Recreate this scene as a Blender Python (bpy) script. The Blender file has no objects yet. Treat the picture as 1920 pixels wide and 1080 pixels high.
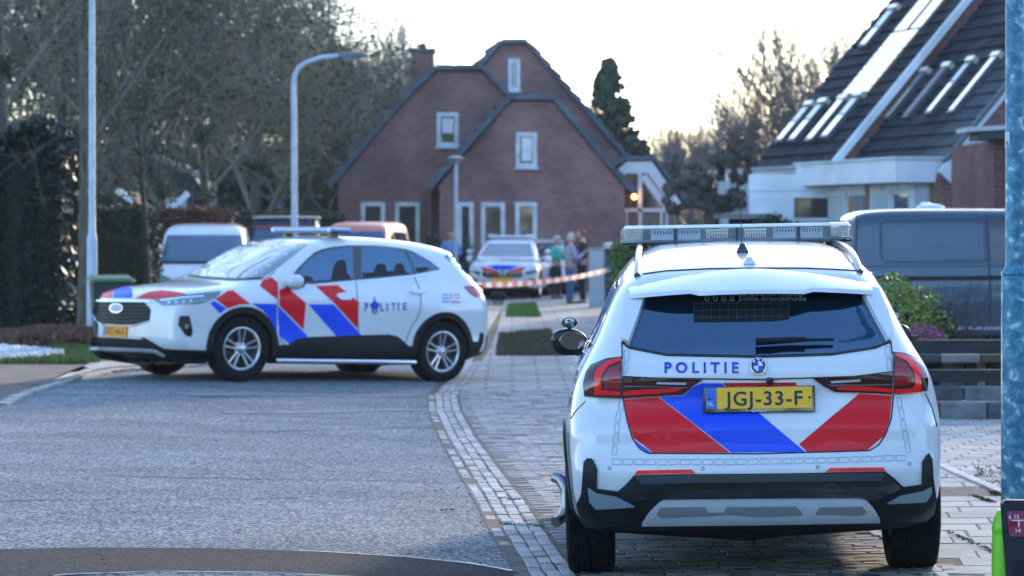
import bpy, bmesh, math, random
import numpy as np
from mathutils import Vector, Matrix
R = math.radians
random.seed(7)
scene = bpy.context.scene
# ---------------------------------------------------------------- camera, world, sun, exposure
F, HZ, CH = 4800.0, 426.0, 1.713          # focal length in photo pixels, horizon row, eye height
cam_d = bpy.data.cameras.new("camera")
cam = bpy.data.objects.new("camera", cam_d)
scene.collection.objects.link(cam)
cam.location = (0, 0, CH)
cam.rotation_euler = (R(90), 0, 0)
cam_d.lens = 90.0; cam_d.sensor_width = 36.0
cam_d.shift_y = -(540 - HZ) / 1920.0
cam_d.clip_start = 0.5; cam_d.clip_end = 3000
cam_d.dof.use_dof = True; cam_d.dof.focus_distance = 12.3; cam_d.dof.aperture_fstop = 4.2
cam_d.dof.aperture_blades = 0
scene.camera = cam
scene.render.resolution_x = 1024; scene.render.resolution_y = 576
SUN_EL, SUN_AZ = 14.0, 22.0               # elevation, degrees to the right of the view
world = bpy.data.worlds.new("World"); scene.world = world; world.use_nodes = True
wn = world.node_tree.nodes; wl = world.node_tree.links
sky = wn.new("ShaderNodeTexSky"); sky.sky_type = 'NISHITA'; sky.sun_disc = False
sky.sun_elevation = R(SUN_EL); sky.sun_rotation = R(SUN_AZ)
sky.air_density = 0.8; sky.dust_density = 0.7; sky.ozone_density = 2.2
bg = wn["Background"]; bg.inputs[1].default_value = 0.15
wl.new(sky.outputs[0], bg.inputs[0])
sd = bpy.data.lights.new("sun", 'SUN'); sd.energy = 1.2; sd.angle = R(6); sd.color = (1.0, .82, .62)
sun = bpy.data.objects.new("sun", sd); scene.collection.objects.link(sun)
_a, _e = R(SUN_AZ), R(SUN_EL)
sun.rotation_euler = Vector((math.sin(_a)*math.cos(_e), math.cos(_a)*math.cos(_e), math.sin(_e))).to_track_quat('Z', 'Y').to_euler()
scene.view_settings.view_transform = 'Standard'; scene.view_settings.look = 'None'
scene.view_settings.exposure = 2.35; scene.view_settings.gamma = 1
C = scene.collection

# ---------------------------------------------------------------- helpers
def P(px, py, Y):
    return Vector(((px-960)*Y/F, Y, CH-(py-HZ)*Y/F))
def zg(X, Y):
    """height of the ground: the road drains to the gutter; the street falls slightly far away"""
    g = gut(Y)
    d = X-g
    b = float(np.interp(Y, [13, 28], [-.022, -.075])); s = float(np.interp(Y, [13, 28], [.03, .05]))
    z = b + (0.02*min(d, 4) if d > 0 else s*min(-d, 2.4))
    if Y > 32: z -= 0.0018*(min(Y, 75)-32)
    return z
GP = [(4,.75),(10,.42),(12.57,.215),(13.2,.173),(14.3,.09),(16.3,-.04),(18.5,-.21),(21.4,-.42),(24.6,-.615),(27.05,-.70),(30,-.62),(36.7,-.46),(42,-.4),(50,-.36),(70,-.3)]
def gut(Y):
    return float(np.interp(Y, [a for a, b in GP], [b for a, b in GP]))
def G(px, py, dz=0.0):
    """pixel on the ground -> world point"""
    Y = F*CH/(py-HZ)
    for _ in range(12):
        X = (px-960)*Y/F
        Y = F*(CH-zg(X, Y))/(py-HZ)
    X = (px-960)*Y/F
    return Vector((X, Y, zg(X, Y)+dz))

def tag(o, label=None, cat=None, group=None, kind=None):
    if label: o['label'] = label
    if cat: o['category'] = cat
    if group: o['group'] = group
    if kind: o['kind'] = kind
    return o
def thing(name, label, cat, loc=(0,0,0), rotz=0, group=None):
    o = bpy.data.objects.new(name, None); C.objects.link(o)
    o.location = loc; o.rotation_euler = (0, 0, rotz); o.empty_display_size = .3
    return tag(o, label, cat, group)
def dup(o, loc, rotz, scale=1, label=None, group=None):
    c = o.copy(); C.objects.link(c); c.location = loc; c.rotation_euler = (0, 0, rotz)
    c.scale = (scale,)*3 if not isinstance(scale, tuple) else scale
    if label: c['label'] = label
    if group: c['group'] = group
    for ch in o.children:
        d = ch.copy(); C.objects.link(d); d.parent = c
        for g in ch.children:
            e = g.copy(); C.objects.link(e); e.parent = d
    return c
def link(name, me, mat, parent=None):
    o = bpy.data.objects.new(name, me)
    if mat is not None and not me.materials:
        for m in (mat if isinstance(mat, (list, tuple)) else [mat]): me.materials.append(m)
    C.objects.link(o)
    if parent is not None: o.parent = parent
    return o

class MB:
    def __init__(s): s.v = []; s.f = []
    def add(s, vs, fs):
        b = len(s.v); s.v += [tuple(v) for v in vs]; s.f += [tuple(i+b for i in f) for f in fs]; return s
    def obox(s, c, ax, ay, az):
        c = Vector(c); ax = Vector(ax)/2; ay = Vector(ay)/2; az = Vector(az)/2
        vs = [c+i*ax+j*ay+k*az for k in (-1,1) for j in (-1,1) for i in (-1,1)]
        fs = [(0,2,3,1),(4,5,7,6),(0,1,5,4),(2,6,7,3),(0,4,6,2),(1,3,7,5)]
        if ax.cross(ay).dot(az) < 0: fs = [f[::-1] for f in fs]
        return s.add(vs, fs)
    def box(s, c, d, rz=0):
        cz, sz = math.cos(rz), math.sin(rz)
        return s.obox(c, (d[0]*cz, d[0]*sz, 0), (-d[1]*sz, d[1]*cz, 0), (0, 0, d[2]))
    def bar(s, a, b, w, h=None, up=(0,0,1)):
        a = Vector(a); b = Vector(b); h = h or w
        d = (b-a); n = d.normalized(); u = Vector(up)
        sx = n.cross(u)
        if sx.length < 1e-4: sx = n.cross(Vector((1,0,0)))
        sx.normalize(); uy = sx.cross(n).normalized()
        return s.obox((a+b)/2, d, sx*w, uy*h)
    def tube(s, pts, rad, n=8, cap=True):
        pts = [Vector(p) for p in pts]
        if not hasattr(rad, '__len__'): rad = [rad]*len(pts)
        base = len(s.v); prev = None
        for i, p in enumerate(pts):
            d = (pts[min(i+1, len(pts)-1)]-pts[max(i-1, 0)]).normalized()
            if prev is None:
                a = d.cross(Vector((0,0,1)))
                if a.length < .05: a = d.cross(Vector((0,1,0)))
            else:
                a = prev-d*prev.dot(d)
            a.normalize(); b = d.cross(a); prev = a
            for k in range(n):
                t = 2*math.pi*k/n
                s.v.append(tuple(p+(a*math.cos(t)+b*math.sin(t))*rad[i]))
        for i in range(len(pts)-1):
            for k in range(n):
                k2 = (k+1) % n; o = base+i*n
                s.f.append((o+k, o+k2, o+n+k2, o+n+k))
        if cap and n > 2:
            s.f.append(tuple(base+k for k in reversed(range(n))))
            s.f.append(tuple(base+(len(pts)-1)*n+k for k in range(n)))
        return s
    def lathe(s, prof, n=24, M=None, cap=True):
        M = M or Matrix.Identity(4)
        base = len(s.v)
        for r, h in prof:
            for k in range(n):
                t = 2*math.pi*k/n
                s.v.append(tuple(M @ Vector((r*math.cos(t), r*math.sin(t), h))))
        for i in range(len(prof)-1):
            for k in range(n):
                k2 = (k+1) % n; o = base+i*n
                s.f.append((o+k, o+k2, o+n+k2, o+n+k))
        if cap:
            s.f.append(tuple(base+k for k in reversed(range(n))))
            s.f.append(tuple(base+(len(prof)-1)*n+k for k in range(n)))
        return s
    def prism(s, poly, fn0, fn1):
        """poly in 2D, fn0/fn1 map (u,v) to the two end faces"""
        n = len(poly); a = [fn0(*p) for p in poly]; b = [fn1(*p) for p in poly]
        fs = [tuple(reversed(range(n))), tuple(range(n, 2*n))] + [(i, (i+1) % n, n+(i+1) % n, n+i) for i in range(n)]
        return s.add(a+b, fs)
    def mesh(s, name, smooth=False, fix=True):
        me = bpy.data.meshes.new(name); me.from_pydata([tuple(v) for v in s.v], [], s.f)
        if fix:
            bm = bmesh.new(); bm.from_mesh(me); bmesh.ops.recalc_face_normals(bm, faces=bm.faces)
            bm.to_mesh(me); bm.free()
        if smooth: smooth_angle(me, smooth if smooth is not True else 40)
        return me
    def build(s, name, mat, parent=None, smooth=False, bevel=0, fix=True):
        me = s.mesh(name, smooth, fix)
        o = link(name, me, mat, parent)
        if bevel:
            m = o.modifiers.new("bevel", 'BEVEL'); m.width = bevel; m.segments = 2; m.limit_method = 'ANGLE'; m.angle_limit = R(35)
            m.harden_normals = False
        return o
def smooth_angle(me, ang=40):
    bm = bmesh.new(); bm.from_mesh(me); c = R(ang)
    for f in bm.faces: f.smooth = True
    for e in bm.edges:
        e.smooth = not (len(e.link_faces) == 2 and e.calc_face_angle(0) > c)
    bm.to_mesh(me); bm.free()

# ---------------------------------------------------------------- materials
MATS = {}
def mat(name, col=(.5,.5,.5), rough=.6, metal=0, spec=.5, coat=0, coat_r=.03, trans=0, emit=None, es=0, ior=None, alpha=1):
    if name in MATS: return MATS[name]
    m = bpy.data.materials.new(name); m.use_nodes = True
    b = m.node_tree.nodes["Principled BSDF"]
    b.inputs["Base Color"].default_value = (*col, 1); b.inputs["Roughness"].default_value = rough
    b.inputs["Metallic"].default_value = metal; b.inputs["Specular IOR Level"].default_value = spec
    b.inputs["Coat Weight"].default_value = coat; b.inputs["Coat Roughness"].default_value = coat_r
    b.inputs["Transmission Weight"].default_value = trans
    if ior: b.inputs["IOR"].default_value = ior
    if emit: b.inputs["Emission Color"].default_value = (*emit, 1); b.inputs["Emission Strength"].default_value = es
    b.inputs["Alpha"].default_value = alpha
    MATS[name] = m
    return m
def nodes(m): return m.node_tree.nodes, m.node_tree.links, m.node_tree.nodes["Principled BSDF"]
def vary(m, c1, c2, scale=8, detail=6, bump=0, bscale=None, rough=None, dist=.02, c3=None, stretch=None, lo=.35, hi=.65):
    """noise between colours + bump, in object space"""
    n, l, b = nodes(m)
    tc = n.new("ShaderNodeTexCoord"); src = tc.outputs["Object"]
    if stretch:
        mp = n.new("ShaderNodeMapping"); mp.inputs["Scale"].default_value = stretch
        l.new(src, mp.inputs[0]); src = mp.outputs[0]
    t = n.new("ShaderNodeTexNoise"); t.inputs["Scale"].default_value = scale; t.inputs["Detail"].default_value = detail
    l.new(src, t.inputs["Vector"])
    r = n.new("ShaderNodeValToRGB"); e = r.color_ramp.elements
    e[0].position = lo; e[0].color = (*c1, 1); e[1].position = hi; e[1].color = (*c2, 1)
    if c3: x = e.new((lo+hi)/2); x.color = (*c3, 1)
    l.new(t.outputs[0], r.inputs[0]); l.new(r.outputs[0], b.inputs["Base Color"])
    if bump:
        t2 = n.new("ShaderNodeTexNoise"); t2.inputs["Scale"].default_value = bscale or scale*4; t2.inputs["Detail"].default_value = 4
        l.new(src, t2.inputs["Vector"])
        bp = n.new("ShaderNodeBump"); bp.inputs["Strength"].default_value = bump; bp.inputs["Distance"].default_value = dist
        l.new(t2.outputs[0], bp.inputs["Height"]); l.new(bp.outputs[0], b.inputs["Normal"])
    return m
def rnd_island(m, cols, extra=None):
    """a colour per loose piece (leaf, brick), picked at random between cols"""
    n, l, b = nodes(m)
    g = n.new("ShaderNodeNewGeometry"); r = n.new("ShaderNodeValToRGB"); e = r.color_ramp.elements
    e[0].color = (*cols[0], 1); e[1].color = (*cols[-1], 1)
    for i, c in enumerate(cols[1:-1]): x = e.new((i+1)/(len(cols)-1)); x.color = (*c, 1)
    l.new(g.outputs["Random Per Island"], r.inputs[0]); out = r.outputs[0]
    if extra:
        tc = n.new("ShaderNodeTexCoord"); t = n.new("ShaderNodeTexNoise"); t.inputs["Scale"].default_value = extra[0]; t.inputs["Detail"].default_value = 5
        l.new(tc.outputs["Object"], t.inputs["Vector"])
        mr = n.new("ShaderNodeMapRange"); mr.inputs[1].default_value = .3; mr.inputs[2].default_value = .7
        mr.inputs[3].default_value = extra[1]; mr.inputs[4].default_value = extra[2]
        l.new(t.outputs[0], mr.inputs[0])
        mx = n.new("ShaderNodeMix"); mx.data_type = 'RGBA'; mx.blend_type = 'MULTIPLY'; mx.inputs[0].default_value = 1
        l.new(out, mx.inputs[6]); l.new(mr.outputs[0], mx.inputs[7]); out = mx.outputs[2]
    l.new(out, b.inputs["Base Color"])
    return m
white_paint = mat("white_paint", (.80,.83,.87), .35, coat=1, coat_r=.03)
vary(white_paint, (.68,.70,.72), (.74,.755,.77), 3, 3)
def road_film(m, amount=.55):
    """grey road film thrown up over the lower body"""
    n, l, b = nodes(m); src = b.inputs["Base Color"].links[0].from_socket
    tc = n.new("ShaderNodeTexCoord"); sp = n.new("ShaderNodeSeparateXYZ"); l.new(tc.outputs["Object"], sp.inputs[0])
    mr = n.new("ShaderNodeMapRange"); mr.inputs[1].default_value = .85; mr.inputs[2].default_value = .30; mr.inputs[3].default_value = 0; mr.inputs[4].default_value = amount; l.new(sp.outputs[2], mr.inputs[0])
    t = n.new("ShaderNodeTexNoise"); t.inputs["Scale"].default_value = 7; t.inputs["Detail"].default_value = 8; l.new(tc.outputs["Object"], t.inputs["Vector"])
    mu = n.new("ShaderNodeMath"); mu.operation = 'MULTIPLY'; l.new(mr.outputs[0], mu.inputs[0]); l.new(t.outputs[0], mu.inputs[1])
    mx = n.new("ShaderNodeMix"); mx.data_type = 'RGBA'; l.new(mu.outputs[0], mx.inputs[0]); l.new(src, mx.inputs[6]); mx.inputs[7].default_value = (.30,.28,.25,1); l.new(mx.outputs[2], b.inputs["Base Color"])
road_film(white_paint)
def paint(name, col): return mat(name, col, .45, spec=.2, coat=.35, coat_r=.06)
red_film = paint("red_film", (.74,.003,.012)); blue_film = paint("blue_film", (.008,.075,.74))
text_blue = mat("text_blue", (.01,.03,.45), .3, coat=.5)
black_gloss = mat("black_gloss", (.008,.009,.011), .12, coat=1)
plastic = vary(mat("black_plastic", (.018,.02,.024), .5, spec=.25), (.005,.006,.0075), (.010,.012,.014), 20, 4, .15, 300, dist=.002)
rubber = vary(mat("tyre_rubber", (.02,.02,.022), .85, spec=.2), (.005,.005,.006), (.013,.013,.014), 14, 6, .1, 120, dist=.002)
under = mat("underbody", (.006,.006,.007), .9)
glass_dark = mat("tinted_glass", (.004,.012,.024), .02, ior=3.0)
glass_dark.node_tree.nodes["Principled BSDF"].inputs["Specular Tint"].default_value = (.42,.70,1,1)
glass_clear = mat("windscreen_glass", (.10,.13,.14), .04, coat=1, coat_r=.0, ior=3.2)
chrome = mat("chrome", (.75,.77,.80), .12, metal=1)
silver = mat("silver_alloy", (.55,.57,.60), .28, metal=.9)
skid = mat("satin_silver", (.55,.60,.63), .38, metal=.35)
seam = mat("seam", (.02,.022,.025), .7)
white_mark = mat("white_lettering", (.8,.8,.8), .5)
black_mark = mat("black_lettering", (.01,.01,.012), .4)
lamp_red = mat("red_lens", (.30,.006,.008), .08, coat=1)
lamp_dark = mat("dark_red_lens", (.045,.004,.007), .07, coat=1)
lamp_hot = mat("light_guide", (.62,.004,.006), .15, coat=.6, emit=(1,.01,.01), es=.03)
yellow_plate = mat("plate_yellow", (.98,.54,.05), .6, spec=.2)
lens_clear = mat("clear_lens", (.85,.93,1.0), .05, spec=.8, trans=.85, ior=1.25)
head_glass = mat("headlamp_glass", (.10,.16,.20), .04, spec=1, coat=1)
# ---------------------------------------------------------------- car bodies: a smooth solid, with panels laid on it
def chaikin(p, n=2):
    p = [tuple(a) for a in p]
    for _ in range(n):
        q = []
        for i in range(len(p)):
            a, b = p[i], p[(i+1) % len(p)]
            q.append((a[0]*.75+b[0]*.25, a[1]*.75+b[1]*.25)); q.append((a[0]*.25+b[0]*.75, a[1]*.25+b[1]*.75))
        p = q
    return np.array(p)
class Car:
    def __init__(s, M, prof, L, zs, ws, ylow, wlow, yup, wup, belt=1.0, k=.14, kr=.05, kf=.06, crown=.05, sm=2, pw=3):
        s.M = M; s.Mi = np.array(M.inverted()); s.L = L; s.k = k; s.kr = kr; s.kf = kf; s.crown = crown; s.belt = belt; s.pw = pw
        p = chaikin(prof, sm)
        s.y0, s.z0, s.h = -.4, -.2, .015
        gy = np.arange(s.y0, L+.4, s.h); gz = np.arange(s.z0, 2.4, s.h)
        Y, Z = np.meshgrid(gy, gz, indexing='ij'); d = np.full(Y.shape, 1e9); ins = np.zeros(Y.shape, bool)
        for i in range(len(p)):
            a = p[i]; b = p[(i+1) % len(p)]; e = b-a
            wy, wz = Y-a[0], Z-a[1]; t = np.clip((wy*e[0]+wz*e[1])/(e@e+1e-12), 0, 1)
            d = np.minimum(d, (wy-e[0]*t)**2+(wz-e[1]*t)**2)
            c = ((a[1] <= Z) & (b[1] > Z)) | ((b[1] <= Z) & (a[1] > Z))
            with np.errstate(divide='ignore', invalid='ignore'):
                xx = a[0]+(Z-a[1])/(b[1]-a[1])*e[0]
            ins ^= c & (Y < xx)
        s.sdf = np.sqrt(d)*np.where(ins, -1, 1)
        s.zt = np.arange(0, 2.6, .01)
        def sm1(y, sg):
            kx = np.exp(-.5*(np.arange(-4*sg, 4*sg+1)/sg)**2); kx /= kx.sum(); m = 4*sg
            return np.convolve(np.pad(y, m, mode='edge'), kx, 'valid')
        s.wt = sm1(np.interp(s.zt, zs, ws), 2)
        s.yt = np.arange(-.5, L+.5, .02)
        s.lt = sm1(np.interp(s.yt, ylow, wlow), 5); s.ut = sm1(np.interp(s.yt, yup, wup), 5)
        s.wmax = max(ws); s.bumps = []
    def Fn(s, p):
        x, y, z = p[:, 0], p[:, 1], p[:, 2]; ax = np.abs(x)
        u = np.clip(ax/s.wmax, 0, 1.3)**s.pw; m = s.L/2
        ye = m+(y-m)*np.where(y < m, 1+s.kr*u, 1+s.kf*u)
        ze = z+s.crown*x*x*np.clip((z-.6)/.5, 0, 1)
        fy = np.clip((ye-s.y0)/s.h, 0, s.sdf.shape[0]-1.001); fz = np.clip((ze-s.z0)/s.h, 0, s.sdf.shape[1]-1.001)
        i = fy.astype(int); j = fz.astype(int); a = fy-i; b = fz-j; S = s.sdf
        d1 = (S[i, j]*(1-a)+S[i+1, j]*a)*(1-b)+(S[i, j+1]*(1-a)+S[i+1, j+1]*a)*b
        t = np.clip((z-s.belt+.12)/.24, 0, 1); t = t*t*(3-2*t)
        w = np.interp(z, s.zt, s.wt)*(np.interp(y, s.yt, s.lt)*(1-t)+np.interp(y, s.yt, s.ut)*t)
        for (by, bz, br, bh) in s.bumps:
            w = w+bh*np.exp(-(((y-by)**2+(z-bz)**2)/br**2)**2)
        d2 = (ax-w)*.92
        h = np.clip(.5+.5*(d1-d2)/s.k, 0, 1)
        return d1*h+d2*(1-h)+s.k*h*(1-h)
    def grad(s, p, e=.012):
        g = np.stack([s.Fn(p+np.eye(3)[i]*e)-s.Fn(p-np.eye(3)[i]*e) for i in range(3)], 1)
        return g/(np.linalg.norm(g, axis=1, keepdims=True)+1e-9)
    def march(s, o, d, tmax=9.0, t0=0.0):
        t = np.full(len(o), t0); bt = t.copy(); bf = np.full(len(o), 1e9); done = np.zeros(len(o), bool)
        for _ in range(140):
            f = s.Fn(o+d*t[:, None]); b = (f < bf) & ~done; bf[b] = f[b]; bt[b] = t[b]
            done |= f < .0006
            t = np.where(done, t, t+np.maximum(f*.6, .0008))
            if done.all(): break
        return o+d*bt[:, None]
    def rays(s, pts, mode):
        pts = np.asarray(pts, float); n = len(pts); o = np.zeros((n, 3)); d = np.zeros((n, 3))
        if mode == 'px':
            dw = np.stack([(pts[:, 0]-960)/F, np.ones(n), -(pts[:, 1]-HZ)/F], 1)
            dw /= np.linalg.norm(dw, axis=1, keepdims=True)
            o[:] = (s.Mi @ np.array([0, 0, CH, 1]))[:3]; d = dw @ s.Mi[:3, :3].T
            c = np.array([0, s.L/2, .8]); t0 = max(0, np.linalg.norm(o[0]-c)-3.2); o = o+d*t0
        elif mode in ('left', 'right'):
            sg = -1 if mode == 'left' else 1
            o[:, 0] = sg*1.3; o[:, 1] = pts[:, 0]; o[:, 2] = pts[:, 1]; d[:, 0] = -sg
        elif mode == 'rear': o[:, 0] = pts[:, 0]; o[:, 1] = -.5; o[:, 2] = pts[:, 1]; d[:, 1] = 1
        elif mode == 'front': o[:, 0] = pts[:, 0]; o[:, 1] = s.L+.5; o[:, 2] = pts[:, 1]; d[:, 1] = -1
        elif mode == 'top': o[:, 0] = pts[:, 0]; o[:, 1] = pts[:, 1]; o[:, 2] = 2.4; d[:, 2] = -1
        return o, d
    def hit(s, pts, mode):
        o, d = s.rays(pts, mode); h = s.march(o, d); return h, s.grad(h)
    def hit1(s, pt, mode='px', off=0):
        h, n = s.hit([pt], mode); return Vector(h[0]+n[0]*off), Vector(n[0])
    def lay(s, name, v2, faces, bedges, mode, material, parent, off=.003, thick=.012, smooth=True):
        h, n = s.hit(v2, mode); top = h+n*off; m = len(top)
        vs = [tuple(a) for a in top]; fs = [tuple(f) for f in faces]
        f0 = [np.array(x) for x in fs]
        sgn = 0
        for f in fs[:60]:
            a, b, c = top[f[0]], top[f[1]], top[f[2]]; sgn += np.dot(np.cross(b-a, c-a), n[f[0]])
        if sgn < 0: fs = [f[::-1] for f in fs]
        if bedges and thick:
            bv = sorted({i for e in bedges for i in e}); idx = {v: m+q for q, v in enumerate(bv)}
            vs += [tuple(h[i]-n[i]*(thick-off)) for i in bv]
            fs += [(a, b, idx[b], idx[a]) for a, b in bedges]
        mb = MB(); mb.v = vs; mb.f = fs
        me = bpy.data.meshes.new(name); me.from_pydata(vs, [], fs)
        if smooth: smooth_angle(me, 45)
        return link(name, me, material, parent)
    def panel(s, name, poly, material, parent, mode='px', step=None, off=.003, thick=.012):
        step = step or (9 if mode == 'px' else .045)
        v2, fs, be = gridfill(poly, step)
        return s.lay(name, v2, fs, be, mode, material, parent, off, thick)
    def strip(s, name, path, width, material, parent, mode='px', off=.002, thick=.004, closed=False, st=None):
        """a thin line (seam, trim) laid on the body"""
        p = np.array(path, float); out = []
        if closed: p = np.vstack([p, p[:1]])
        seg = np.linalg.norm(np.diff(p, axis=0), axis=1); cum = np.concatenate([[0], np.cumsum(seg)])
        st = st or (6 if mode == 'px' else .03); n = max(2, int(cum[-1]/st)); t = np.linspace(0, cum[-1], n)
        q = np.stack([np.interp(t, cum, p[:, 0]), np.interp(t, cum, p[:, 1])], 1)
        d = np.gradient(q, axis=0); d /= np.linalg.norm(d, axis=1, keepdims=True)+1e-9; nn = np.stack([-d[:, 1], d[:, 0]], 1)
        v = np.vstack([q+nn*width/2, q-nn*width/2])
        fs = [(i, i+1, n+i+1, n+i) for i in range(n-1)]
        be = [(i, i+1) for i in range(n-1)]+[(n+i+1, n+i) for i in range(n-1)]
        return s.lay(name, v, fs, be, mode, material, parent, off, thick)
    def arc(s, name, c, r0, r1, a0, a1, material, parent, mode='left', off=.012, thick=.03, n=40):
        an = np.linspace(R(a0), R(a1), n); rr = [r0, (r0+r1)/2, r1]
        v = np.array([(c[0]+r*math.cos(a), c[1]+r*math.sin(a)) for r in rr for a in an])
        fs = [(j*n+i, j*n+i+1, (j+1)*n+i+1, (j+1)*n+i) for j in range(2) for i in range(n-1)]
        be = [(i, i+1) for i in range(n-1)]+[(2*n+i+1, 2*n+i) for i in range(n-1)]+[(j*n, (j+1)*n) for j in range(2)]+[(j*n+n-1, (j+1)*n+n-1) for j in range(2)]
        return s.lay(name, v, fs, be, mode, material, parent, off, thick)
    def text(s, name, txt, box, material, parent, mode='px', off=.0045, bold=.012, shear=0, space=1.0, vx=None, vy=None):
        """box=(x0,y0,x1,y1): text fitted between; for px y grows down. vx,vy: optional axis vectors"""
        v, f = textmesh(txt, bold, space)
        w = v[:, 0].max(); x0, y0, x1, y1 = box
        hh = .70
        u = v[:, 0]/w; t = v[:, 1]/hh
        if vx is None: pts = np.stack([x0+(x1-x0)*u, y1+(y0-y1)*t], 1)
        else: pts = np.array([x0, y0])+u[:, None]*np.array(vx)+t[:, None]*np.array(vy)
        return s.lay(name, pts, f, [], mode, material, parent, off, 0, smooth=False)
    def shell(s, name, material, parent, wheels, rw, res=.045, zlow=.36, cut=True):
        L = s.L; x0, x1, y0, y1, z0, z1 = -1.15, 1.15, -.35, L+.35, -.05, 2.25
        nx, ny, nz = [int(round(a/res)) for a in (x1-x0, y1-y0, z1-z0)]
        bm = bmesh.new(); V = {}
        def vert(i, j, k):
            key = (i, j, k)
            if key not in V: V[key] = bm.verts.new((x0+(x1-x0)*i/nx, y0+(y1-y0)*j/ny, z0+(z1-z0)*k/nz))
            return V[key]
        for i in range(nx):
            for j in range(ny):
                bm.faces.new([vert(*q) for q in ((i,j,0),(i,j+1,0),(i+1,j+1,0),(i+1,j,0))])
                bm.faces.new([vert(*q) for q in ((i,j,nz),(i+1,j,nz),(i+1,j+1,nz),(i,j+1,nz))])
        for i in range(nx):
            for k in range(nz):
                bm.faces.new([vert(*q) for q in ((i,0,k),(i+1,0,k),(i+1,0,k+1),(i,0,k+1))])
                bm.faces.new([vert(*q) for q in ((i,ny,k),(i,ny,k+1),(i+1,ny,k+1),(i+1,ny,k))])
        for j in range(ny):
            for k in range(nz):
                bm.faces.new([vert(*q) for q in ((0,j,k),(0,j,k+1),(0,j+1,k+1),(0,j+1,k))])
                bm.faces.new([vert(*q) for q in ((nx,j,k),(nx,j+1,k),(nx,j+1,k+1),(nx,j,k+1))])
        vs = list(bm.verts); p = np.array([v.co[:] for v in vs])
        # squash the cage so that rays spread evenly
        t = np.stack([p[:, 0]*.12, np.clip(.9+(p[:, 1]-y0)/(y1-y0)*(L-1.8), .9, L-.9), .72+(p[:, 2]-1.1)*.12], 1)
        lo = np.zeros(len(p)); hi = np.ones(len(p))
        for _ in range(24):
            mid = (lo+hi)/2; inside = s.Fn(p+(t-p)*mid[:, None]) < 0
            hi = np.where(inside, mid, hi); lo = np.where(inside, lo, mid)
        q = p+(t-p)*((lo+hi)/2)[:, None]
        for v, c in zip(vs, q): v.co = c
        me = bpy.data.meshes.new(name); bm.to_mesh(me); bm.free()
        o = link(name, me, None, parent)
        if cut:
            cb = MB()
            for wy, wz in wheels:
                for sg in (-1, 1):
                    M = Matrix.Translation((sg*.60, wy, wz)) @ Matrix.Rotation(sg*math.pi/2, 4, 'Y')
                    cb.lathe([(rw, 0), (rw, .8)], 48, M)
            co = link("cutter", cb.mesh("cutter"), None)
            md = o.modifiers.new("b", 'BOOLEAN'); md.operation = 'DIFFERENCE'; md.object = co; md.solver = 'EXACT'
            dg = bpy.context.evaluated_depsgraph_get(); dg.update()
            o.parent = None; dg = bpy.context.evaluated_depsgraph_get(); dg.update()
            me2 = bpy.data.meshes.new_from_object(o.evaluated_get(dg)); o.modifiers.clear(); o.data = me2; me2.name = name
            o.parent = parent
            bpy.data.objects.remove(co)
        me = o.data; me.materials.clear(); me.materials.append(material); me.materials.append(under)
        for f in me.polygons:
            c = f.center; dark = f.normal.z < -.6 and c.z < zlow
            for wy, wz in wheels:
                rr = math.hypot(c.y-wy, c.z-wz)
                if abs(c.x) > .58 and rr < rw+.004 and cut:
                    if rr < rw-.02 or abs(f.normal.x) < .7: dark = True
                    elif abs(c.x) < .62: dark = True
            f.material_index = 1 if dark else 0
        smooth_angle(me, 38)
        return o
def gridfill(poly, step):
    bm = bmesh.new(); p = np.array(poly, float)
    vs = [bm.verts.new((x, y, 0)) for x, y in p]; bm.faces.new(vs); bm.normal_update()
    bmesh.ops.triangulate(bm, faces=bm.faces[:], ngon_method='EAR_CLIP')
    for ax in (0, 1):
        a, b = p[:, ax].min(), p[:, ax].max(); n = int((b-a)/step)
        for i in range(1, n+1):
            co = [0, 0, 0]; no = [0, 0, 0]; co[ax] = a+(b-a)*i/(n+1); no[ax] = 1
            bmesh.ops.bisect_plane(bm, geom=bm.verts[:]+bm.edges[:]+bm.faces[:], plane_co=co, plane_no=no, dist=1e-5*step)
    bm.verts.index_update()
    v = np.array([x.co[:2] for x in bm.verts]); fs = [tuple(q.index for q in f.verts) for f in bm.faces]
    be = []
    for e in bm.edges:
        if len(e.link_faces) == 1: be.append((e.verts[0].index, e.verts[1].index))
    bm.free(); return v, fs, be
def textmesh(txt, bold=.012, space=1.0, align=None):
    cu = bpy.data.curves.new("t", 'FONT'); cu.body = txt; cu.size = 1; cu.offset = bold; cu.space_character = space; cu.resolution_u = 3
    o = bpy.data.objects.new("t", cu); C.objects.link(o)
    dg = bpy.context.evaluated_depsgraph_get(); dg.update(); me = bpy.data.meshes.new_from_object(o.evaluated_get(dg))
    v = np.array([x.co[:2] for x in me.vertices]); f = [tuple(p.vertices) for p in me.polygons]
    C.objects.unlink(o); bpy.data.objects.remove(o); bpy.data.meshes.remove(me)
    v[:, 0] -= v[:, 0].min(); return v, f
def textobj(name, txt, origin, ux, uy, width, height, material, parent, bold=.012, space=1.0, off=None):
    v, f = textmesh(txt, bold, space); w = v[:, 0].max(); o = Vector(origin); ux = Vector(ux).normalized(); uy = Vector(uy).normalized()
    mb = MB(); mb.v = [tuple(o+ux*(a/w*width)+uy*(b/.70*height)) for a, b in v]; mb.f = f
    me = bpy.data.meshes.new(name); me.from_pydata(mb.v, [], mb.f)
    return link(name, me, material, parent)
def disc_poly(cx, cy, rx, ry=None, n=20, a0=0, a1=360):
    ry = ry or rx
    full = abs(a1-a0) >= 360
    k = [R(a0+(a1-a0)*i/(n if full else n-1)) for i in range(n)]
    return [(cx+rx*math.cos(a), cy-ry*math.sin(a)) for a in k]
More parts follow.
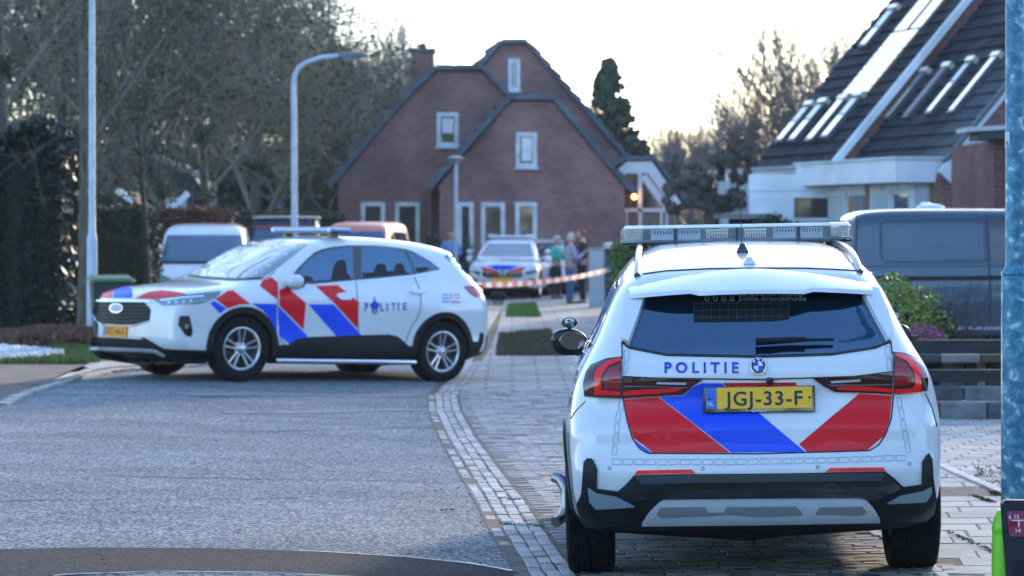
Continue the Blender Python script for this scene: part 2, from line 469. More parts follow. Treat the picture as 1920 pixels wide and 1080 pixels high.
def ring_lay(car, name, cx, cy, r0, r1, material, parent, mode='px', off=.004, n=28, ry=1.0):
    an = np.linspace(0, 2*math.pi, n, endpoint=False)
    v = np.array([(cx+r*math.cos(a), cy+r*ry*math.sin(a)) for r in (r0, r1) for a in an])
    fs = [(i, (i+1) % n, n+(i+1) % n, n+i) for i in range(n)]
    return car.lay(name, v, fs, [], mode, material, parent, off, 0)

# ---------------------------------------------------------------- wheels
WHEELS = {}
def tyre_mesh(r, w, ri, tread):
    key = (r, w, ri, tread)
    if key in WHEELS: return WHEELS[key]
    n = 300 if tread else 56
    prof = [(ri-.005, -w*.40), (ri+.012, -w*.47), (r-.055, -w*.51), (r-.022, -w*.485), (r-.007, -w*.43)]
    m = 26 if tread else 6
    for i in range(m+1):
        u = -1+2*i/m; prof.append((r-.006*u*u, w*.42*u))
    prof += [(r-.007, w*.43), (r-.022, w*.485), (r-.055, w*.51), (ri+.012, w*.47), (ri-.005, w*.40)]
    vs = []; fs = []; K = len(prof)
    for j in range(n):
        a = 2*math.pi*j/n
        for i, (rr, h) in enumerate(prof):
            q = rr
            if tread and 4 <= i <= 4+m+2:
                u = h/(w*.42); s_ = a*r   # arc position
                g = 0
                if any(abs(u-c) < .055 for c in (-.52, 0, .52)): g = .008
                ph = ((s_/.034)+abs(u)*2.1) % 1.0
                if ph < .26: g = max(g, .006)
                elif .55 < ph < .66: g = max(g, .003)
                q = rr-g
            vs.append((h, q*math.cos(a), q*math.sin(a)))
    for j in range(n):
        j2 = (j+1) % n
        for i in range(K-1): fs.append((j*K+i, j*K+i+1, j2*K+i+1, j2*K+i))
    me = bpy.data.meshes.new("tyre"); me.from_pydata(vs, [], fs)
    bm = bmesh.new(); bm.from_mesh(me); bmesh.ops.recalc_face_normals(bm, faces=bm.faces); bm.to_mesh(me); bm.free()
    if not tread: smooth_angle(me, 50)
    me.materials.append(rubber); WHEELS[key] = me; return me
def rim_mesh(ri, w, pairs=5, twin=.055):
    key = ('rim', ri, w, pairs)
    if key in WHEELS: return WHEELS[key]
    mb = MB(); Mx = Matrix.Rotation(math.pi/2, 4, 'Y')   # local z -> +x (outer)
    mb.lathe([(ri+.004, w*.30), (ri+.006, w*.44), (ri-.006, w*.45), (ri-.022, w*.40), (ri-.028, w*.10), (ri-.03, -w*.4)], 48, Mx, cap=False)
    mb.lathe([(.0, w*.36), (.035, w*.36), (.045, w*.33), (.05, w*.30), (.075, w*.27), (.08, w*.15)], 24, Mx, cap=False)
    for k in range(pairs):
        a = 2*math.pi*k/pairs+.31
        for sg in (-1, 1):
            a0 = a+sg*.30; a1 = a+sg*.26*1.0
            p0 = Vector((w*.28, .055*math.cos(a0), .055*math.sin(a0))); a1 = a+sg*(twin*3.4)
            p1 = Vector((w*.39, (ri-.012)*math.cos(a1), (ri-.012)*math.sin(a1)))
            d = (p1-p0).normalized(); sd_ = d.cross(Vector((1, 0, 0))).normalized(); up = sd_.cross(d)
            for i_, (q0, q1, w0, w1) in enumerate([(p0, p1, .030, .024)]):
                vs = [q0-sd_*w0/2-up*.03, q0+sd_*w0/2-up*.03, q0+sd_*w0*.3+up*.012, q0-sd_*w0*.3+up*.012,
                      q1-sd_*w1/2-up*.03, q1+sd_*w1/2-up*.03, q1+sd_*w1*.42+up*.010, q1-sd_*w1*.42+up*.010]
                mb.add(vs, [(0,1,2,3), (7,6,5,4), (0,4,5,1), (1,5,6,2), (2,6,7,3), (3,7,4,0)])
    me = mb.mesh("rim", 35); me.materials.append(silver); WHEELS[key] = me; return me
def hub_mesh(ri, w):
    key = ('hub', ri, w)
    if key in WHEELS: return WHEELS[key]
    mb = MB(); Mx = Matrix.Rotation(math.pi/2, 4, 'Y')
    mb.lathe([(.05, -w*.45), (ri-.035, -w*.42), (ri-.035, w*.02), (.16, w*.03), (.16, w*.08), (.05, w*.08)], 32, Mx)
    me = mb.mesh("hub", 35); me.materials.append(mat("brake_disc", (.05,.05,.055), .4, metal=.6)); WHEELS[key] = me; return me
def wheel(parent, x, y, z, side, r=.36, w=.225, ri=.235, tread=False, steer=0):
    h = link("wheel", hub_mesh(ri, w), None, parent); h.location = (x, y, z)
    h.rotation_euler = (0, 0, (math.pi if side < 0 else 0)+steer)
    link("tyre", tyre_mesh(r, w, ri, tread), None, h); link("rim", rim_mesh(ri, w), None, h)
    return h
def car_root(name, label, cat, loc, theta, pitch=0, roll=0, group=None):
    o = thing(name, label, cat, loc, theta, group)
    o.rotation_mode = 'XYZ'; o.rotation_euler = (R(pitch), R(roll), theta)
    M = Matrix.Translation(loc) @ o.rotation_euler.to_matrix().to_4x4()
    return o, M
# ---------------------------------------------------------------- the police car in front, seen from behind
def front_police_car():
    root, M = car_root("police_car", "white police estate car with clear roof light bar, seen from behind at the kerb", "police car",
                       (1.153, 11.87, 0.0), R(-2.54), 0, -1.0)
    prof = [(.16,.33),(.05,.35),(.01,.42),(-.01,.52),(-.01,.60),(.03,.66),(.045,.72),(.05,.80),(.10,.84),(.125,.93),(.115,1.00),(.12,1.05),(.15,1.10),(.19,1.13),(.25,1.185),(.40,1.35),(.47,1.43),
            (.55,1.505),(.75,1.555),(1.2,1.62),(1.8,1.648),(2.4,1.62),(2.75,1.54),(3.2,1.27),(3.5,1.08),(3.9,.98),(4.3,.90),(4.45,.80),(4.5,.6),(4.48,.4),(4.4,.26),(4.2,.2),(.5,.22)]
    c = Car(M, prof, 4.5,
            [0,.25,.33,.50,.66,.80,.92,1.02,1.10,1.20,1.35,1.45,1.52,1.60,1.75],
            [.80,.83,.875,.895,.905,.905,.885,.855,.815,.765,.695,.645,.605,.55,.45],
            [-.1,.1,.35,.8,3.6,4.2,4.5],[.945,.955,.975,1,1,.97,.9],
            [0,.4,1.0,2.0,3.0,3.6],[.93,.955,1.0,1.0,.96,.9], belt=1.12, k=.13, kr=.075, kf=.12, crown=.075, sm=2, pw=3)
    c.bumps = [(.93,.40,.46,.016),(3.62,.40,.46,.016)]
    wl_ = [(.93,.345),(3.62,.345)]
    body = c.shell("body", white_paint, root, wl_, .385, res=.036)
    for i, (y, z) in enumerate(wl_):
        for sx in (-1, 1):
            wheel(root, sx*.795, y, .352, sx, r=.352, w=.235, ri=.235, tread=(i == 0))
    px = 'px'
    # wheel arch edging
    for (y, z) in wl_:
        for md in ('left', 'right'):
            c.arc("arch_trim", (y, z), .375, .43, -25, 205, plastic, root, md, .010, .03)
    for md in ('left', 'right'):
        c.panel("sill", [(1.36,.22),(3.2,.22),(3.2,.37),(1.36,.37)], plastic, root, md, .08, .012, .02)
        g = c.panel("side_window", [(.72,1.16),(1.0,1.12),(3.30,1.07),(3.02,1.22),(2.62,1.42),(2.2,1.485),(1.2,1.49),(.80,1.44)], black_gloss, root, md, .06, .004, .01)
        c.panel("glass", [(.78,1.17),(1.16,1.14),(1.22,1.46),(.86,1.42)], glass_dark, g, md, .06, .007, .01)
        c.panel("glass", [(1.22,1.14),(2.02,1.12),(1.98,1.475),(1.27,1.47)], glass_dark, g, md, .06, .007, .01)
        c.panel("glass", [(2.08,1.12),(3.15,1.09),(2.95,1.22),(2.6,1.39),(2.2,1.46),(2.05,1.465)], glass_dark, g, md, .06, .007, .01)
        c.strip("window_trim", [(.70,1.145),(1.0,1.105),(3.3,1.055)], .02, chrome, root, md, .009, .01)
        for pth in ([(1.30,.40),(1.24,.8),(1.22,1.1)], [(2.05,.3),(2.05,1.1)], [(3.1,.3),(3.12,1.05)]):
            c.strip("door_seam", pth, .008, seam, root, md)
        for y in (1.42, 2.42): c.panel("door_handle", [(y,.97),(y+.22,.965),(y+.22,.995),(y,1.0)], white_paint, root, md, .05, .035, .04)
        c.panel("side_stripe", [(1.45,.42),(1.75,.42),(2.05,.95),(1.75,.95)], blue_film, root, md, .06, .002, .004)
        c.panel("side_stripe", [(1.80,.42),(2.10,.42),(2.40,.95),(2.10,.95)], red_film, root, md, .06, .002, .004)
    for i, (w_, t_) in enumerate((("12", .0), ("144", .0))): pass
    c.panel("windscreen", [(-.66,1.12),(.66,1.12),(.60,1.30),(.54,1.47),(-.54,1.47),(-.60,1.30)], glass_clear, root, 'front', .08, .004, .01)
    # ---- tail
    dr = root
    c.panel("rear_glass", [(1214,548),(1420,544),(1625,545),(1646,590),(1668,640),(1640,651),(1560,663),(1420,668),(1250,665),(1178,651),(1196,600)], glass_dark, root, px, 10, .006, .01)
    rg = root.children[-1]
    # steel mesh behind the glass shows as a faint lattice in its upper middle
    gm = mat("grille_wire", (.035,.045,.05), .5)
    gp = mat("load_bay", (.009,.016,.018), .3, spec=.15)
    lat = c.panel("load_bay_view", [(1300,566),(1482,564),(1478,600),(1450,604),(1302,606)], gp, rg, px, 12, .0075, 0)
    for i in range(12): c.strip("mesh_wire", [(1302+i*16,565),(1302+i*16-(1 if i<6 else -1),603)], 1.4, gm, lat, px, .0095, 0)
    for j in range(3): c.strip("mesh_wire", [(1300,572+j*12.5),(1479,570+j*12.5)], 1.4, gm, lat, px, .0095, 0)
    c.text("lettering", "politie.nl/socialmedia", (1385,557,1512,566), mat("etched_letters",(.32,.34,.36),.6), rg, px, .010, .01)
    for i in range(4): ring_lay(c, "icon", 1326+i*15.5, 563, 2.2, 4.6, MATS["etched_letters"], rg, px, .010)
    c.strip("glass_seal", [(1167,641),(1178,652),(1250,666),(1420,669.5),(1560,665),(1640,652.5),(1670,641)], 3.5, seam, root, px, .007, .012)
    fl = c.panel("corner_fin", [(1181,553),(1211,560),(1197,603),(1181,647),(1167,640),(1172,600)], white_paint, root, px, 9, .035, .04)
    c.panel("corner_fin", [(1613,551),(1640,546),(1658,590),(1671,633),(1661,642),(1638,600)], white_paint, root, px, 9, .035, .04)
    # spoiler: a wing over the glass
    sp = MB(); n = 28; rows = []
    for i in range(n+1):
        u = -1+2*i/n; x = .585*u; a = abs(u)
        lip = .32+.10*a**4+(.02 if a > .43 else 0)
        if .36 < a < .47: lip += .02*(a-.36)/.11-(.02 if a > .43 else 0)
        zc = -.075*x*x/.3
        y0_, z0_ = .60, 1.528+zc; y1_, z1_ = lip, 1.412+zc*.35+(.012 if a > .45 else .0)
        rows.append([(x, y0_, z0_-.012), (x, (y0_+y1_)/2, (z0_+z1_)/2+.012), (x, y1_+.01, z1_+.004), (x, y1_, z1_-.016), (x, y1_+.06, z1_-.03), (x, y0_, z0_-.09)])
    K = 6; vs = [p for r_ in rows for p in r_]; fs = []
    for i in range(n):
        for k in range(K): fs.append((i*K+k, i*K+(k+1) % K, (i+1)*K+(k+1) % K, (i+1)*K+k))
    fs += [tuple(range(K)), tuple(n*K+k for k in range(K))]
    sp.add(vs, fs); so = sp.build("spoiler", [white_paint, black_gloss], root, smooth=32)
    for f in so.data.polygons:
        if f.normal.z < -.35: f.material_index = 1
    MB().obox((0,.338,1.397), (.33,0,0), (0,.02,0), (0,0,.012)).build("brake_lamp", mat("brake_strip", (.25,.03,.05), .3), so)
    c.strip("roof_seam", [(1205,514),(1250,508),(1330,504),(1421,503),(1510,503),(1600,507),(1635,512)], 1.6, seam, root, px, .003, .003)
    # tail lights: cluster on the wing and its inner half on the hatch
    for sgn in (1, -1):
        if sgn == 1:
            outer = [(1167,672),(1140,675),(1111,687),(1102,700),(1097,720),(1099,743),(1167,747)]
            Lg = [(1118,705),(1122,696),(1139,683),(1163,675),(1166,680),(1143,689),(1130,707),(1129,731),(1165,733),(1165,740),(1117,739)]
            mid = [(1144,693),(1164,686),(1165,729),(1136,728),(1135,708)]
            inner = [(1168,707),(1230,710),(1318,711.5),(1300,723),(1280,741),(1230,743),(1169,747)]
            bar = [(1170,735),(1185,731),(1230,729),(1279,727),(1270,733),(1230,737),(1172,741)]
            rev = [(1232,716),(1288,717),(1285,721),(1232,720)]; sh = [(1171,723),(1290,727),(1290,725.5),(1171,724.5)]
        else:
            outer = [(1673,663),(1693,665),(1720,675),(1729,690),(1736,710),(1735,733),(1675,739)]
            Lg = [(1722,735),(1724,700),(1717,685),(1700,674),(1680,666),(1676,671),(1697,681),(1710,698),(1712,722),(1709,727),(1676,729),(1676,737)]
            mid = [(1698,686),(1676,678),(1675,722),(1705,721),(1706,702)]
            inner = [(1523,709),(1600,706),(1672,698),(1672,739),(1607,736),(1565,735),(1542,722)]
            bar = [(1568,725),(1610,724),(1650,726),(1672,728),(1672,736),(1640,733),(1590,731),(1570,729)]
            rev = [(1556,714),(1612,711),(1612,715),(1558,718)]; sh = [(1552,721),(1671,720),(1671,721.5),(1552,722.5)]
        o = c.panel("tail_light", outer, lamp_dark, root, px, 6, .014, .03)
        c.panel("light_guide", Lg, lamp_hot, o, px, 5, .018, .006)
        c.panel("lens", mid, lamp_red, o, px, 6, .0165, .004)
        o = c.panel("tail_light", inner, lamp_dark, root, px, 7, .010, .025)
        c.panel("light_guide", bar, lamp_hot, o, px, 6, .014, .006)
        c.panel("reversing_lamp", rev, mat("reverse_lens", (.45,.45,.47), .15, coat=1), o, px, 8, .013, .004)
        c.panel("trim_line", sh, chrome, o, px, 12, .013, .004)
    # livery on the hatch
    f_ = [("red_stripe", [(1170,749),(1234,744),(1300,795),(1368,848.5),(1224,849),(1207,835),(1188,821),(1177,790)], red_film),
          ("blue_stripe", [(1188,824),(1207,838),(1222,849),(1212,847),(1199,838)], blue_film),
          ("blue_stripe", [(1236,744),(1281,742.5),(1301,725),(1316,718.5),(1353,718.5),(1423,775),(1510,847.5),(1371,848.5),(1300,793)], blue_film),
          ("red_stripe", [(1355,718),(1492,717),(1494,724),(1362,725)], red_film),
          ("red_stripe", [(1611,738),(1672,742),(1668,787),(1657,817),(1627,843.5),(1513,847),(1498,833)], red_film)]
    for nm, pl, m_ in f_: c.panel(nm, pl, m_, root, px, 9, .0025, .003)
    c.strip("hatch_seam", [(1168,745),(1176,790),(1186,822),(1198,840),(1214,850),(1421,851),(1630,845),(1648,834),(1660,815),(1671,785),(1675,740)], 2.6, seam, root, px, .0022, .003)
    c.strip("hatch_seam", [(1168,706),(1230,709),(1421,711.5),(1600,706),(1673,697)], 2.4, seam, root, px, .003, .003)
    c.strip("hatch_seam", [(1166,642),(1167,672)], 2, seam, root, px, .003, .003); c.strip("hatch_seam", [(1670,640),(1673,664)], 2, seam, root, px, .003, .003)
    c.text("lettering", "POLITIE", (1246,680,1385,699), text_blue, root, px, .004, .03, space=1.55)
    # maker's roundel
    em = c.panel("roundel", disc_poly(1421.5,688,14.6,n=32), black_gloss, root, px, 8, .012, .012)
    ring_lay(c, "roundel_ring", 1421.5, 688, 13.2, 15, chrome, em, px, .014)
    for a, m_ in ((0, blue_film), (90, white_mark), (180, blue_film), (270, white_mark)):
        q = [(1421.5,688)]+disc_poly(1421.5,688,8.3,n=8,a0=a+90,a1=a+180)
        c.panel("quadrant", q, m_ if a % 180 else white_mark if False else (white_mark if a in (90,270) else blue_film), em, px, 8, .0145, 0)
    for ch, a in (("B", 135), ("M", 90), ("W", 45)):
        ca, sa = math.cos(R(a)), math.sin(R(a)); cx, cy = 1421.5+10.9*ca, 688-10.9*sa
        ux = Vector((sa, ca)); uy = Vector((ca, -sa))
        o_ = Vector((cx, cy))-ux*2.2-uy*1.8
        c.text("letter", ch, None, white_mark, em, px, .015, .03, vx=None) if False else None
        v, f = textmesh(ch, .03); w_ = v[:, 0].max()
        pts = np.array([o_[:]])+v[:, :1]/w_*np.array([ux[:]])*4.4+v[:, 1:]/.7*np.array([uy[:]])*3.6
        c.lay("letter", pts, f, [], px, white_mark, em, .015, 0, smooth=False)
    # number plate
    pc, pn = c.hit1((1422.5,748)); s_ = 1/400.0
    yy = pc.y-.035; plb = MB()
    ctr = Vector((pc.x, yy, pc.z)); W_, H_ = 209*s_, 49*s_
    tilt = Vector((0,.06,1)).normalized()
    plate = MB().obox(ctr+Vector((0,.012,0)), (W_,0,0), Vector((0,1,-.06))*.02, tilt*H_).build("number_plate", black_gloss, root, bevel=.005)
    fy = Vector((0,-.0025,0)); up = tilt
    MB().obox(ctr+up*3.2*s_+fy+Vector((10*s_,0,0)), (177*s_,0,0), (0,.006,0), up*39.5*s_).build("plate_face", yellow_plate, plate)
    MB().obox(ctr+up*3.2*s_+fy+Vector((-89.6*s_,0,0)), (19.5*s_,0,0), (0,.006,0), up*39.5*s_).build("plate_band", mat("plate_blue",(.06,.16,.62),.4), plate)
    textobj("lettering", "JGJ-33-F", ctr+fy*2.6+Vector((-64*s_,0,0))+up*(-10.5*s_), (1,0,0), up, 145*s_, 26*s_, mat("plate_letter",(.012,.035,.05),.4), plate, .018, 1.12)
    textobj("lettering", "NL", ctr+fy*2.6+Vector((-96.5*s_,0,0))+up*(-11*s_), (1,0,0), up, 12*s_, 8*s_, white_mark, plate, .005)
    textobj("lettering", "politie.nl", ctr+fy*4.5+Vector((-13*s_,0,0))+up*(-22.5*s_), (1,0,0), up, 26*s_, 4.2*s_, white_mark, plate, .01)
    for dx, mt in ((-92*s_, MATS["plate_blue"]), (94*s_, yellow_plate)):
        MB().lathe([(.0065,0),(.0065,.002),(.003,.003)], 12, Matrix.Translation(ctr+fy*2+Vector((dx,0,0))+up*3*s_) @ Matrix.Rotation(R(90),4,'X')).build("plate_screw", black_gloss, plate)
    # camera knob above the plate
    k = c.hit1((1443,714))[0]; MB().box(k+Vector((0,-.01,0)), (.035,.04,.035)).build("latch", black_gloss, root, bevel=.008)
    # bumper
    lower = [(1098,868),(1104,861),(1112,862),(1120,880),(1119,916),(1159,921),(1176,906),(1190,891),(1300,889),(1421,888),(1550,886),(1658,884),(1675,896),(1693,913),(1728,908),(1729,866),(1738,852),(1744,862),(1746,900),(1751,935),(1746,962),(1733,974),(1655,968),(1421,971),(1205,975),(1104,986),(1092,975),(1086,945),(1094,925)]
    c.panel("lower_bumper", lower, plastic, root, px, 9, .016, .03)
    lb = root.children[-1]; blade = mat("blade_plastic", (.22,.27,.31), .35, metal=.2)
    c.panel("gloss_band", [(1190,893),(1658,887),(1688,915),(1640,936),(1421,930),(1237,934),(1160,938),(1165,918)], black_gloss, lb, px, 10, .020, .005)
    c.panel("bumper_ledge", [(1193,892.5),(1300,890.5),(1548,888),(1655,886),(1648,899),(1421,902),(1205,905)], mat("ledge_plastic",(.03,.045,.06),.25,coat=1), lb, px, 10, .034, .02)
    c.panel("corner_blade", [(1108,913),(1122,923),(1160,930),(1192,947),(1122,951),(1111,938)], blade, lb, px, 7, .028, .012)
    c.panel("corner_blade", [(1740,912),(1727,919),(1684,928),(1662,941),(1730,938),(1739,924)], blade, lb, px, 7, .028, .012)
    sk = c.panel("skid_plate", [(1205,973),(1220,955),(1236,940),(1245,935),(1421,933),(1610,932),(1622,935),(1636,949),(1648,967),(1421,971)], skid, lb, px, 9, .040, .04)
    dk = mat("skid_recess", (.24,.27,.29), .45, metal=.4)
    c.panel("recess", [(1232,956),(1240,945),(1322,944),(1328,953),(1421,954),(1350,957),(1330,959),(1240,962)], dk, sk, px, 9, .043, .004)
    c.panel("recess", [(1355,956),(1362,944),(1490,943),(1500,951),(1504,957),(1421,960)], dk, sk, px, 9, .043, .004)
    c.panel("recess", [(1527,956),(1535,944),(1612,943),(1622,952),(1612,957)], dk, sk, px, 9, .043, .004)
    c.panel("reflector", [(1190,889),(1196,882.5),(1297,880.5),(1304,887)], lamp_hot, root, px, 9, .010, .012)
    c.panel("reflector", [(1548,884),(1556,877.5),(1655,876.5),(1660,883)], lamp_hot, root, px, 9, .010, .012)
    grey_line = mat("film_edge", (.33,.36,.40), .5)
    for (x, y) in ((1143,878),(1318,879),(1533,876),(1705,870)): ring_lay(c, "parking_sensor", x, y, 2.3, 3.3, seam, root, px, .003)
    def frame(a, b, cc, d): c.strip("reflective_tape", [a, b, cc, d], 1.0, grey_line, root, px, .0025, 0, closed=True, st=1.7)
    for i in range(26):
        x = 1148+i*21.3; t = (x-1148)/554; y = 861+12*t*(1-t)*1.2-8*t
        frame((x,y),(x+17,y-.3),(x+17,y+9.5),(x,y+10))
    for i in range(5):
        y = 752+i*21; xl = 1158-i*2.2+(3 if i == 0 else 0); frame((xl,y),(xl+8,y),(xl+6.5,y+17),(xl-1.5,y+17))
        xr = 1681+i*3.8; frame((xr,y-6),(xr+8,y-6),(xr+11,y+12),(xr+3,y+12))
    frame((1171,657),(1179,659),(1179,677),(1171,675)); frame((1170,680),(1177,681),(1176,700),(1170,699))
    frame((1660,652),(1668,650),(1669,668),(1661,670)); frame((1663,674),(1671,672),(1672,692),(1664,693))
    c.strip("panel_seam", [(1098,752),(1080,770),(1070,785)], 1.2, seam, root, px); c.strip("panel_seam", [(1735,738),(1748,765),(1757,800)], 1.2, seam, root, px)
    # rear wiper
    a, n_ = c.hit1((1417,651)); b, _ = c.hit1((1510,646)); d, _ = c.hit1((1563,645))
    wp = MB().tube([a+n_*.035, b+n_*.035], [.018,.012], 8).build("rear_wiper", plastic, root, smooth=50)
    MB().tube([b+n_*.03, d+n_*.03], [.0085,.007], 6).build("wiper_blade", plastic, wp)
    # roof rails
    for sx in (-1, 1):
        pts = []
        for y in np.linspace(.62, 3.0, 16):
            h, _ = c.hit1((sx*(.535-.02*(y-1)), y), 'top'); t = (y-.62)/2.38; pts.append(h+Vector((0,0,.006+.022*min(1, 8*t*(1-t)))))
        MB().tube(pts, .017, 8).build("roof_rail", mat("rail_metal", (.10,.11,.12), .3, metal=.7), root, smooth=60)
    # aerials
    for (x, y, hgt, w_) in ((1392,473,.052,.05),(1405,494,.04,.05)):
        b_, _ = c.hit1((x, y)); mm = black_gloss if hgt > .05 else white_paint
        mb = MB(); r_ = [(-1,-.5,0),(1,-.5,0),(.8,1.8,0),(-.8,1.8,0),(-.35,-.1,1),(.35,-.1,1),(.2,.9,.75),(-.2,.9,.75)]
        mb.add([b_+Vector((p[0]*w_*.7, p[1]*w_, p[2]*hgt-.004)) for p in r_], [(0,3,2,1),(4,5,6,7),(0,1,5,4),(1,2,6,5),(2,3,7,6),(3,0,4,7)])
        mb.build("aerial", mm, root, smooth=60, bevel=.008)
    b_, _ = c.hit1((1391,474)); MB().tube([b_, b_+Vector((-.002,.02,.26))], [.0028,.0018], 6).build("whip_aerial", black_mark, root)
    # mirrors with a second round mirror on top
    for sx in (-1, 1):
        m0 = Vector((sx*.93, 2.92, 1.065)); 
        h = MB(); n1 = 10
        prof_ = [(.0,-.065),(.05,-.06),(.082,-.03),(.09,.0),(.088,.045),(.07,.07),(.0,.075)]
        mesh_ = bpy.data.meshes.new("m"); bm = bmesh.new(); bmesh.ops.create_icosphere(bm, subdivisions=4, radius=1)
        for v in bm.verts:
            x, y, z = v.co; f_x = .105*(1-.12*(z < 0)*abs(z)); e = lambda q: math.copysign(abs(q)**.72, q)
            v.co = (e(x)*f_x+.012*z*sx, e(y)*.075 if y > 0 else e(y)*.035, e(z)*.078)
            v.co.z += -.012*abs(x)
        bm.to_mesh(mesh_); bm.free()
        mo = link("wing_mirror", mesh_, mat("mirror_black", (.006,.007,.008), .22, spec=.4), root); mo.location = m0; smooth_angle(mesh_, 60)
        gl = MB().lathe([(.0,0),(.060,0),(.063,-.004)], 24, Matrix.Translation((-sx*.016,-.036,.008)) @ Matrix.Rotation(R(90),4,'X') @ Matrix.Diagonal((1.2,.85,1,1)), cap=False)
        gl.build("mirror_glass", mat("mirror_glass", (.35,.38,.40), .02, metal=1), mo)
        MB().tube([(-sx*.06,0,-.05),(-sx*.16,.02,-.06)], [.028,.024], 8).build("mirror_arm", black_gloss, mo)
        bmm = bmesh.new(); bmesh.ops.create_icosphere(bmm, subdivisions=3, radius=1)
        for v in bmm.verts: v.co = (v.co.x*.046, v.co.y*(.05 if v.co.y > 0 else .012), v.co.z*.031)
        me_ = bpy.data.meshes.new("convex_mirror"); bmm.to_mesh(me_); bmm.free(); smooth_angle(me_, 80)
        q = link("convex_mirror", me_, MATS["mirror_black"], mo); q.location = (0,.0,.112)
        MB().lathe([(0,0.004),(.024,.002),(.035,0)], 20, Matrix.Translation((0,-.012,0)) @ Matrix.Rotation(R(90),4,'X') @ Matrix.Diagonal((1,.72,1,1)), cap=False).build("mirror_glass", MATS["mirror_glass"], q)
        MB().tube([(0,0,-.03),(0,0,-.055)], .012, 8).build("bracket", black_gloss, q)
    # bent polished side pipe in front of the rear wheel
    p = []
    for (x, y, z) in ((-.995,1.62,.41),(-.965,1.60,.40),(-.935,1.58,.35),(-.932,1.57,.26),(-.95,1.55,.205),(-.99,1.50,.185)): p.append((x,y,z))
    MB().tube(p, [.030]*6, 14).build("side_pipe", mat("brushed_steel", (.36,.35,.33), .35, metal=1), root, smooth=50)
    # roof light bar
    lbx, lby, lbz = 0, 2.0, 1.668; Wd = 1.25
    def barpoly(w, d, ch): return [(-w/2+ch,-d/2),(w/2-ch,-d/2),(w/2,-d/2+ch*.9),(w/2,d/2-ch*.9),(w/2-ch,d/2),(-w/2+ch,d/2),(-w/2,d/2-ch*.9),(-w/2,-d/2+ch*.9)]
    def slab(poly, z0, z1, g=1.0):
        mb = MB(); mb.prism(poly, lambda u, v: (lbx+u, lby+v, z0), lambda u, v: (lbx+u*g, lby+v*g, z1)); return mb
    base = slab(barpoly(Wd-.01,.30,.10), 1.625, 1.640).build("light_bar", black_gloss, root, bevel=.004)
    slab(barpoly(Wd-.03,.27,.10), 1.640, 1.652).build("bar_tray", mat("bar_tray", (.10,.14,.18), .3, metal=.6), base)
    slab(barpoly(Wd-.02,.29,.10), 1.712, 1.730, .97).build("bar_lid", mat("bar_lid", (.85,.86,.88), .25, coat=1), base, bevel=.005)
    slab(barpoly(Wd,.302,.10), 1.6405, 1.7115, .995).build("bar_lens", lens_clear, base)
    refl = mat("reflector_cell", (.75,.80,.88), .18, metal=.85); dkc = mat("bar_dark", (.02,.045,.07), .3)
    wht = mat("lamp_module", (.80,.84,.90), .25, coat=1)
    slab(barpoly(Wd-.16,.14,.05), 1.652, 1.705).build("bar_core", dkc, base)
    mods = [(-.555,.10,0),(-.40,.115,1),(-.255,.115,1),(-.105,.12,0),(.10,.12,0),(.255,.115,1),(.40,.115,1),(.555,.10,0)]
    for x, w_, kd in mods:
        mb = MB(); yb = lby-.085
        if kd:
            mb.box((x,yb-.01,1.6545),(w_,.02,.006)); mb.box((x,yb-.01,1.703),(w_,.02,.005)); mb.box((x,yb-.01,1.679),(w_,.02,.006))
            for sx in (-1, 1): mb.box((x+sx*w_/2,yb-.01,1.678),(.006,.02,.054))
            for i in range(7): mb.box((x-w_/2+(i+.75)*w_/7.5,yb,1.690),(.007,.012,.02))
            mb.box((x,yb+.004,1.665),(w_,.006,.022))
        else:
            for i in range(9): mb.box((x-w_/2+(i+.5)*w_/9,yb,1.678),(.006,.012,.046))
            mb.box((x,yb+.006,1.683),(w_,.004,.006)); mb.box((x,yb+.006,1.700),(w_,.006,.010))
        mb.build("lamp_module", wht if kd else refl, base)
    for x in (-.33, 0, .33): MB().box((x,lby-.145,1.676),(.016,.012,.070)).build("bar_divider", dkc, base)
    for sx in (-1, 1):
        q, _ = c.hit1((sx*.53, 2.0), 'top'); MB().box((q.x,2.0,1.607),(.10,.08,.035)).build("bar_foot", black_gloss, base, bevel=.006)
        MB().box((sx*.36,lby-.02,1.617),(.20,.14,.016)).build("bar_plate", black_mark, base)
    MB().box((0,lby-.05,1.618),(.72,.10,.018)).build("bar_plate", black_mark, base)
    return root, c
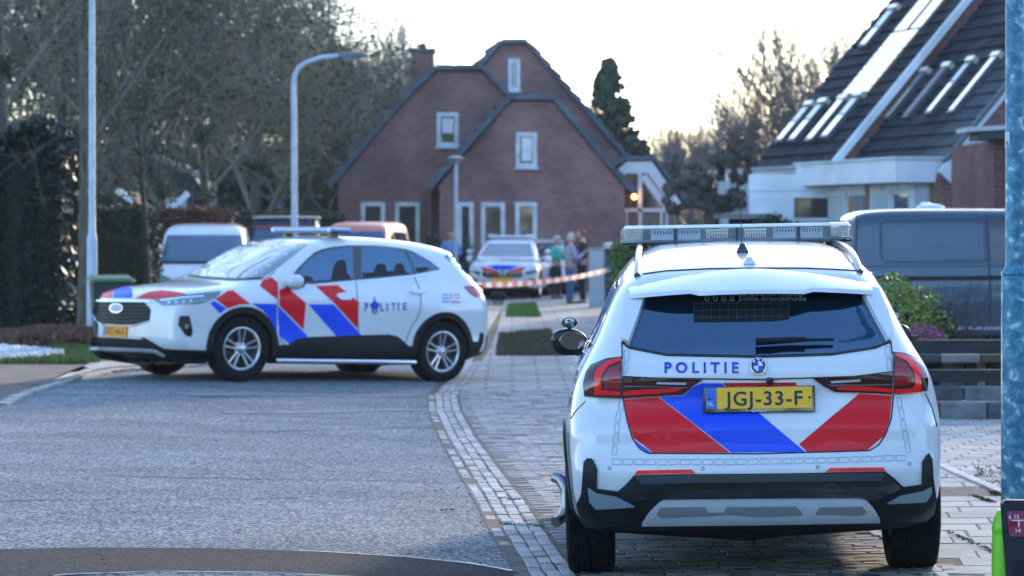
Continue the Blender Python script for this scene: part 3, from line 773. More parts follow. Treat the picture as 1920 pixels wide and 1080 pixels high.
# ---------------------------------------------------------------- the police car standing across the street
def side_police_car():
    th = R(128.1)
    root, M = car_root("police_car", "white police car with red and blue diagonal stripes standing across the road", "police car",
                       (-.638+.04, 30.70, -.115), th, 2.4, 0)
    prof = [(.25,.30),(.14,.33),(.08,.42),(.06,.52),(.06,.66),(.07,.80),(.08,.95),(.13,1.05),(.18,1.12),(.28,1.22),(.50,1.40),(.60,1.48),(.56,1.50),(.60,1.535),(.9,1.60),(1.4,1.638),(1.9,1.65),(2.35,1.635),(2.75,1.56),(3.2,1.33),(3.62,1.12),
            (3.78,1.075),(4.1,1.04),(4.38,.995),(4.53,.93),(4.585,.85),(4.60,.66),(4.60,.5),(4.60,.38),(4.52,.28),(4.3,.22),(4.0,.2),(.6,.2)]
    c = Car(M, prof, 4.6,
            [0,.2,.3,.42,.55,.70,.84,.94,1.0,1.06,1.15,1.35,1.5,1.6,1.75],
            [.80,.86,.905,.915,.905,.915,.935,.925,.90,.865,.825,.745,.675,.605,.5],
            [-.1,.15,.5,.95,3.6,4.2,4.6],[.86,.90,.955,1,1,.985,.95],
            [0,.4,1.0,2.0,3.0,3.6,4.6],[.82,.89,.97,1.0,1.0,.97,.92], belt=1.05, k=.13, kr=.13, kf=.055, crown=.06, pw=2.6)
    c.bumps = [(.97,.42,.47,.018),(3.68,.42,.47,.018)]
    wl_ = [(.97,.36),(3.68,.36)]
    c.shell("body", white_paint, root, wl_, .395, res=.04)
    for i, (y, z) in enumerate(wl_):
        for sx in (-1, 1): wheel(root, sx*.80, y, .357, sx, r=.357, w=.225, ri=.232)
    for md in ('left', 'right'):
        for (y, z) in wl_: c.arc("arch_trim", (y, z), .385, .455, -28, 208, plastic, root, md, .012, .03)
        c.panel("sill", [(1.38,.21),(3.28,.21),(3.28,.40),(3.10,.41),(2.98,.475),(2.8,.50),(1.75,.545),(1.62,.52),(1.48,.42),(1.38,.41)], plastic, root, md, .07, .015, .02)
    md = 'right'
    w = c.panel("side_window", [(.55,1.26),(.95,1.15),(2.1,1.11),(3.35,1.10),(3.0,1.30),(2.6,1.47),(2.0,1.52),(1.3,1.49),(.9,1.42)], glass_dark, root, md, .06, .004, .01)
    px = 'px'
    dlo = [(537,531),(545,519),(560,501),(575,486),(590,473),(605,467),(622,463),(654,460),(703,460.5),(735,463.5),(760,467),(775,472),(787,479),(806,490),(826,505.5),(800,511),(770,516),(720,521),(673,525),(586,533)]
    w = c.panel("side_window", dlo, black_gloss, root, px, 7, .004, .01)
    c.panel("glass", [(552,527),(562,505),(577,489),(594,477),(612,469),(655,463.5),(661,463.5),(663,522),(586,529)], glass_dark, w, px, 7, .006, .006)
    c.panel("glass", [(677,463),(703,463.5),(735,466.5),(754,470),(762,480),(770,497),(772,513),(720,519),(677,522)], glass_dark, w, px, 7, .006, .006)
    c.panel("glass", [(762,471),(774,475),(787,482),(804,493),(820,504),(797,509),(778,512),(774,495)], glass_dark, w, px, 7, .006, .006)
    refl_dark = mat("painted_reflection", (.010,.011,.014), .5, spec=.3)  # dark lower window reflection, painted as seat-shaped panels flat on the glass
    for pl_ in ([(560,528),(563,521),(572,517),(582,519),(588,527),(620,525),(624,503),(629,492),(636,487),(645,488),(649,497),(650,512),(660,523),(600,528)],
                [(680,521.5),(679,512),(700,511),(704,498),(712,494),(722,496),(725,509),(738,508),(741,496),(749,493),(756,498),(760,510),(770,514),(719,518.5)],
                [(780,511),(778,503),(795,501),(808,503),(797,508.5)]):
        c.panel("dark_reflection", pl_, refl_dark, w, px, 7, .0072, 0)
    c.strip("window_trim", [(537,533),(586,535),(673,527.3),(770,518),(827,507)], 2.2, chrome, root, px, .006, .01)
    ws = c.panel("windscreen", [(358,515),(380,499),(402,484),(425,471),(450,460),(476,452.5),(510,451),(545,453),(578,459),(560,472),(540,487),(515,507),(492,521),(440,523),(395,521)], glass_clear, root, px, 8, .004, .01)
    c.strip("wiper", [(352,517),(395,521.5),(440,524),(490,522)], 4, black_mark, root, px, .006, .02)
    c.panel("headlight", [(288,562),(320,558),(351,553),(385,549),(415,546),(411,553),(404,560),(390,565),(374,569),(340,571.5),(305,572.5)], head_glass, root, px, 6, .008, .02)
    hl = root.children[-1]
    c.panel("lamp_bar", [(300,562),(345,557),(382,554),(382,556.5),(345,560),(302,565)], wht_l, hl, px, 6, .010, .004)
    for i in range(4): c.panel("lamp_cell", disc_poly(318+i*13,567-i*.9,4,2.6), refl_l, hl, px, 4, .010, .004)
    g = c.panel("grille", [(184,566),(177,572),(174,585),(180,600),(193,606.7),(222,608.5),(249,609),(280,601),(283,581),(271,566.7),(225,566)], mat('grille_plastic', (.008,.009,.011), .6, spec=.2), root, px, 6, .006, .012)
    for j in range(5): c.strip("grille_slat", [(178+j*.5,573+j*7),(225,574.5+j*7),(281-j*.5,574.5+j*6.4)], 1.3, mat("slat", (.02,.022,.025), .5), g, px, .010, .004)
    c.strip("grille_trim", [(182,564),(225,564.5),(283,565.5)], 3.2, chrome, root, px, .012, .012)
    c.strip("grille_trim", [(175,590),(181,602),(194,609),(249,611.5),(281,603)], 2.0, mat("trim_blue", (.25,.33,.40), .2, metal=.7), root, px, .010, .010)
    e = c.panel("maker_badge", disc_poly(220.5,578,12.5,9,24), chrome, root, px, 6, .022, .02)
    c.panel("badge_field", disc_poly(220.5,578,11,7.5,24), mat("badge_blue", (.02,.06,.25), .2, coat=1), e, px, 6, .024, .004)
    c.text("lettering", "Ford", (213,574.5,228,582), white_mark, e, px, .027, -.004)
    # plate
    a, n_ = c.hit1((218,621)); M3 = M.to_3x3(); Mi3 = M3.inverted()
    pb = MB(); ctr = a+n_*.015; xr = Vector((-1,0,0)); up = Vector((0,0,1)); fw = Vector((0,1,0))
    yp = max(c.hit1((-.24,.62), 'front')[0].y, c.hit1((0,.62), 'front')[0].y)+.012
    ctr = Vector((a.x, yp, a.z))
    pl = MB().obox(ctr, (.50,0,0), (0,.012,0), (0,0,.115)).build("number_plate", mat("orange_plate", (.90,.36,.015), .6, spec=.2), root)
    MB().obox(ctr+Vector((.228,.004,0)), (.045,0,0), (0,.01,0), (0,0,.115)).build("plate_band", MATS["plate_blue"], pl)
    textobj("lettering", "HXT-44-X", ctr+Vector((.19,.0075,-.038)), (-1,0,0), (0,0,1), .40, .076, black_mark, pl, .02, 1.1)
    c.panel("lower_grille", [(172,640),(176,632),(225,634),(270,637),(282,645),(299,653),(296,658),(172,652)], under, root, px, 7, .006, .02)
    lg = root.children[-1]
    c.panel("chin", [(170,654),(225,656),(295,660),(311,669),(318,672),(330,681),(262,683),(190,672),(180,664)], plastic, root, px, 7, .010, .03)
    c.panel("bumper_wing", [(300,650),(311,655),(385,657),(387,681),(322,681),(311,668),(297,657)], plastic, root, px, 7, .010, .03)
    c.strip("chin_blade", [(170,652),(225,653.5),(290,656.5),(309,666)], 4.2, skid, root, px, .022, .02)
    c.panel("fog_lamp", [(337,592),(355,592),(358,605),(361,621),(358,632),(348,629),(334,609)], black_gloss, root, px, 6, .005, .01)
    fo = root.children[-1]; c.panel("fog_lens", disc_poly(350,612,4.2), chrome, fo, px, 4, .008, .004)
    c.panel("bumper_crease", [(262,633),(272,633),(300,650),(296,652)], plastic, root, px, 7, .004, .01)
    # livery
    F_ = [("red_stripe", [(404,561),(428,544.5),(437,544.5),(469,569.5),(449,571),(427,578)], red_film), ("blue_stripe", [(394,568),(402,564),(424,578.5),(412,588)], blue_film),
          ("red_stripe", [(487,536),(493,525.5),(509,520),(520,529),(520,562)], red_film), ("blue_stripe", [(473,569),(519,570),(519,628),(507,600),(494,583)], blue_film),
          ("red_stripe", [(524,543),(538,539),(573.5,568),(569,618),(524,573)], red_film), ("blue_stripe", [(523,575),(586,640),(565,642.5),(545,646),(523,630)], blue_film),
          ("red_stripe", [(592,536.5),(633,534.5),(673,566.5),(670,616),(625.4,567)], red_film), ("blue_stripe", [(578,570.5),(625.4,570.5),(683.5,635),(637.6,638)], blue_film),
          ("red_stripe", [(186,559),(193,550),(205,545),(213,543),(210,559)], red_film), ("blue_stripe", [(211.5,559),(214,543),(230,538),(248,536),(248,559)], blue_film),
          ("red_stripe", [(252,560),(279,547),(305,543.5),(330,547),(352,552),(318,557),(288,561)], red_film)]
    for nm, p_, m_ in F_: c.panel(nm, p_, m_, root, px, 6, .0025, .003)
    c.text("lettering", "P", (683.5,568,690,583), text_blue, root, px, .004, .03)
    for i, ch in enumerate("LITIE"): 
        x = (713,724.5,733.5,745.5,755.5)[i]; w_ = (7,2.6,8,2.6,7)[i]; c.text("lettering", ch, (x,568.5-.2*i,x+w_,583-.3*i), text_blue, root, px, .004, .02)
    o_ = c.panel("crest", [(695,576),(693,571),(697,568),(700,565),(702,554.5),(704.5,565),(708,568),(712,570),(710,576),(706,580),(707,585),(702,588.5),(697,585),(698,580)], text_blue, root, px, 4, .004, .003)
    ring_lay(c, "crest_ring", 702, 583, 1.8, 5, white_mark, o_, px, .0055, 16); ring_lay(c, "crest_ring", 702, 583, 3.0, 5.4, text_blue, o_, px, .0065, 16)
    for i, (y, t_) in enumerate(((550,"GEEN SPOED"),(556,"BEL 0900"),(562,"8844"))):
        pass
    for j in range(3): c.panel("sticker_row", [(829,551+j*6.5),(843,551+j*6.5),(843,554+j*6.5),(829,554+j*6.5)], mat("pale_blue_film", (.25,.35,.7), .4), root, px, 6, .003, 0)
    c.text("lettering", "112", (845,550,862,560), mat("pale_red_film", (.7,.2,.25), .4), root, px, .003, .03)
    c.panel("sticker_row", [(846,564),(863,565),(863,568.5),(846,568)], MATS["pale_red_film"], root, px, 6, .003, 0)
    for pth in ([(520,530),(521,560),(522,600),(527,640),(540,652)], [(664,462),(667,525),(671,570),(672,640)], [(776,518),(786,540),(790,570),(786,590),(770,615),(757,650)], [(482,523),(500,522),(515,510)]):
        c.strip("door_seam", pth, 1.3, seam, root, px)
    for (x, y) in ((646,556.5),(783,549)):
        c.panel("door_handle", [(x-17,y-3),(x-8,y-6),(x+10,y-6),(x+17,y-3),(x+15,y+1),(x+8,y+6),(x-8,y+6),(x-15,y+1)] if x < 700 else [(x-16,y-2),(x-8,y-4.5),(x+9,y-4.5),(x+16,y-2),(x+9,y+3),(x-8,y+3)], white_paint, root, px, 6, .030, .03)
    # near mirror and far mirror
    for (pt, far) in (((566,519), 0), ((344,525), 1)):
        me_ = bpy.data.meshes.new("wing_mirror"); bm = bmesh.new(); bmesh.ops.create_icosphere(bm, subdivisions=3, radius=1)
        for v in bm.verts: v.co = (v.co.x*.13, v.co.y*(.12 if v.co.y > 0 else .06), v.co.z*.085)
        bm.to_mesh(me_); bm.free(); smooth_angle(me_, 80)
        m_ = link("wing_mirror", me_, white_paint, root); sx = 1 if far else -1
        m_.location = (sx*1.0, 3.08, 1.10)
        MB().tube([(-sx*.05,0,-.04),(-sx*.16,.03,-.075)], .03, 8).build("mirror_arm", black_gloss, m_)
        MB().lathe([(0,0),(.07,0)], 20, Matrix.Translation((0,-.058,0)) @ Matrix.Rotation(R(90),4,'X') @ Matrix.Diagonal((1.5,1,1,1)), cap=False).build("mirror_glass", MATS["mirror_glass"], m_)
    # side bar
    for sx in (-1, 1): MB().tube([(sx*.955,1.40,.235),(sx*.965,1.5,.235),(sx*.965,3.2,.235),(sx*.955,3.28,.235)], .028, 12).build("side_bar", chrome, root, smooth=60)
    # tail
    c.panel("rear_bumper", [(866,665),(877,662),(881,641),(897,640),(900.5,623),(906,625),(905,641),(897,659),(885,665)], plastic, root, px, 6, .012, .02)
    c.panel("rear_bumper", [(-.78,.33),(.78,.33),(.80,.55),(.6,.60),(-.6,.60),(-.80,.55)], plastic, root, 'rear', .08, .012, .02)
    tl = c.panel("tail_light", [(870,537.5),(885,536),(902,536),(904,541),(900,557),(891,557),(880,549)], lamp_red, root, px, 5, .012, .02)
    c.panel("light_guide", [(888,541),(898,540),(899,544),(896,553),(892,553)], lamp_hot, tl, px, 4, .015, .004)
    c.panel("tail_light", [(.55,.92),(.80,.92),(.80,1.06),(.6,1.06)], lamp_red, root, 'rear', .06, .012, .02)
    c.panel("rear_glass", [(-.62,1.14),(.62,1.14),(.56,1.30),(.48,1.44),(-.48,1.44),(-.56,1.30)], glass_dark, root, 'rear', .07, .005, .01)
    c.panel("rear_glass", [(832,481),(839,477),(850,486),(864,498),(880,513),(876,514)], glass_dark, root, px, 5, .006, .01)
    # light bar
    base = MB().box((0,2.25,1.672),(1.24,.27,.022)).build("light_bar", black_gloss, root, bevel=.008)
    MB().box((0,2.25,1.702),(1.25,.28,.038)).build("bar_lens", mat("blue_lens", (.18,.34,.62), .12, coat=1), base, bevel=.012)
    MB().box((0,2.25,1.725),(1.20,.25,.012)).build("bar_lid", mat("bar_top", (.35,.48,.62), .25, coat=1), base, bevel=.005)
    for sx in (-1, 1): MB().box((sx*.46,2.25,1.645),(.06,.10,.05)).build("bar_foot", mat("amber_foot", (.45,.33,.2), .4), base); MB().box((sx*.585,2.25,1.702),(.05,.285,.042)).build("end_lamp", white_mark, base)
    return root, c
wht_l = mat("lamp_white", (.8,.85,.9), .2, coat=1); refl_l = mat("lamp_cell", (.5,.6,.68), .15, metal=.8)
# ---------------------------------------------------------------- ground, road, paving
setting = True
def sheet(name, poly, dz, material, step=None, kind='structure', label=None, cat=None, zf=None):
    p = np.array([(q[0], q[1]) for q in poly]); step = step or max(.4, (p.max(0)-p.min(0)).max()/40)
    v, fs, be = gridfill(p, step); zf = zf or zg
    me = bpy.data.meshes.new(name); me.from_pydata([(x, y, zf(x, y)+dz) for x, y in v], [], fs)
    if me.polygons and sum(f.normal.z for f in me.polygons) < 0: me.flip_normals()
    for f in me.polygons: f.use_smooth = True
    o = link(name, me, material); tag(o, label, cat, None, kind); return o
def gp(*pts): return [G(x, y)[:2] for x, y in pts]
def far_z(x, y): return zg(x, y)
grass_m = vary(mat("meadow_green", (.05,.09,.02), .9), (.035,.07,.014), (.085,.13,.03), 3, 6, .6, 60)
earth_m = vary(mat("earth", (.06,.05,.035), .95), (.035,.03,.02), (.085,.075,.05), 2.5, 8, .6, 30)
# wide ground sheet
xs = np.concatenate([np.linspace(-260, -14, 14), np.linspace(-12, 14, 27), np.linspace(16, 260, 14)])
ys = np.concatenate([np.linspace(-60, 2, 8), np.linspace(4, 80, 77), np.linspace(85, 900, 16)])
vs = [(x, y, zg(x, y)-.02) for y in ys for x in xs]; n = len(xs)
mb = MB(); mb.add(vs, [(j*n+i, j*n+i+1, (j+1)*n+i+1, (j+1)*n+i) for j in range(len(ys)-1) for i in range(n-1)])
tag(mb.build("ground", earth_m, None, smooth=60), kind='structure')
# asphalt: coarse light aggregate in dark binder, worn tracks
def asphalt(name, base, agg, dark, rough=.8):
    m = mat(name, base, .9, spec=.15); n, l, b = nodes(m)
    tc = n.new("ShaderNodeTexCoord")
    v = n.new("ShaderNodeTexVoronoi"); v.inputs["Scale"].default_value = 75; l.new(tc.outputs["Object"], v.inputs["Vector"])
    r = n.new("ShaderNodeValToRGB"); e = r.color_ramp.elements; e[0].position = 0; e[0].color = (*dark, 1); e[1].position = 1; e[1].color = (*agg, 1)
    x = e.new(.55); x.color = (*base, 1)
    s = n.new("ShaderNodeSeparateColor"); l.new(v.outputs["Color"], s.inputs[0]); l.new(s.outputs[0], r.inputs[0])
    big = n.new("ShaderNodeTexNoise"); big.inputs["Scale"].default_value = .9; big.inputs["Detail"].default_value = 6
    mp = n.new("ShaderNodeMapping"); mp.inputs["Scale"].default_value = (.6, 1.6, 1); l.new(tc.outputs["Object"], mp.inputs[0]); l.new(mp.outputs[0], big.inputs["Vector"])
    mr = n.new("ShaderNodeMapRange"); mr.inputs[1].default_value = .3; mr.inputs[2].default_value = .7; mr.inputs[3].default_value = .78; mr.inputs[4].default_value = 1.2
    l.new(big.outputs[0], mr.inputs[0])
    mx = n.new("ShaderNodeMix"); mx.data_type = 'RGBA'; mx.blend_type = 'MULTIPLY'; mx.inputs[0].default_value = 1
    l.new(r.outputs[0], mx.inputs[6]); l.new(mr.outputs[0], mx.inputs[7]); l.new(mx.outputs[2], b.inputs["Base Color"])
    t2 = n.new("ShaderNodeTexNoise"); t2.inputs["Scale"].default_value = 90; t2.inputs["Detail"].default_value = 5; l.new(tc.outputs["Object"], t2.inputs["Vector"])
    bp = n.new("ShaderNodeBump"); bp.inputs["Strength"].default_value = .6; bp.inputs["Distance"].default_value = .012
    l.new(t2.outputs[0], bp.inputs["Height"]); l.new(bp.outputs[0], b.inputs["Normal"])
    return m
road_m = asphalt("asphalt", (.135,.160,.175), (.37,.41,.43), (.030,.038,.045))
patch_m = asphalt("dark_asphalt", (.012,.014,.022), (.042,.046,.058), (.004,.005,.008))
edge = [(gut(y)-.10, y) for y in (3.5, 6, 9, 11, 12, 13, 14, 15, 16.5, 18, 20, 22, 24, 26, 28, 30, 34, 38, 44, 52, 60)]
curb_px = [(0,762),(30,748),(60,736),(110,722),(150,710),(200,700),(300,692),(420,684),(560,676),(700,668)]
lf = gp(*curb_px[:8])
road_poly = edge+[(-.6,70),(-5.2,70),(-5.0,55),(-4.6,46),(-4.3,40)]+[tuple(q) for q in reversed(lf)]+[(-14,18.5),(-30,18),(-30,3.5)]
sheet("road", road_poly, .0, road_m, .8)
# dark repair band across the foreground, with its sealed edge
pa = [(0,1031),(200,1028),(400,1029),(600,1036),(760,1046),(880,1058),(975,1075)]
pb_ = [(900,1110),(700,1084),(500,1074),(300,1072),(120,1078),(0,1090)]
sheet("road_patch", [tuple(q) for q in gp(*pa)+gp(*pb_)]+[tuple(G(-300,1092)[:2]), tuple(G(-300,1033)[:2])], .004, patch_m, .25)
seal = vary(mat("sealant", (.14,.17,.19), .5), (.10,.13,.15), (.2,.24,.27), 30, 4)
def band(name, pts, w, dz, m):
    q = [Vector((p[0], p[1], 0)) for p in gp(*pts)]; L_ = []; R_ = []
    for i, p in enumerate(q):
        d = (q[min(i+1, len(q)-1)]-q[max(i-1, 0)]).normalized(); nn = Vector((-d.y, d.x, 0)); ww = w*random.uniform(.4, 1.3)
        L_.append((p+nn*ww/2)[:2]); R_.append((p-nn*ww/2)[:2])
    sheet(name, L_+R_[::-1], dz, m, .3)
fine = [(i, float(np.interp(i, [a for a, b in pa], [b for a, b in pa]))) for i in range(560, 976, 25)]
band("road_seal", fine, .035, .008, seal)
fine = [(i, float(np.interp(i, [0,120,300,500,700,900], [1092,1080,1074,1076,1086,1112]))) for i in range(100, 760, 25)]
band("road_seal", fine, .03, .0085, seal)
# worn pale trail and oil-dark trail along the lane
tr = vary(mat("worn_asphalt", (.16,.17,.18), .8), (.13,.14,.15), (.21,.22,.235), 40, 5, .5, 90, .01)
crk = asphalt("crack_seal", (.045,.055,.062), (.12,.135,.145), (.015,.018,.022))
def wavy(x0, x1, y0, y1, n=16): return [(x0+(x1-x0)*i/n, y0+(y1-y0)*i/n+random.uniform(-1.2, 1.2)) for i in range(n+1)]
band("road_joint", wavy(200, 905, 893, 906), .022, .0045, crk)
band("road_joint", wavy(0, 560, 940, 934), .02, .0045, crk)
band("road_joint", wavy(330, 870, 812, 802), .03, .0045, crk)
band("worn_track", wavy(60, 800, 738, 742), .35, .0042, tr); band("worn_track", wavy(420, 840, 775, 768), .22, .0043, tr)
r_ = random.Random(21); mb = MB()
for _ in range(260):                                              # grit, crumbs and leaf scraps, thicker along the gutter
    if r_.random() < .6: y = r_.uniform(12.6, 26); x = gut(y)-.14-abs(r_.gauss(0, .22))
    else: g = G(r_.uniform(0, 950), r_.uniform(740, 1070)); x, y = g.x, g.y
    s_ = r_.uniform(.004, .011); a = r_.uniform(0, 6.28); z = zg(x, y)+.003
    mb.add([(x+s_*math.cos(a+q), y+s_*math.sin(a+q)*.8, z) for q in (0, 2.1, 4.2)]+[(x, y, z+s_*.7)], [(0,1,3),(1,2,3),(2,0,3)])
tag(mb.build("road_grit", rnd_island(mat("grit", (.03,.03,.03), .9), [(.008,.008,.009),(.06,.05,.035),(.02,.018,.015),(.20,.19,.17)]), None, fix=False), "scattered dark grit and crumbs on the road, thickest by the gutter", "grit", kind='stuff')
# ---- setts of the gutter, laid one by one
def brick_mat(name, cols, ex=(6, .75, 1.2), rough=.85):
    m = rnd_island(mat(name, cols[0], rough), cols, ex); n, l, b = nodes(m)
    tc = n.new("ShaderNodeTexCoord"); t = n.new("ShaderNodeTexNoise"); t.inputs["Scale"].default_value = 60; t.inputs["Detail"].default_value = 5
    l.new(tc.outputs["Object"], t.inputs["Vector"]); bp = n.new("ShaderNodeBump"); bp.inputs["Strength"].default_value = .5; bp.inputs["Distance"].default_value = .006
    l.new(t.outputs[0], bp.inputs["Height"]); l.new(bp.outputs[0], b.inputs["Normal"]); return m
sett_m = brick_mat("setts", [(.20,.20,.195),(.36,.355,.34),(.27,.268,.26),(.42,.415,.40),(.23,.228,.22)])
clink_m = brick_mat("clinkers", [(.15,.142,.135),(.31,.295,.285),(.23,.215,.205),(.40,.385,.37),(.26,.24,.23)])
joint_m = vary(mat("joint_sand", (.09,.085,.075), .95), (.055,.05,.042), (.13,.12,.10), 12, 6, .4, 60)
slab_m = brick_mat("pavers", [(.20,.21,.21),(.31,.315,.31),(.25,.255,.255),(.36,.36,.355)], (2.5,.75,1.2))
def brick(mb, x, y, ux, uy, l, w, z, tilt=0, dz=0):
    """one brick top with chamfered edge; ux,uy = unit direction of its length"""
    px_, py_ = -uy, ux; c = .006
    a = [(-l/2,-w/2),(l/2,-w/2),(l/2,w/2),(-l/2,w/2)]; b = [(-l/2+c,-w/2+c),(l/2-c,-w/2+c),(l/2-c,w/2-c),(-l/2+c,w/2-c)]
    ta, tb = random.uniform(-tilt, tilt), random.uniform(-tilt, tilt)
    z0 = z; sx_ = (zg(x+.1, y)-zg(x-.1, y))/.2; sy_ = (zg(x, y+.1)-zg(x, y-.1))/.2
    def pt(u, v, h): ex, ey = ux*u+px_*v, uy*u+py_*v; return (x+ex, y+ey, z0+sx_*ex+sy_*ey+h+dz+ta*u+tb*v)
    vs = [pt(u, v, -.03) for u, v in a]+[pt(u, v, -.004) for u, v in a]+[pt(u, v, 0) for u, v in b]
    mb.add(vs, [(8,9,10,11)]+[(i, (i+1) % 4, 4+(i+1) % 4, 4+i) for i in range(4)]+[(4+i, 4+(i+1) % 4, 8+(i+1) % 4, 8+i) for i in range(4)])
mb = MB()
for row in range(3):
    off = (row-1)*.076; y = 11.2+row*.07
    while y < 34:
        L_ = .205*random.uniform(.93, 1.05); x = gut(y)+off+random.uniform(-.005, .005)
        dx = gut(y+.2)-gut(y-.2); d = math.hypot(dx, .4)
        brick(mb, x, y, dx/d, .4/d, L_-.012, .066, zg(x, y), .02, .012+random.uniform(-.004, .004)); y += L_
for y in np.arange(14.0, 27, .215):                              # the odd fourth course on the road side
    if random.random() < .55: x = gut(y)-.155; dx = gut(y+.2)-gut(y-.2); d = math.hypot(dx, .4); brick(mb, x, y, dx/d, .4/d, .19, .062, zg(x, y), .02, .006)
tag(mb.build("gutter_setts", sett_m, None, fix=False), kind='structure')
sheet("gutter_bed", [(gut(y)-.20, y) for y in np.arange(4, 36, 1.)]+[(gut(y)+.14, y) for y in np.arange(35, 3, -1.)], .004, joint_m, .4)
# ---- clinker parking strip right of the gutter (rows across the car's path)
def right_edge(y): return float(np.interp(y, [4, 10, 12.5, 14, 18, 22, 28], [2.0, 2.04, 2.06, 2.0, 1.55, 1.1, .85]))
mb = MB(); y = 10.6; r_ = 0
while y < 27.6:
    w = .072*random.uniform(.97, 1.05); x = gut(y)+.135+(r_ % 2)*.10; xe = right_edge(y)
    while x < xe:
        L_ = .205*random.uniform(.94, 1.05); brick(mb, x+L_/2, y+.012*math.sin(x*3+r_*.2)+random.uniform(-.006, .006), 1, random.uniform(-.03, .03), L_-.011, w-.010, zg(x, y), .03, .012+random.uniform(-.004, .004)); x += L_
    y += w; r_ += 1
tag(mb.build("parking_strip", clink_m, None, fix=False), kind='structure')
sheet("strip_bed", [(gut(y)+.12, y) for y in np.arange(4, 28.5, 1.)]+[(9, 28), (9, 4)], .006, joint_m, .4)
# ---- grey slab pavement right of the car, courses running obliquely, a pale edging between
mb = MB()
y = 10.8; r_ = 0
while y < 22.6:
    w = .30 if y < 17.2 else .21
    x = right_edge(y)+.06+(r_ % 2)*(.15 if y < 17.2 else .1); x -= .30 if False else 0
    while x < 5.2:
        L_ = w if y < 17.2 else .21
        if random.random() < .5: L_ *= 1
        if not (16.3 < y+.05*x < 16.9): brick(mb, x+L_/2, y-.10*(x-2), .995, -.10, L_-.007, w-.010, zg(x, y), .004, .012+random.uniform(-.002, .002))
        x += L_
    y += w; r_ += 1
tag(mb.build("pavement", slab_m, None, fix=False), kind='structure')
mb = MB(); x = 2.4
kerb_m = brick_mat("edging", [(.34,.34,.33),(.42,.42,.41)])
a = G(1764, 876); b = G(1900, 935); d = (b-a).normalized(); t = -.3
while t < (b-a).length+1.0: p = a+d*(t+.25); brick(mb, p.x, p.y, d.x, d.y, .49, .075, zg(p.x, p.y), .0, .022); t += .5
a = G(1755, 1075); b = G(1700, 1000)
p0 = Vector((2.12, 11.0, 0)); d = Vector((-.02, 1, 0)).normalized(); t = 0
while t < 5.6: p = p0+d*(t+.25); brick(mb, right_edge(p.y)+.03, p.y, d.x, d.y, .49, .06, zg(p.x, p.y), .0, .016); t += .5
tag(mb.build("edging_stones", kerb_m, None, fix=False), kind='structure')
# moss in the joints
moss_m = rnd_island(mat("moss", (.06,.09,.02), .95), [(.035,.05,.012),(.10,.14,.025),(.06,.08,.02)])
mb = MB()
def tuft(mb, x, y, z, r, h, n):
    for _ in range(n):
        a = random.uniform(0, 6.28); rr = r*random.random(); bx, by = x+rr*math.cos(a), y+rr*math.sin(a); t = random.uniform(0, 6.28); w = h*.35
        mb.add([(bx-w*math.cos(t), by-w*math.sin(t), z), (bx+w*math.cos(t), by+w*math.sin(t), z), (bx+random.uniform(-.5,.5)*h, by+random.uniform(-.5,.5)*h, z+h*random.uniform(.5, 1))], [(0,1,2)])
for _ in range(260):
    t = random.random(); p = random.choice([(1830+90*t, 878+20*random.random()), (1840+70*t, 905+15*random.random()), (1860+20*t, 926+6*random.random()), (1700+60*t, 838), (1822+40*t, 932+14*t), (1775+100*t, 1000+45*t)])
    g = G(*p); tuft(mb, g.x, g.y, g.z+.012, .03, .014, 6)
for p in ((948,986),(960,987),(985,987),(1000,990),(838,960),(1040,985),(965,940),(1030,1062)):
    g = G(*p)
    for _ in range(5): tuft(mb, g.x+random.uniform(-.04,.04), g.y+random.uniform(-.02,.02), g.z+.01, .02, .012, 8)
tag(mb.build("moss", moss_m, None, fix=False), "green moss growing in the paving joints", "moss", kind='stuff')
# ---- footpath up the street: slabs, a bed of earth, a square of lawn
path_m = vary(mat("footpath_slabs", (.27,.27,.26), .85), (.20,.20,.195), (.34,.34,.33), 1.2, 7, .3, 30)
def brick_tex(m, w, h, mortar=(.10,.10,.09), msize=.02, rot=0, c1=None, c2=None):
    n, l, b = nodes(m); tc = n.new("ShaderNodeTexCoord"); mp = n.new("ShaderNodeMapping"); mp.inputs["Rotation"].default_value = (0, 0, rot)
    l.new(tc.outputs["Object"], mp.inputs[0]); t = n.new("ShaderNodeTexBrick"); l.new(mp.outputs[0], t.inputs["Vector"])
    t.inputs["Scale"].default_value = 1; t.inputs["Brick Width"].default_value = w; t.inputs["Row Height"].default_value = h; t.inputs["Mortar Size"].default_value = msize*h
    t.inputs["Color1"].default_value = (*c1, 1); t.inputs["Color2"].default_value = (*c2, 1); t.inputs["Mortar"].default_value = (*mortar, 1); t.inputs["Bias"].default_value = 0
    src = b.inputs["Base Color"].links[0].from_socket if b.inputs["Base Color"].links else None
    if src:
        mx = n.new("ShaderNodeMix"); mx.data_type = 'RGBA'; mx.blend_type = 'MULTIPLY'; mx.inputs[0].default_value = 1
        l.new(t.outputs[0], mx.inputs[6]); l.new(src, mx.inputs[7]); l.new(mx.outputs[2], b.inputs["Base Color"])
    else: l.new(t.outputs[0], b.inputs["Base Color"])
    return m
brick_tex(path_m, .6, .4, (.45,.45,.42), .06, 0, (1,1,1), (.82,.82,.82))
edge2 = [(gut(y)+.12, y) for y in (27.6, 29, 31, 34, 38, 42, 47, 53, 60, 66, 74)]
sheet("footpath", edge2+[(6, 74), (4.2, 60), (3.6, 45), (3.4, 34), (3.4, 27.6)], .006, path_m, 1.0)
sett2 = vary(mat("pale_setts", (.33,.31,.28), .9), (.20,.19,.17), (.42,.40,.36), 9, 6, .5, 40)
sheet("sett_band", gp((870,705),(905,640),(928,600),(945,575),(905,575),(880,600),(890,640),(850,705)), .012, sett2, .4)
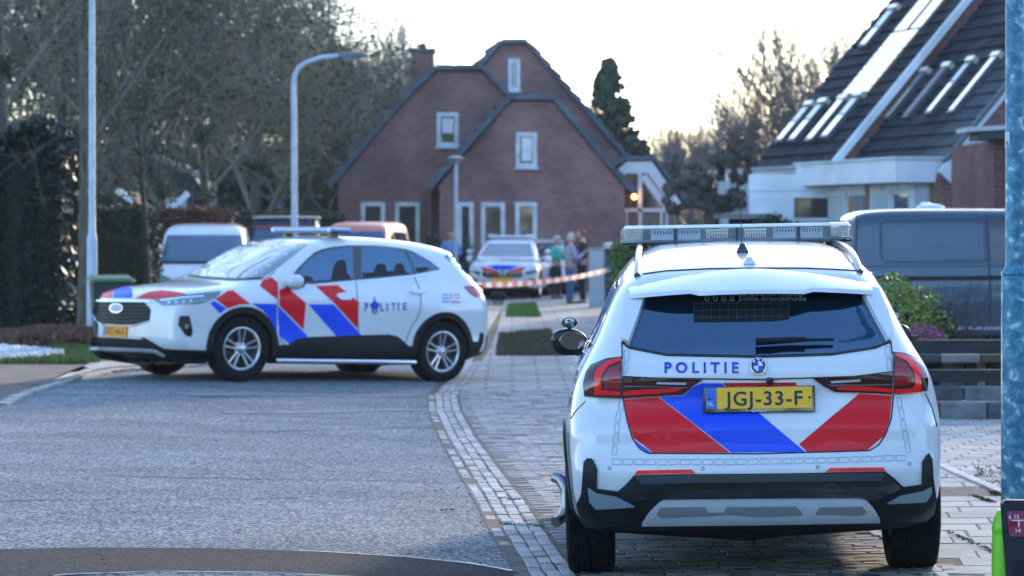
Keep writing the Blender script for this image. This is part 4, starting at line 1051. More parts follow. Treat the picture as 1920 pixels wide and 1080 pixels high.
sheet("earth_bed", gp((930,668),(934,640),(936,628),(985,622),(1030,619),(1045,640),(1060,668)), .012, vary(mat("bed_earth", (.05,.04,.025), .95), (.03,.022,.014), (.09,.075,.045), 14, 6, .8, 60), .3)
sheet("lawn_square", gp((950,595),(953,573),(1003,570),(1013,595)), .014, mat("turf", (.07,.18,.03), .9), .3)
lawn_m = rnd_island(mat("grass_blades", (.06,.13,.03), .8), [(.07,.19,.03),(.12,.26,.05),(.05,.15,.03)])
def grass(name, polys, n, h, m, label, w=.012, cat='grass'):
    mb = MB()
    for poly, cnt in polys:
        p = np.array(poly); lo, hi = p.min(0), p.max(0); k = 0
        while k < cnt:
            x, y = random.uniform(lo[0], hi[0]), random.uniform(lo[1], hi[1]); ins = False
            for i in range(len(p)):
                a, b = p[i], p[(i+1) % len(p)]
                if (a[1] > y) != (b[1] > y) and x < (b[0]-a[0])*(y-a[1])/(b[1]-a[1])+a[0]: ins = not ins
            k += 1
            if not ins: continue
            t = random.uniform(0, 6.28); hh = h*random.uniform(.5, 1.2); z = zg(x, y)
            mb.add([(x-w*math.cos(t), y-w*math.sin(t), z), (x+w*math.cos(t), y+w*math.sin(t), z), (x+random.uniform(-.6,.6)*hh, y+random.uniform(-.6,.6)*hh, z+hh)], [(0,1,2)])
    return tag(mb.build(name, m, None, fix=False), label, cat, kind='stuff')
bedp = [tuple(q) for q in gp((930,668),(936,628),(1030,619),(1060,668))]; sqp = [tuple(q) for q in gp((950,595),(953,573),(1003,570),(1013,595))]
grass("lawn_grass", [(sqp, 5000)], 0, .07, lawn_m, "small square of short green grass in the footpath", .018)
dry = rnd_island(mat("dry_stalks", (.09,.06,.03), .9), [(.10,.065,.035),(.05,.035,.02),(.14,.11,.06),(.05,.07,.02)])
grass("ground_cover", [(bedp, 6000)], 0, .07, dry, "brown withered ground cover in the earth bed of the footpath", .012, 'ground cover')
# ---- left verge: red clinker pavement, pebbles, heather, lawn
red_m = vary(mat("red_clinkers", (.12,.09,.09), .9), (.07,.055,.055), (.14,.105,.105), 2.5, 6, .3, 40); brick_tex(red_m, .21, .07, (.5,.5,.5), .15, .12, (1,1,1), (.75,.75,.75))
vz = lambda x, y: zg(x, y)
kerb_line = gp(*curb_px[:8])
sheet("side_pavement", [tuple(q) for q in kerb_line]+[tuple(q) for q in gp((420,668),(250,676),(185,684),(0,688),(-200,690),(-200,760))], .02, red_m, .8)
mb = MB()
for i in range(len(kerb_line)-1):
    a, b = Vector((*kerb_line[i], 0)), Vector((*kerb_line[i+1], 0)); Ls = (b-a).length; d = (b-a)/Ls; t = 0
    while t < Ls: p = a+d*(t+.12); brick(mb, p.x, p.y+.06, d.x, d.y, .21, .11, zg(p.x, p.y), .01, .026+random.uniform(-.01,.01)); brick(mb, p.x, p.y+.19, d.x, d.y, .21, .11, zg(p.x, p.y), .01, .030+random.uniform(-.01,.01)); t += .22
tag(mb.build("kerb", sett_m, None, fix=False), kind='structure')
sheet("pale_kerb_strip", gp((60,728),(110,716),(190,694),(330,682),(430,676),(430,668),(300,672),(170,684),(120,704),(90,722)), .026, sett2, .5)
heap = [(0,655),(-160,655),(-160,632),(0,645),(60,632),(120,628),(180,632),(240,640),(240,668),(100,662)]
peb_m = vary(mat("pebbles", (.42,.43,.44), .7), (.22,.24,.26), (.62,.63,.65), 9, 4, 1, 20, .03)
mb = MB()
for _ in range(2600):
    x = random.uniform(-150, 118); y = random.uniform(655+max(0, (x)/10), 682-max(0, x)/14); g = G(x, y); r = random.uniform(.02, .05)
    mb.add([(g.x-r, g.y-r, g.z+.03), (g.x+r, g.y-r*.8, g.z+.03), (g.x+r*.9, g.y+r, g.z+.04), (g.x-r, g.y+r, g.z+.04), (g.x, g.y, g.z+.05+r)], [(0,1,4),(1,2,4),(2,3,4),(3,0,4)])
tag(mb.build("pebbles", rnd_island(mat("pebble_stones", (.5,.5,.5), .7), [(.20,.22,.25),(.5,.52,.55),(.72,.73,.75),(.35,.36,.4)]), None, fix=False), "pale grey and white pebbles along the left verge", "pebbles", kind='stuff')
vp = [tuple(q) for q in gp((-200,688),(186,684),(186,664),(110,668),(60,676),(-200,684))]; lp = [tuple(q) for q in gp((-200,645),(70,640),(70,624),(-200,626))]
grass("verge_grass", [(vp, 9000), (lp, 9000), ([tuple(q) for q in gp((100,676),(230,676),(230,655),(100,655))], 5000)], 0, .09, rnd_island(mat("verge_blades", (.07,.13,.03), .9), [(.05,.10,.02),(.10,.17,.035),(.13,.14,.05)]), "rough green grass along the left verge", .02)
sheet("verge_soil", gp((-200,690),(200,686),(240,668),(240,650),(60,622),(-200,624)), .02, grass_m, .8)
hp = []
heather = rnd_island(mat("withered_hedge_leaves", (.10,.045,.035), .9), [(.13,.06,.045),(.06,.03,.022),(.20,.11,.08),(.09,.04,.03)])
mb = MB()
for _ in range(9000):
    x = random.uniform(-60, 185); t = random.random(); g = G(x, 652-3*t+(4 if x > 100 else 0)); hh = .24*(1 if x > 20 else .7)*math.sqrt(random.random())
    s_ = random.uniform(.015, .035); a = random.uniform(0, 6.28); y = g.y+random.uniform(0, 2.2)
    z = zg(g.x, y)+hh*(1-.25*abs((y-g.y)/1.1-1))
    mb.add([(g.x-s_, y, z-s_), (g.x+s_, y, z-s_*.5), (g.x+s_*math.cos(a), y+s_*math.sin(a), z+s_*2)], [(0,1,2)])
tag(mb.build("heather_bed", heather, None, fix=False), "low bed of withered reddish brown ground cover by the left verge", "ground cover", kind='stuff')
drive_m = vary(mat("far_paving", (.30,.30,.30), .9), (.22,.22,.22), (.38,.38,.38), 1, 5)
sheet("far_path", gp((-100,622),(75,622),(150,618),(150,612),(-100,613)), .03, drive_m, 1)
# ---------------------------------------------------------------- buildings
def wall_brick(name, c1, c2, mortar, scale=1.0):
    m = mat(name, c1, .85); n, l, b = nodes(m)
    tc = n.new("ShaderNodeTexCoord"); g = n.new("ShaderNodeNewGeometry")
    # bricks run along the wall: use (horizontal run, height)
    sp = n.new("ShaderNodeSeparateXYZ"); l.new(tc.outputs["Object"], sp.inputs[0])
    sn = n.new("ShaderNodeSeparateXYZ"); l.new(g.outputs["Normal"], sn.inputs[0])
    ab = n.new("ShaderNodeMath"); ab.operation = 'ABSOLUTE'; l.new(sn.outputs[0], ab.inputs[0])
    gt = n.new("ShaderNodeMath"); gt.operation = 'GREATER_THAN'; gt.inputs[1].default_value = .7; l.new(ab.outputs[0], gt.inputs[0])
    mx = n.new("ShaderNodeMix"); l.new(gt.outputs[0], mx.inputs[0]); l.new(sp.outputs[0], mx.inputs[2]); l.new(sp.outputs[1], mx.inputs[3])
    cb = n.new("ShaderNodeCombineXYZ"); l.new(mx.outputs[0], cb.inputs[0]); l.new(sp.outputs[2], cb.inputs[1])
    t = n.new("ShaderNodeTexBrick"); l.new(cb.outputs[0], t.inputs["Vector"])
    t.inputs["Scale"].default_value = 1; t.inputs["Brick Width"].default_value = .22*scale; t.inputs["Row Height"].default_value = .075*scale; t.inputs["Mortar Size"].default_value = .007*scale
    t.inputs["Color1"].default_value = (*c1, 1); t.inputs["Color2"].default_value = (*c2, 1); t.inputs["Mortar"].default_value = (*mortar, 1)
    nz = n.new("ShaderNodeTexNoise"); nz.inputs["Scale"].default_value = .8; nz.inputs["Detail"].default_value = 7; l.new(tc.outputs["Object"], nz.inputs["Vector"])
    mr = n.new("ShaderNodeMapRange"); mr.inputs[1].default_value = .3; mr.inputs[2].default_value = .7; mr.inputs[3].default_value = .65; mr.inputs[4].default_value = 1.35; l.new(nz.outputs[0], mr.inputs[0])
    m2 = n.new("ShaderNodeMix"); m2.data_type = 'RGBA'; m2.blend_type = 'MULTIPLY'; m2.inputs[0].default_value = 1
    l.new(t.outputs[0], m2.inputs[6]); l.new(mr.outputs[0], m2.inputs[7]); l.new(m2.outputs[2], b.inputs["Base Color"])
    return m
brick_m = wall_brick("brown_brick", (.24,.098,.088), (.15,.065,.066), (.27,.23,.22))
brick_red = wall_brick("red_brick", (.23,.085,.065), (.15,.055,.045), (.27,.23,.21))
tile_m = rnd_island(mat("roof_tiles", (.05,.06,.07), .75, spec=.2), [(.06,.08,.095),(.11,.14,.16),(.08,.10,.12)], (1.5,.7,1.3))
white_trim = vary(mat("white_trim", (.68,.71,.74), .5), (.60,.63,.66), (.74,.77,.80), 1.5, 5)
trim_b = vary(mat("weathered_white_trim", (.60,.66,.68), .6), (.45,.52,.54), (.70,.75,.77), 3, 5)
pane_m = mat("window_pane", (.03,.035,.04), .05, coat=1, ior=1.7)
curtain_m = vary(mat("net_curtain", (.62,.66,.70), .6, coat=1), (.55,.6,.65), (.72,.75,.78), 5, 3)
dark_in = vary(mat("dark_room", (.03,.028,.028), .7), (.012,.012,.014), (.06,.05,.045), 3, 4)
def window(parent, x0, x1, z0, z1, y, fr=.09, curtain=None, bars=(), glassm=None):
    """front-facing window in a wall at depth y (frame stands 40 mm proud)"""
    mb = MB(); d = .09; yc = y-.005
    mb.box(((x0+x1)/2, yc, z0+fr/2), (x1-x0, d, fr)); mb.box(((x0+x1)/2, yc, z1-fr/2), (x1-x0, d, fr))
    for x in (x0+fr/2, x1-fr/2): mb.box((x, yc+.001, (z0+z1)/2), (fr, d-.004, z1-z0-2*fr))
    for bx in bars: mb.box((bx, yc+.002, (z0+z1)/2), (.05, d-.01, z1-z0-2*fr))
    f = mb.build("window", trim_b, parent)
    MB().box(((x0+x1)/2, y+.0, (z0+z1)/2), (x1-x0-2*fr+.002, .02, z1-z0-2*fr+.002)).build("pane", glassm or pane_m, f)
    if curtain:
        a, b, c, d_ = curtain; MB().box(((a+b)/2, y-.014, (c+d_)/2), (b-a, .006, d_-c)).build("curtain", curtain_m, f)
    MB().box(((x0+x1)/2, y-.06, z0-.03), (x1-x0+.10, .10, .05)).build("sill", trim_b, f)
    return f
def gable(name, parent, px_poly, Y, depth, m, name_part="wall"):
    p = [P(x, y, Y) for x, y in px_poly]
    mb = MB(); mb.prism([(q.x, q.z) for q in p], lambda u, v: (u, Y, v), lambda u, v: (u, Y+depth, v))
    return mb.build(name_part, m, parent)
def roof_run(parent, a, b, Y0, Y1, thick, out, name="roof", m=None, tiles=True):
    """sloping roof slab between gable points a,b (world x,z), running Y0..Y1, with tile courses showing at the verge"""
    a = Vector((a[0], 0, a[1])); b = Vector((b[0], 0, b[1])); d = (b-a).normalized(); n = Vector((-d.z, 0, d.x))
    if n.z < 0: n = -n
    mb = MB(); L_ = (b-a).length; k = max(1, int(L_/.42)); st = L_/k
    for i in range(k):
        s0 = a+d*(st*i); s1 = a+d*(st*(i+1)+.06)
        lo, hi = (s0, s1)
        t0, t1 = (.17, .02) if d.z > 0 else (.02, .10)
        if abs(d.z) < .1: t0 = t1 = .05
        ny = 1
        vs = []
        for y in (Y0-out-random.uniform(0,.05), Y1):
            vs += [lo+Vector((0,y,0)), hi+Vector((0,y,0)), hi+n*(thick+t1)+Vector((0,y,0)), lo+n*(thick+t0)+Vector((0,y,0))]
        mb.add(vs, [(0,1,2,3),(7,6,5,4),(0,4,5,1),(1,5,6,2),(2,6,7,3),(3,7,4,0)])
    return mb.build(name, m or tile_m, parent)
def brick_house():
    h = thing("brick_house", "brown brick house with three stepped gables and white framed windows closing the street", "house", (0,0,0))
    Yb, Yl, Yr = 79.0, 75.0, 72.0
    gb = 565
    back = [(880,gb),(880,160),(940,84),(986,84),(1100,215),(1172,303),(1172,gb)]
    left = [(634,gb),(634,340),(664,306),(700,262),(760,192),(820,134),(903,134),(962,195),(980,gb)]
    right = [(824,gb),(824,346),(958,190),(1036,190),(1172,352),(1172,gb)]
    gable("b", h, back, Yb, 8, brick_m); gable("l", h, left, Yl, 10, brick_m); gable("r", h, right, Yr, 6.9, brick_m)
    def rr(pts, Y, dep, th=.10, out=.18):
        w = [P(x, y, Y) for x, y in pts]
        for i in range(len(w)-1): roof_run(h, (w[i].x, w[i].z), (w[i+1].x, w[i+1].z), Y, Y+dep, th, out)
    rr([(898,130),(940,82),(986,82),(1100,213),(1182,308)], Yb, 8)
    rr([(622,352),(664,303),(700,259),(760,189),(820,131),(903,131),(962,193)], Yl, 10)
    rr([(808,357),(958,187),(1036,187),(1180,359)], Yr, 6.9)
    ch = MB(); a = P(770,98,81); b = P(814,180,81); ch.box(((a.x+b.x)/2, 81, (a.z+b.z)/2-.8), (b.x-a.x, .8, a.z-b.z+1.6))
    c = ch.build("chimney", brick_m, h); MB().box(((a.x+b.x)/2, 81, a.z+.04), (b.x-a.x+.12, .95, .14)).build("cap", tile_m, c); MB().box(((a.x+b.x)/2-.0, 81, a.z+.18), (.28,.28,.18)).build("chimney_pot", mat("lead", (.06,.065,.07), .7), c)
    def win(px0, px1, py0, py1, Y, **k):
        a = P(px0, py1, Y); b = P(px1, py0, Y); return window(h, a.x, b.x, a.z, b.z, Y, **k)
    def cur(px0, px1, py0, py1, Y): a = P(px0, py1, Y); b = P(px1, py0, Y); return (a.x, b.x, a.z, b.z)
    win(953,975,110,170,Yb,fr=.11, bars=(P(964,0,Yb).x,))
    win(819,860,211,275,Yl,fr=.12, curtain=cur(829,850,222,250,Yl)); win(967,1007,248,314,Yr,fr=.12, curtain=cur(978,997,258,302,Yr))
    for x0, x1, Y in ((677,722,Yl),(741,787,Yl),(858,888,Yr),(902,947,Yr),(966,1007,Yr)):
        win(x0, x1, 379, 470 if x0 != 741 and x0 != 858 else 520, Y, fr=.12, glassm=dark_in if x0 in (677,741,858) else pane_m, curtain=cur(x0+8,x1-8,388,420,Y) if x0 in (902,966) and False else None)
    MB().box((P(812,0,Yl).x, Yl-.10, 1.0), (.09,.12,3.6)).build("downpipe", mat("dark_pipe", (.02,.03,.035), .5), h)
    return h
brick_house()
def conservatory():
    Y = 74.0
    h = thing("sun_room", "white truncated gable extension with a glazed front right of the brick house", "extension", (0,0,0))
    out = [P(x, y, Y) for x, y in ((1152,324),(1175,303),(1222,303),(1278,382),(1262,390),(1214,325),(1175,325),(1164,334))]
    MB().prism([(q.x, q.z) for q in out], lambda u, v: (u, Y-.15, v), lambda u, v: (u, Y+.15, v)).build("bargeboard", white_trim, h)
    wall = [P(x, y, Y) for x, y in ((1164,560),(1164,330),(1176,318),(1216,318),(1272,392),(1272,560))]
    MB().prism([(q.x, q.z) for q in wall], lambda u, v: (u, Y+.02, v), lambda u, v: (u, Y+6, v)).build("glazing", pane_m, h)
    def bar(x0, y0, x1, y1, w, nm="frame", yy=-.06): a = P(x0, y0, Y+yy); b = P(x1, y1, Y+yy); MB().bar(a, b, w, .10, up=(0,1,0)).build(nm, white_trim, h)
    bar(1200,325,1200,470,.11); bar(1206,330,1250,388,.20); bar(1172,394,1262,394,.10); bar(1240,396,1240,470,.08,yy=-.05); bar(1250,396,1250,470,.06,yy=-.05); bar(1175,394,1175,470,.06,yy=-.05)
    MB().box((P(1222,0,Y).x, Y-.02, P(0,430,Y).z), (1.4,.02,1.0)).build("blind", vary(mat("cane_blind", (.20,.17,.13), .8), (.13,.11,.085), (.28,.24,.18), 6, 5, stretch=(4,4,.3)), h)
    rf = [P(x, y, Y) for x, y in ((1146,318),(1172,300),(1226,300),(1284,382))]
    for i in range(3): roof_run(h, (rf[i].x, rf[i].z), (rf[i+1].x, rf[i+1].z), Y, Y+6, .06, .22)
    l = P(1189.5, 369, Y-.25); lm = MB().lathe([(.0,-.07),(.05,-.05),(.07,0),(.05,.05),(0,.07)], 14, Matrix.Translation(l), cap=False).build("wall_lamp", mat("lamp_glow", (1,.5,.15), .5, emit=(1,.36,.07), es=5), h, smooth=80)
    MB().box((l.x, l.y+.14, l.z+.09), (.05,.22,.04)).build("lamp_bracket", mat("dark_pipe"), h)
conservatory()
# ---- terrace of houses on the right with long tiled roofs
U = Vector((-.266,.964,0)); V = Vector((.964,.266,0)); E0 = Vector((8.05,49,3.0)); PT = R(48.9)
SL = V*math.cos(PT)+Vector((0,0,1))*math.sin(PT); NR = (SL.cross(U)).normalized(); NR = NR if NR.z > 0 else -NR
def onroof(px, py, off=0.0, set_=0.0):
    """pixel -> (t along eave, s up slope) on the roof plane shifted sideways by set_"""
    d = Vector(((px-960)/F, 1, -(py-HZ)/F)); o = Vector((0,0,CH)); q = E0+V*set_
    k = (q-o).dot(NR)/d.dot(NR); h = o+d*k-q; return h.dot(U), h.dot(SL)
def roof_slab(parent, t0, t1, s1, set_, name="roof", m=None, course=.34):
    q0 = E0+V*set_; mb = MB(); k = int(s1/course); st = s1/k
    for i in range(k):
        for (ta, tb) in ((t0, t1),):
            ts = np.arange(ta, tb, .32).tolist()+[tb]
            for j in range(len(ts)-1):
                a = q0+U*ts[j]+SL*(st*i); b = q0+U*(ts[j+1]-.015)+SL*(st*i); c = b+SL*(st+.04); d = a+SL*(st+.04)
                hj = random.uniform(-.006, .006)
                top = [a+NR*(.075+hj), b+NR*(.075+hj), c+NR*(.03+hj), d+NR*(.03+hj)]; bot = [x-NR*.06 for x in (a, b, c, d)]
                mb.add(top+bot, [(0,1,2,3),(4,7,6,5),(0,4,5,1),(1,5,6,2),(2,6,7,3),(3,7,4,0)])
    return mb.build(name, m or tile_m, parent)
tile_d = rnd_island(mat("slate_tiles", (.045,.05,.06), .8, spec=.12), [(.014,.018,.024),(.032,.038,.046),(.020,.026,.032),(.026,.032,.04)], (1.2,.7,1.3))
def on_slab(parent, name, t0, t1, s0, s1, set_, h0, h1, m):
    q0 = E0+V*set_; mb = MB(); c = q0+U*(t0+t1)/2+SL*(s0+s1)/2+NR*(h0+h1)/2
    mb.obox(c, U*(t1-t0), SL*(s1-s0), NR*(h1-h0)); return mb.build(name, m, parent)
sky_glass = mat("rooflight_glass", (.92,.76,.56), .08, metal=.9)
frame_m = mat("rooflight_frame", (.10,.11,.12), .4, metal=.4)
def rooflight(parent, p_lo, p_hi, width, set_, split=.0, dark=False):
    t, s0 = onroof(*p_lo, set_=set_); t2, s1 = onroof(*p_hi, set_=set_); t = (t+t2)/2
    f = on_slab(parent, "rooflight", t-width/2, t+width/2, s0, s1, set_, .04, .15, frame_m)
    sp = s0+(s1-s0)*(1-split)
    on_slab(f, "glass", t-width/2+.06, t+width/2-.06, s0+.06, sp-.04, set_, .15, .162, frame_m if dark else sky_glass)
    if split: on_slab(f, "blind", t-width/2+.06, t+width/2-.06, sp+.02, s1-.10, set_, .15, .158, mat("blue_blind", (.12,.2,.26), .3, coat=1))
    on_slab(f, "hood", t-width/2-.03, t+width/2+.03, s1-.02, s1+.10, set_, .05, .185, mat("hood_metal", (.75,.66,.54), .3, metal=.5))
def row_house_far():
    h = thing("terraced_house", "farther terraced house with white ground floor, steep dark roof and a large pale solar panel", "house", (0,0,0), group="terraced houses on the right")
    tN, tF = 4.98, 9.7
    rf = roof_slab(h, tN, tF, 8.2, 0, m=tile_d)
    # side wall toward the nearer, lower roof, and white barge board along its edge
    q = E0+U*tN; a = [q+V*.05-Vector((0,0,4)), q+V*.05+Vector((0,0,-.1)), q+SL*8-NR*.12, q+V*5.4+Vector((0,0,-4))]
    mb = MB(); mb.add(a+[x+U*4.8 for x in a], [(0,1,2,3),(7,6,5,4),(0,4,5,1),(1,5,6,2),(2,6,7,3),(3,7,4,0)]); mb.build("wall", brick_red, h)
    on_slab(h, "bargeboard", tN-.11, tN-.01, -.1, 8.2, 0, -.06, .09, white_trim)
    # white ground floor with window
    q = E0; w0, w1 = 6.3, 12.4
    def facade(nm, t0, t1, z0, z1, out, m, par=None, thick=.1): c = Vector((E0.x, E0.y, 0))+U*(t0+t1)/2-V*(out+thick/2)+Vector((0,0,(z0+z1)/2)); return MB().obox(c, U*(t1-t0), V*thick, Vector((0,0,z1-z0))).build(nm, m, par or h)
    facade("white_wall", 5.1, 11.2, -.6, 2.92, .0, white_trim, thick=.1)
    facade("fascia", 5.0, 11.3, 2.70, 2.96, .12, white_trim, thick=.10)
    facade("gutter", 5.0, 11.3, 2.965, 3.03, .40, mat("gutter_grey", (.4,.42,.44), .4), thick=.14)
    # front end wall facing the viewer at the far part (white gable return)
    def facing(nm, px0, px1, py0, py1, Y, m, th=.08, par=None):
        a = P(px0, py1, Y); b = P(px1, py0, Y); return MB().box(((a.x+b.x)/2, Y, (a.z+b.z)/2), (b.x-a.x, th, b.z-a.z)).build(nm, m, par or h)
    facing("white_wall", 1404, 1572, 327, 600, 53.75, white_trim, .2)
    facing("cladding_joint", 1404, 1532, 356, 358, 53.64, trim_b, .02)
    wf = facing("window", 1484, 1566, 366, 414, 53.62, white_trim, .08); facing("pane", 1489, 1561, 371, 408, 53.57, pane_m, .03, wf)
    facing("white_wall", 1345, 1406, 340, 600, 55.2, white_trim, .2)
    cpt = facing("canopy", 1342, 1462, 401, 409, 53.2, mat("canopy_grey", (.16,.17,.17), .6), .9)
    facing("door_opening", 1366, 1440, 410, 470, 53.60, dark_in, .03)
    for lo, hi in (((1462,273),(1528,204)),((1484,272),(1556,199)),((1520,272),(1590,193)),((1548,266),(1620,187))):
        rooflight(h, lo, hi, .42, 0, split=.45 if lo[0] != 1520 else 0)
    rooflight(h, (1615,96), (1690,22), .42, 0, split=.5)
    # solar collector field
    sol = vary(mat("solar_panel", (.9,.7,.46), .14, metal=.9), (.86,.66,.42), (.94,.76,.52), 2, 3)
    tA, sA = onroof(1612, 182); tB, sB = onroof(1705, 78)
    o = on_slab(h, "solar_panel", tA-.72, tA+.72, sA, sB+.2, 0, .06, .15, sol)
    on_slab(h, "solar_panel", tA-.72, tA-.15, sB+.26, sB+5, 0, .06, .15, sol); on_slab(h, "solar_panel", tA+.05, tA+.72, sB+.26, sB+5, 0, .06, .15, sol)
    for i in range(1, 9): on_slab(o, "panel_joint", tA-.72, tA+.72, sA+(sB-sA)*i/9-.008, sA+(sB-sA)*i/9+.008, 0, .15, .155, mat("panel_joint", (.25,.2,.15), .5))
    MB().tube([E0+U*(tN-.02)+SL*6.2-V*.1, E0+U*(tN-.02)+SL*6.2-V*.1-Vector((0,0,.8))], .05, 8).build("downpipe", white_trim, h)
def row_house_near():
    h = thing("terraced_house", "nearer terraced house with brick end wall, white fascia box and four long rooflights", "house", (0,0,0), group="terraced houses on the right")
    ST = .38
    roof_slab(h, 1.5, 4.86, 8.6, ST, m=tile_d)
    roof_slab(h, .0, 1.5, 8.6, ST-.0, m=rnd_island(mat("pale_slate_tiles", (.07,.085,.10), .75, spec=.15), [(.035,.045,.055),(.055,.068,.08),(.045,.056,.068)], (1.2,.75,1.25)), name="roof")
    for lo, hi, sp, dk in (((1662,232),(1745,142),.3,False),((1702,228),(1785,133),0,True),((1742,222),(1833,122),.4,False),((1788,220),(1876,114),0,False)):
        rooflight(h, lo, hi, .30, ST, split=sp, dark=dk)
    on_slab(h, "bargeboard", -.10, -.01, -.35, 8.2, ST, -.28, .06, white_trim)
    on_slab(h, "verge_tiles", -.12, .02, -.1, 8.2, ST, .06, .13, tile_m)
    def facing(nm, px0, px1, py0, py1, Y, m, th=.08, par=None):
        a = P(px0, py1, Y); b = P(px1, py0, Y); return MB().box(((a.x+b.x)/2, Y, (a.z+b.z)/2), (b.x-a.x, th, b.z-a.z)).build(nm, m, par or h)
    # fascia box along the front with its nearer return
    def facade(nm, t0, t1, z0, z1, out, m, par=None, thick=.1): c = Vector((E0.x, E0.y, 0))+U*(t0+t1)/2-V*(out+thick/2)+Vector((0,0,(z0+z1)/2)); return MB().obox(c, U*(t1-t0), V*thick, Vector((0,0,z1-z0))).build(nm, m, par or h)
    facade("fascia_box", .25, 5.4, 2.58, 3.02, -.35, white_trim, thick=1.0)
    facade("fascia_trim", .20, 5.45, 3.025, 3.07, -.33, trim_b, thick=1.02)
    # ground floor: panels, door and windows under the fascia
    facade("white_wall", .6, 5.2, -.6, 2.57, -.4, trim_b, thick=.5)
    for t0, t1, m_ in ((.75,1.4,mat("blue_door",(.03,.08,.16),.3,coat=1)),(1.75,2.5,mat("frosted_panel",(.35,.48,.52),.3,coat=1)),(2.9,3.7,pane_m),(4.0,4.8,mat("frosted_panel"))):
        w = facade("window", t0-.09, t1+.09, .1, 2.45, .10, white_trim, thick=.06); facade("pane", t0, t1, .2, 2.36, .16, m_, w, thick=.02)
    facing("brick_pier", 1622, 1630, 346, 600, 50.8, brick_red, .1)
    # brick end wall facing the viewer
    Yg = 49.08; tn = math.tan(PT); zb = 3.0
    pl = [(.17,-.8),(.17,2.6),(.20,2.75),(ST+.02,zb-.12),(ST+5,zb-.12+4.98*tn),(ST+5,-.8)]
    def vp(t): return lambda d, z: (Vector((E0.x, E0.y, 0))+U*t+V*d+Vector((0,0,z)))[:]
    MB().prism(pl, vp(.0), vp(.5)).build("wall", brick_red, h)
    facing("soldier_course", 1800, 1858, 342, 357, Yg-.02, wall_brick("soldier_brick", (.20,.075,.06), (.14,.05,.04), (.25,.21,.2), .99), .04)
    w = facing("window", 1797, 1862, 358, 392, Yg-.04, trim_b, .08); facing("pane", 1803, 1858, 364, 392, Yg-.09, pane_m, .03, w); facing("glazing_bar", 1806, 1858, 372, 381, Yg-.11, white_trim, .02, w)
    facing("downpipe", 1858, 1864, 268, 600, Yg-.1, white_trim, .08)
row_house_far(); row_house_near()
def near_right_house():
    h = thing("garage", "dark red brick garage with a flat overhanging roof behind the galvanised pole", "garage", (0,0,0))
    Y = 41.0; a = P(1864, 600, Y); b = P(2000, 262, Y)
    MB().box(((a.x+b.x)/2, Y+2, (a.z+b.z)/2), (b.x-a.x, 4, b.z-a.z)).build("wall", wall_brick("dark_red_brick", (.15,.04,.035), (.10,.03,.028), (.12,.09,.085)), h)
    a = P(1793, 252, Y+.5); b = P(2010, 238, Y+.5)
    mb = MB(); mb.obox(((a.x+b.x)/2, Y, (a.z+b.z)/2+.03), Vector((b.x-a.x, 0, (b.x-a.x)*.05)), (0,1.0,0), (0,0,.07)); mb.build("roof", mat("roof_edge", (.4,.42,.44), .5), h)
    mb = MB(); mb.obox(((a.x+b.x)/2+.1, Y+.02, (a.z+b.z)/2-.07), Vector((b.x-a.x-.2, 0, (b.x-a.x)*.05)), (0,.9,0), (0,0,.13)); mb.build("soffit", mat("dark_soffit", (.02,.03,.03), .6), h)
    a = P(1838, 240, Y+1); b = P(2010, 120, Y+1)
    MB().add([(a.x,Y+1,a.z),(b.x,Y+1,a.z+.1),(b.x,Y+2.5,b.z),(a.x+1.1,Y+2.5,b.z)], [(0,1,2,3)]).build("tiled_slope", vary(mat("red_tiles", (.10,.035,.03), .7), (.07,.025,.022), (.13,.045,.035), 3, 6, .5, 30), h)
near_right_house()
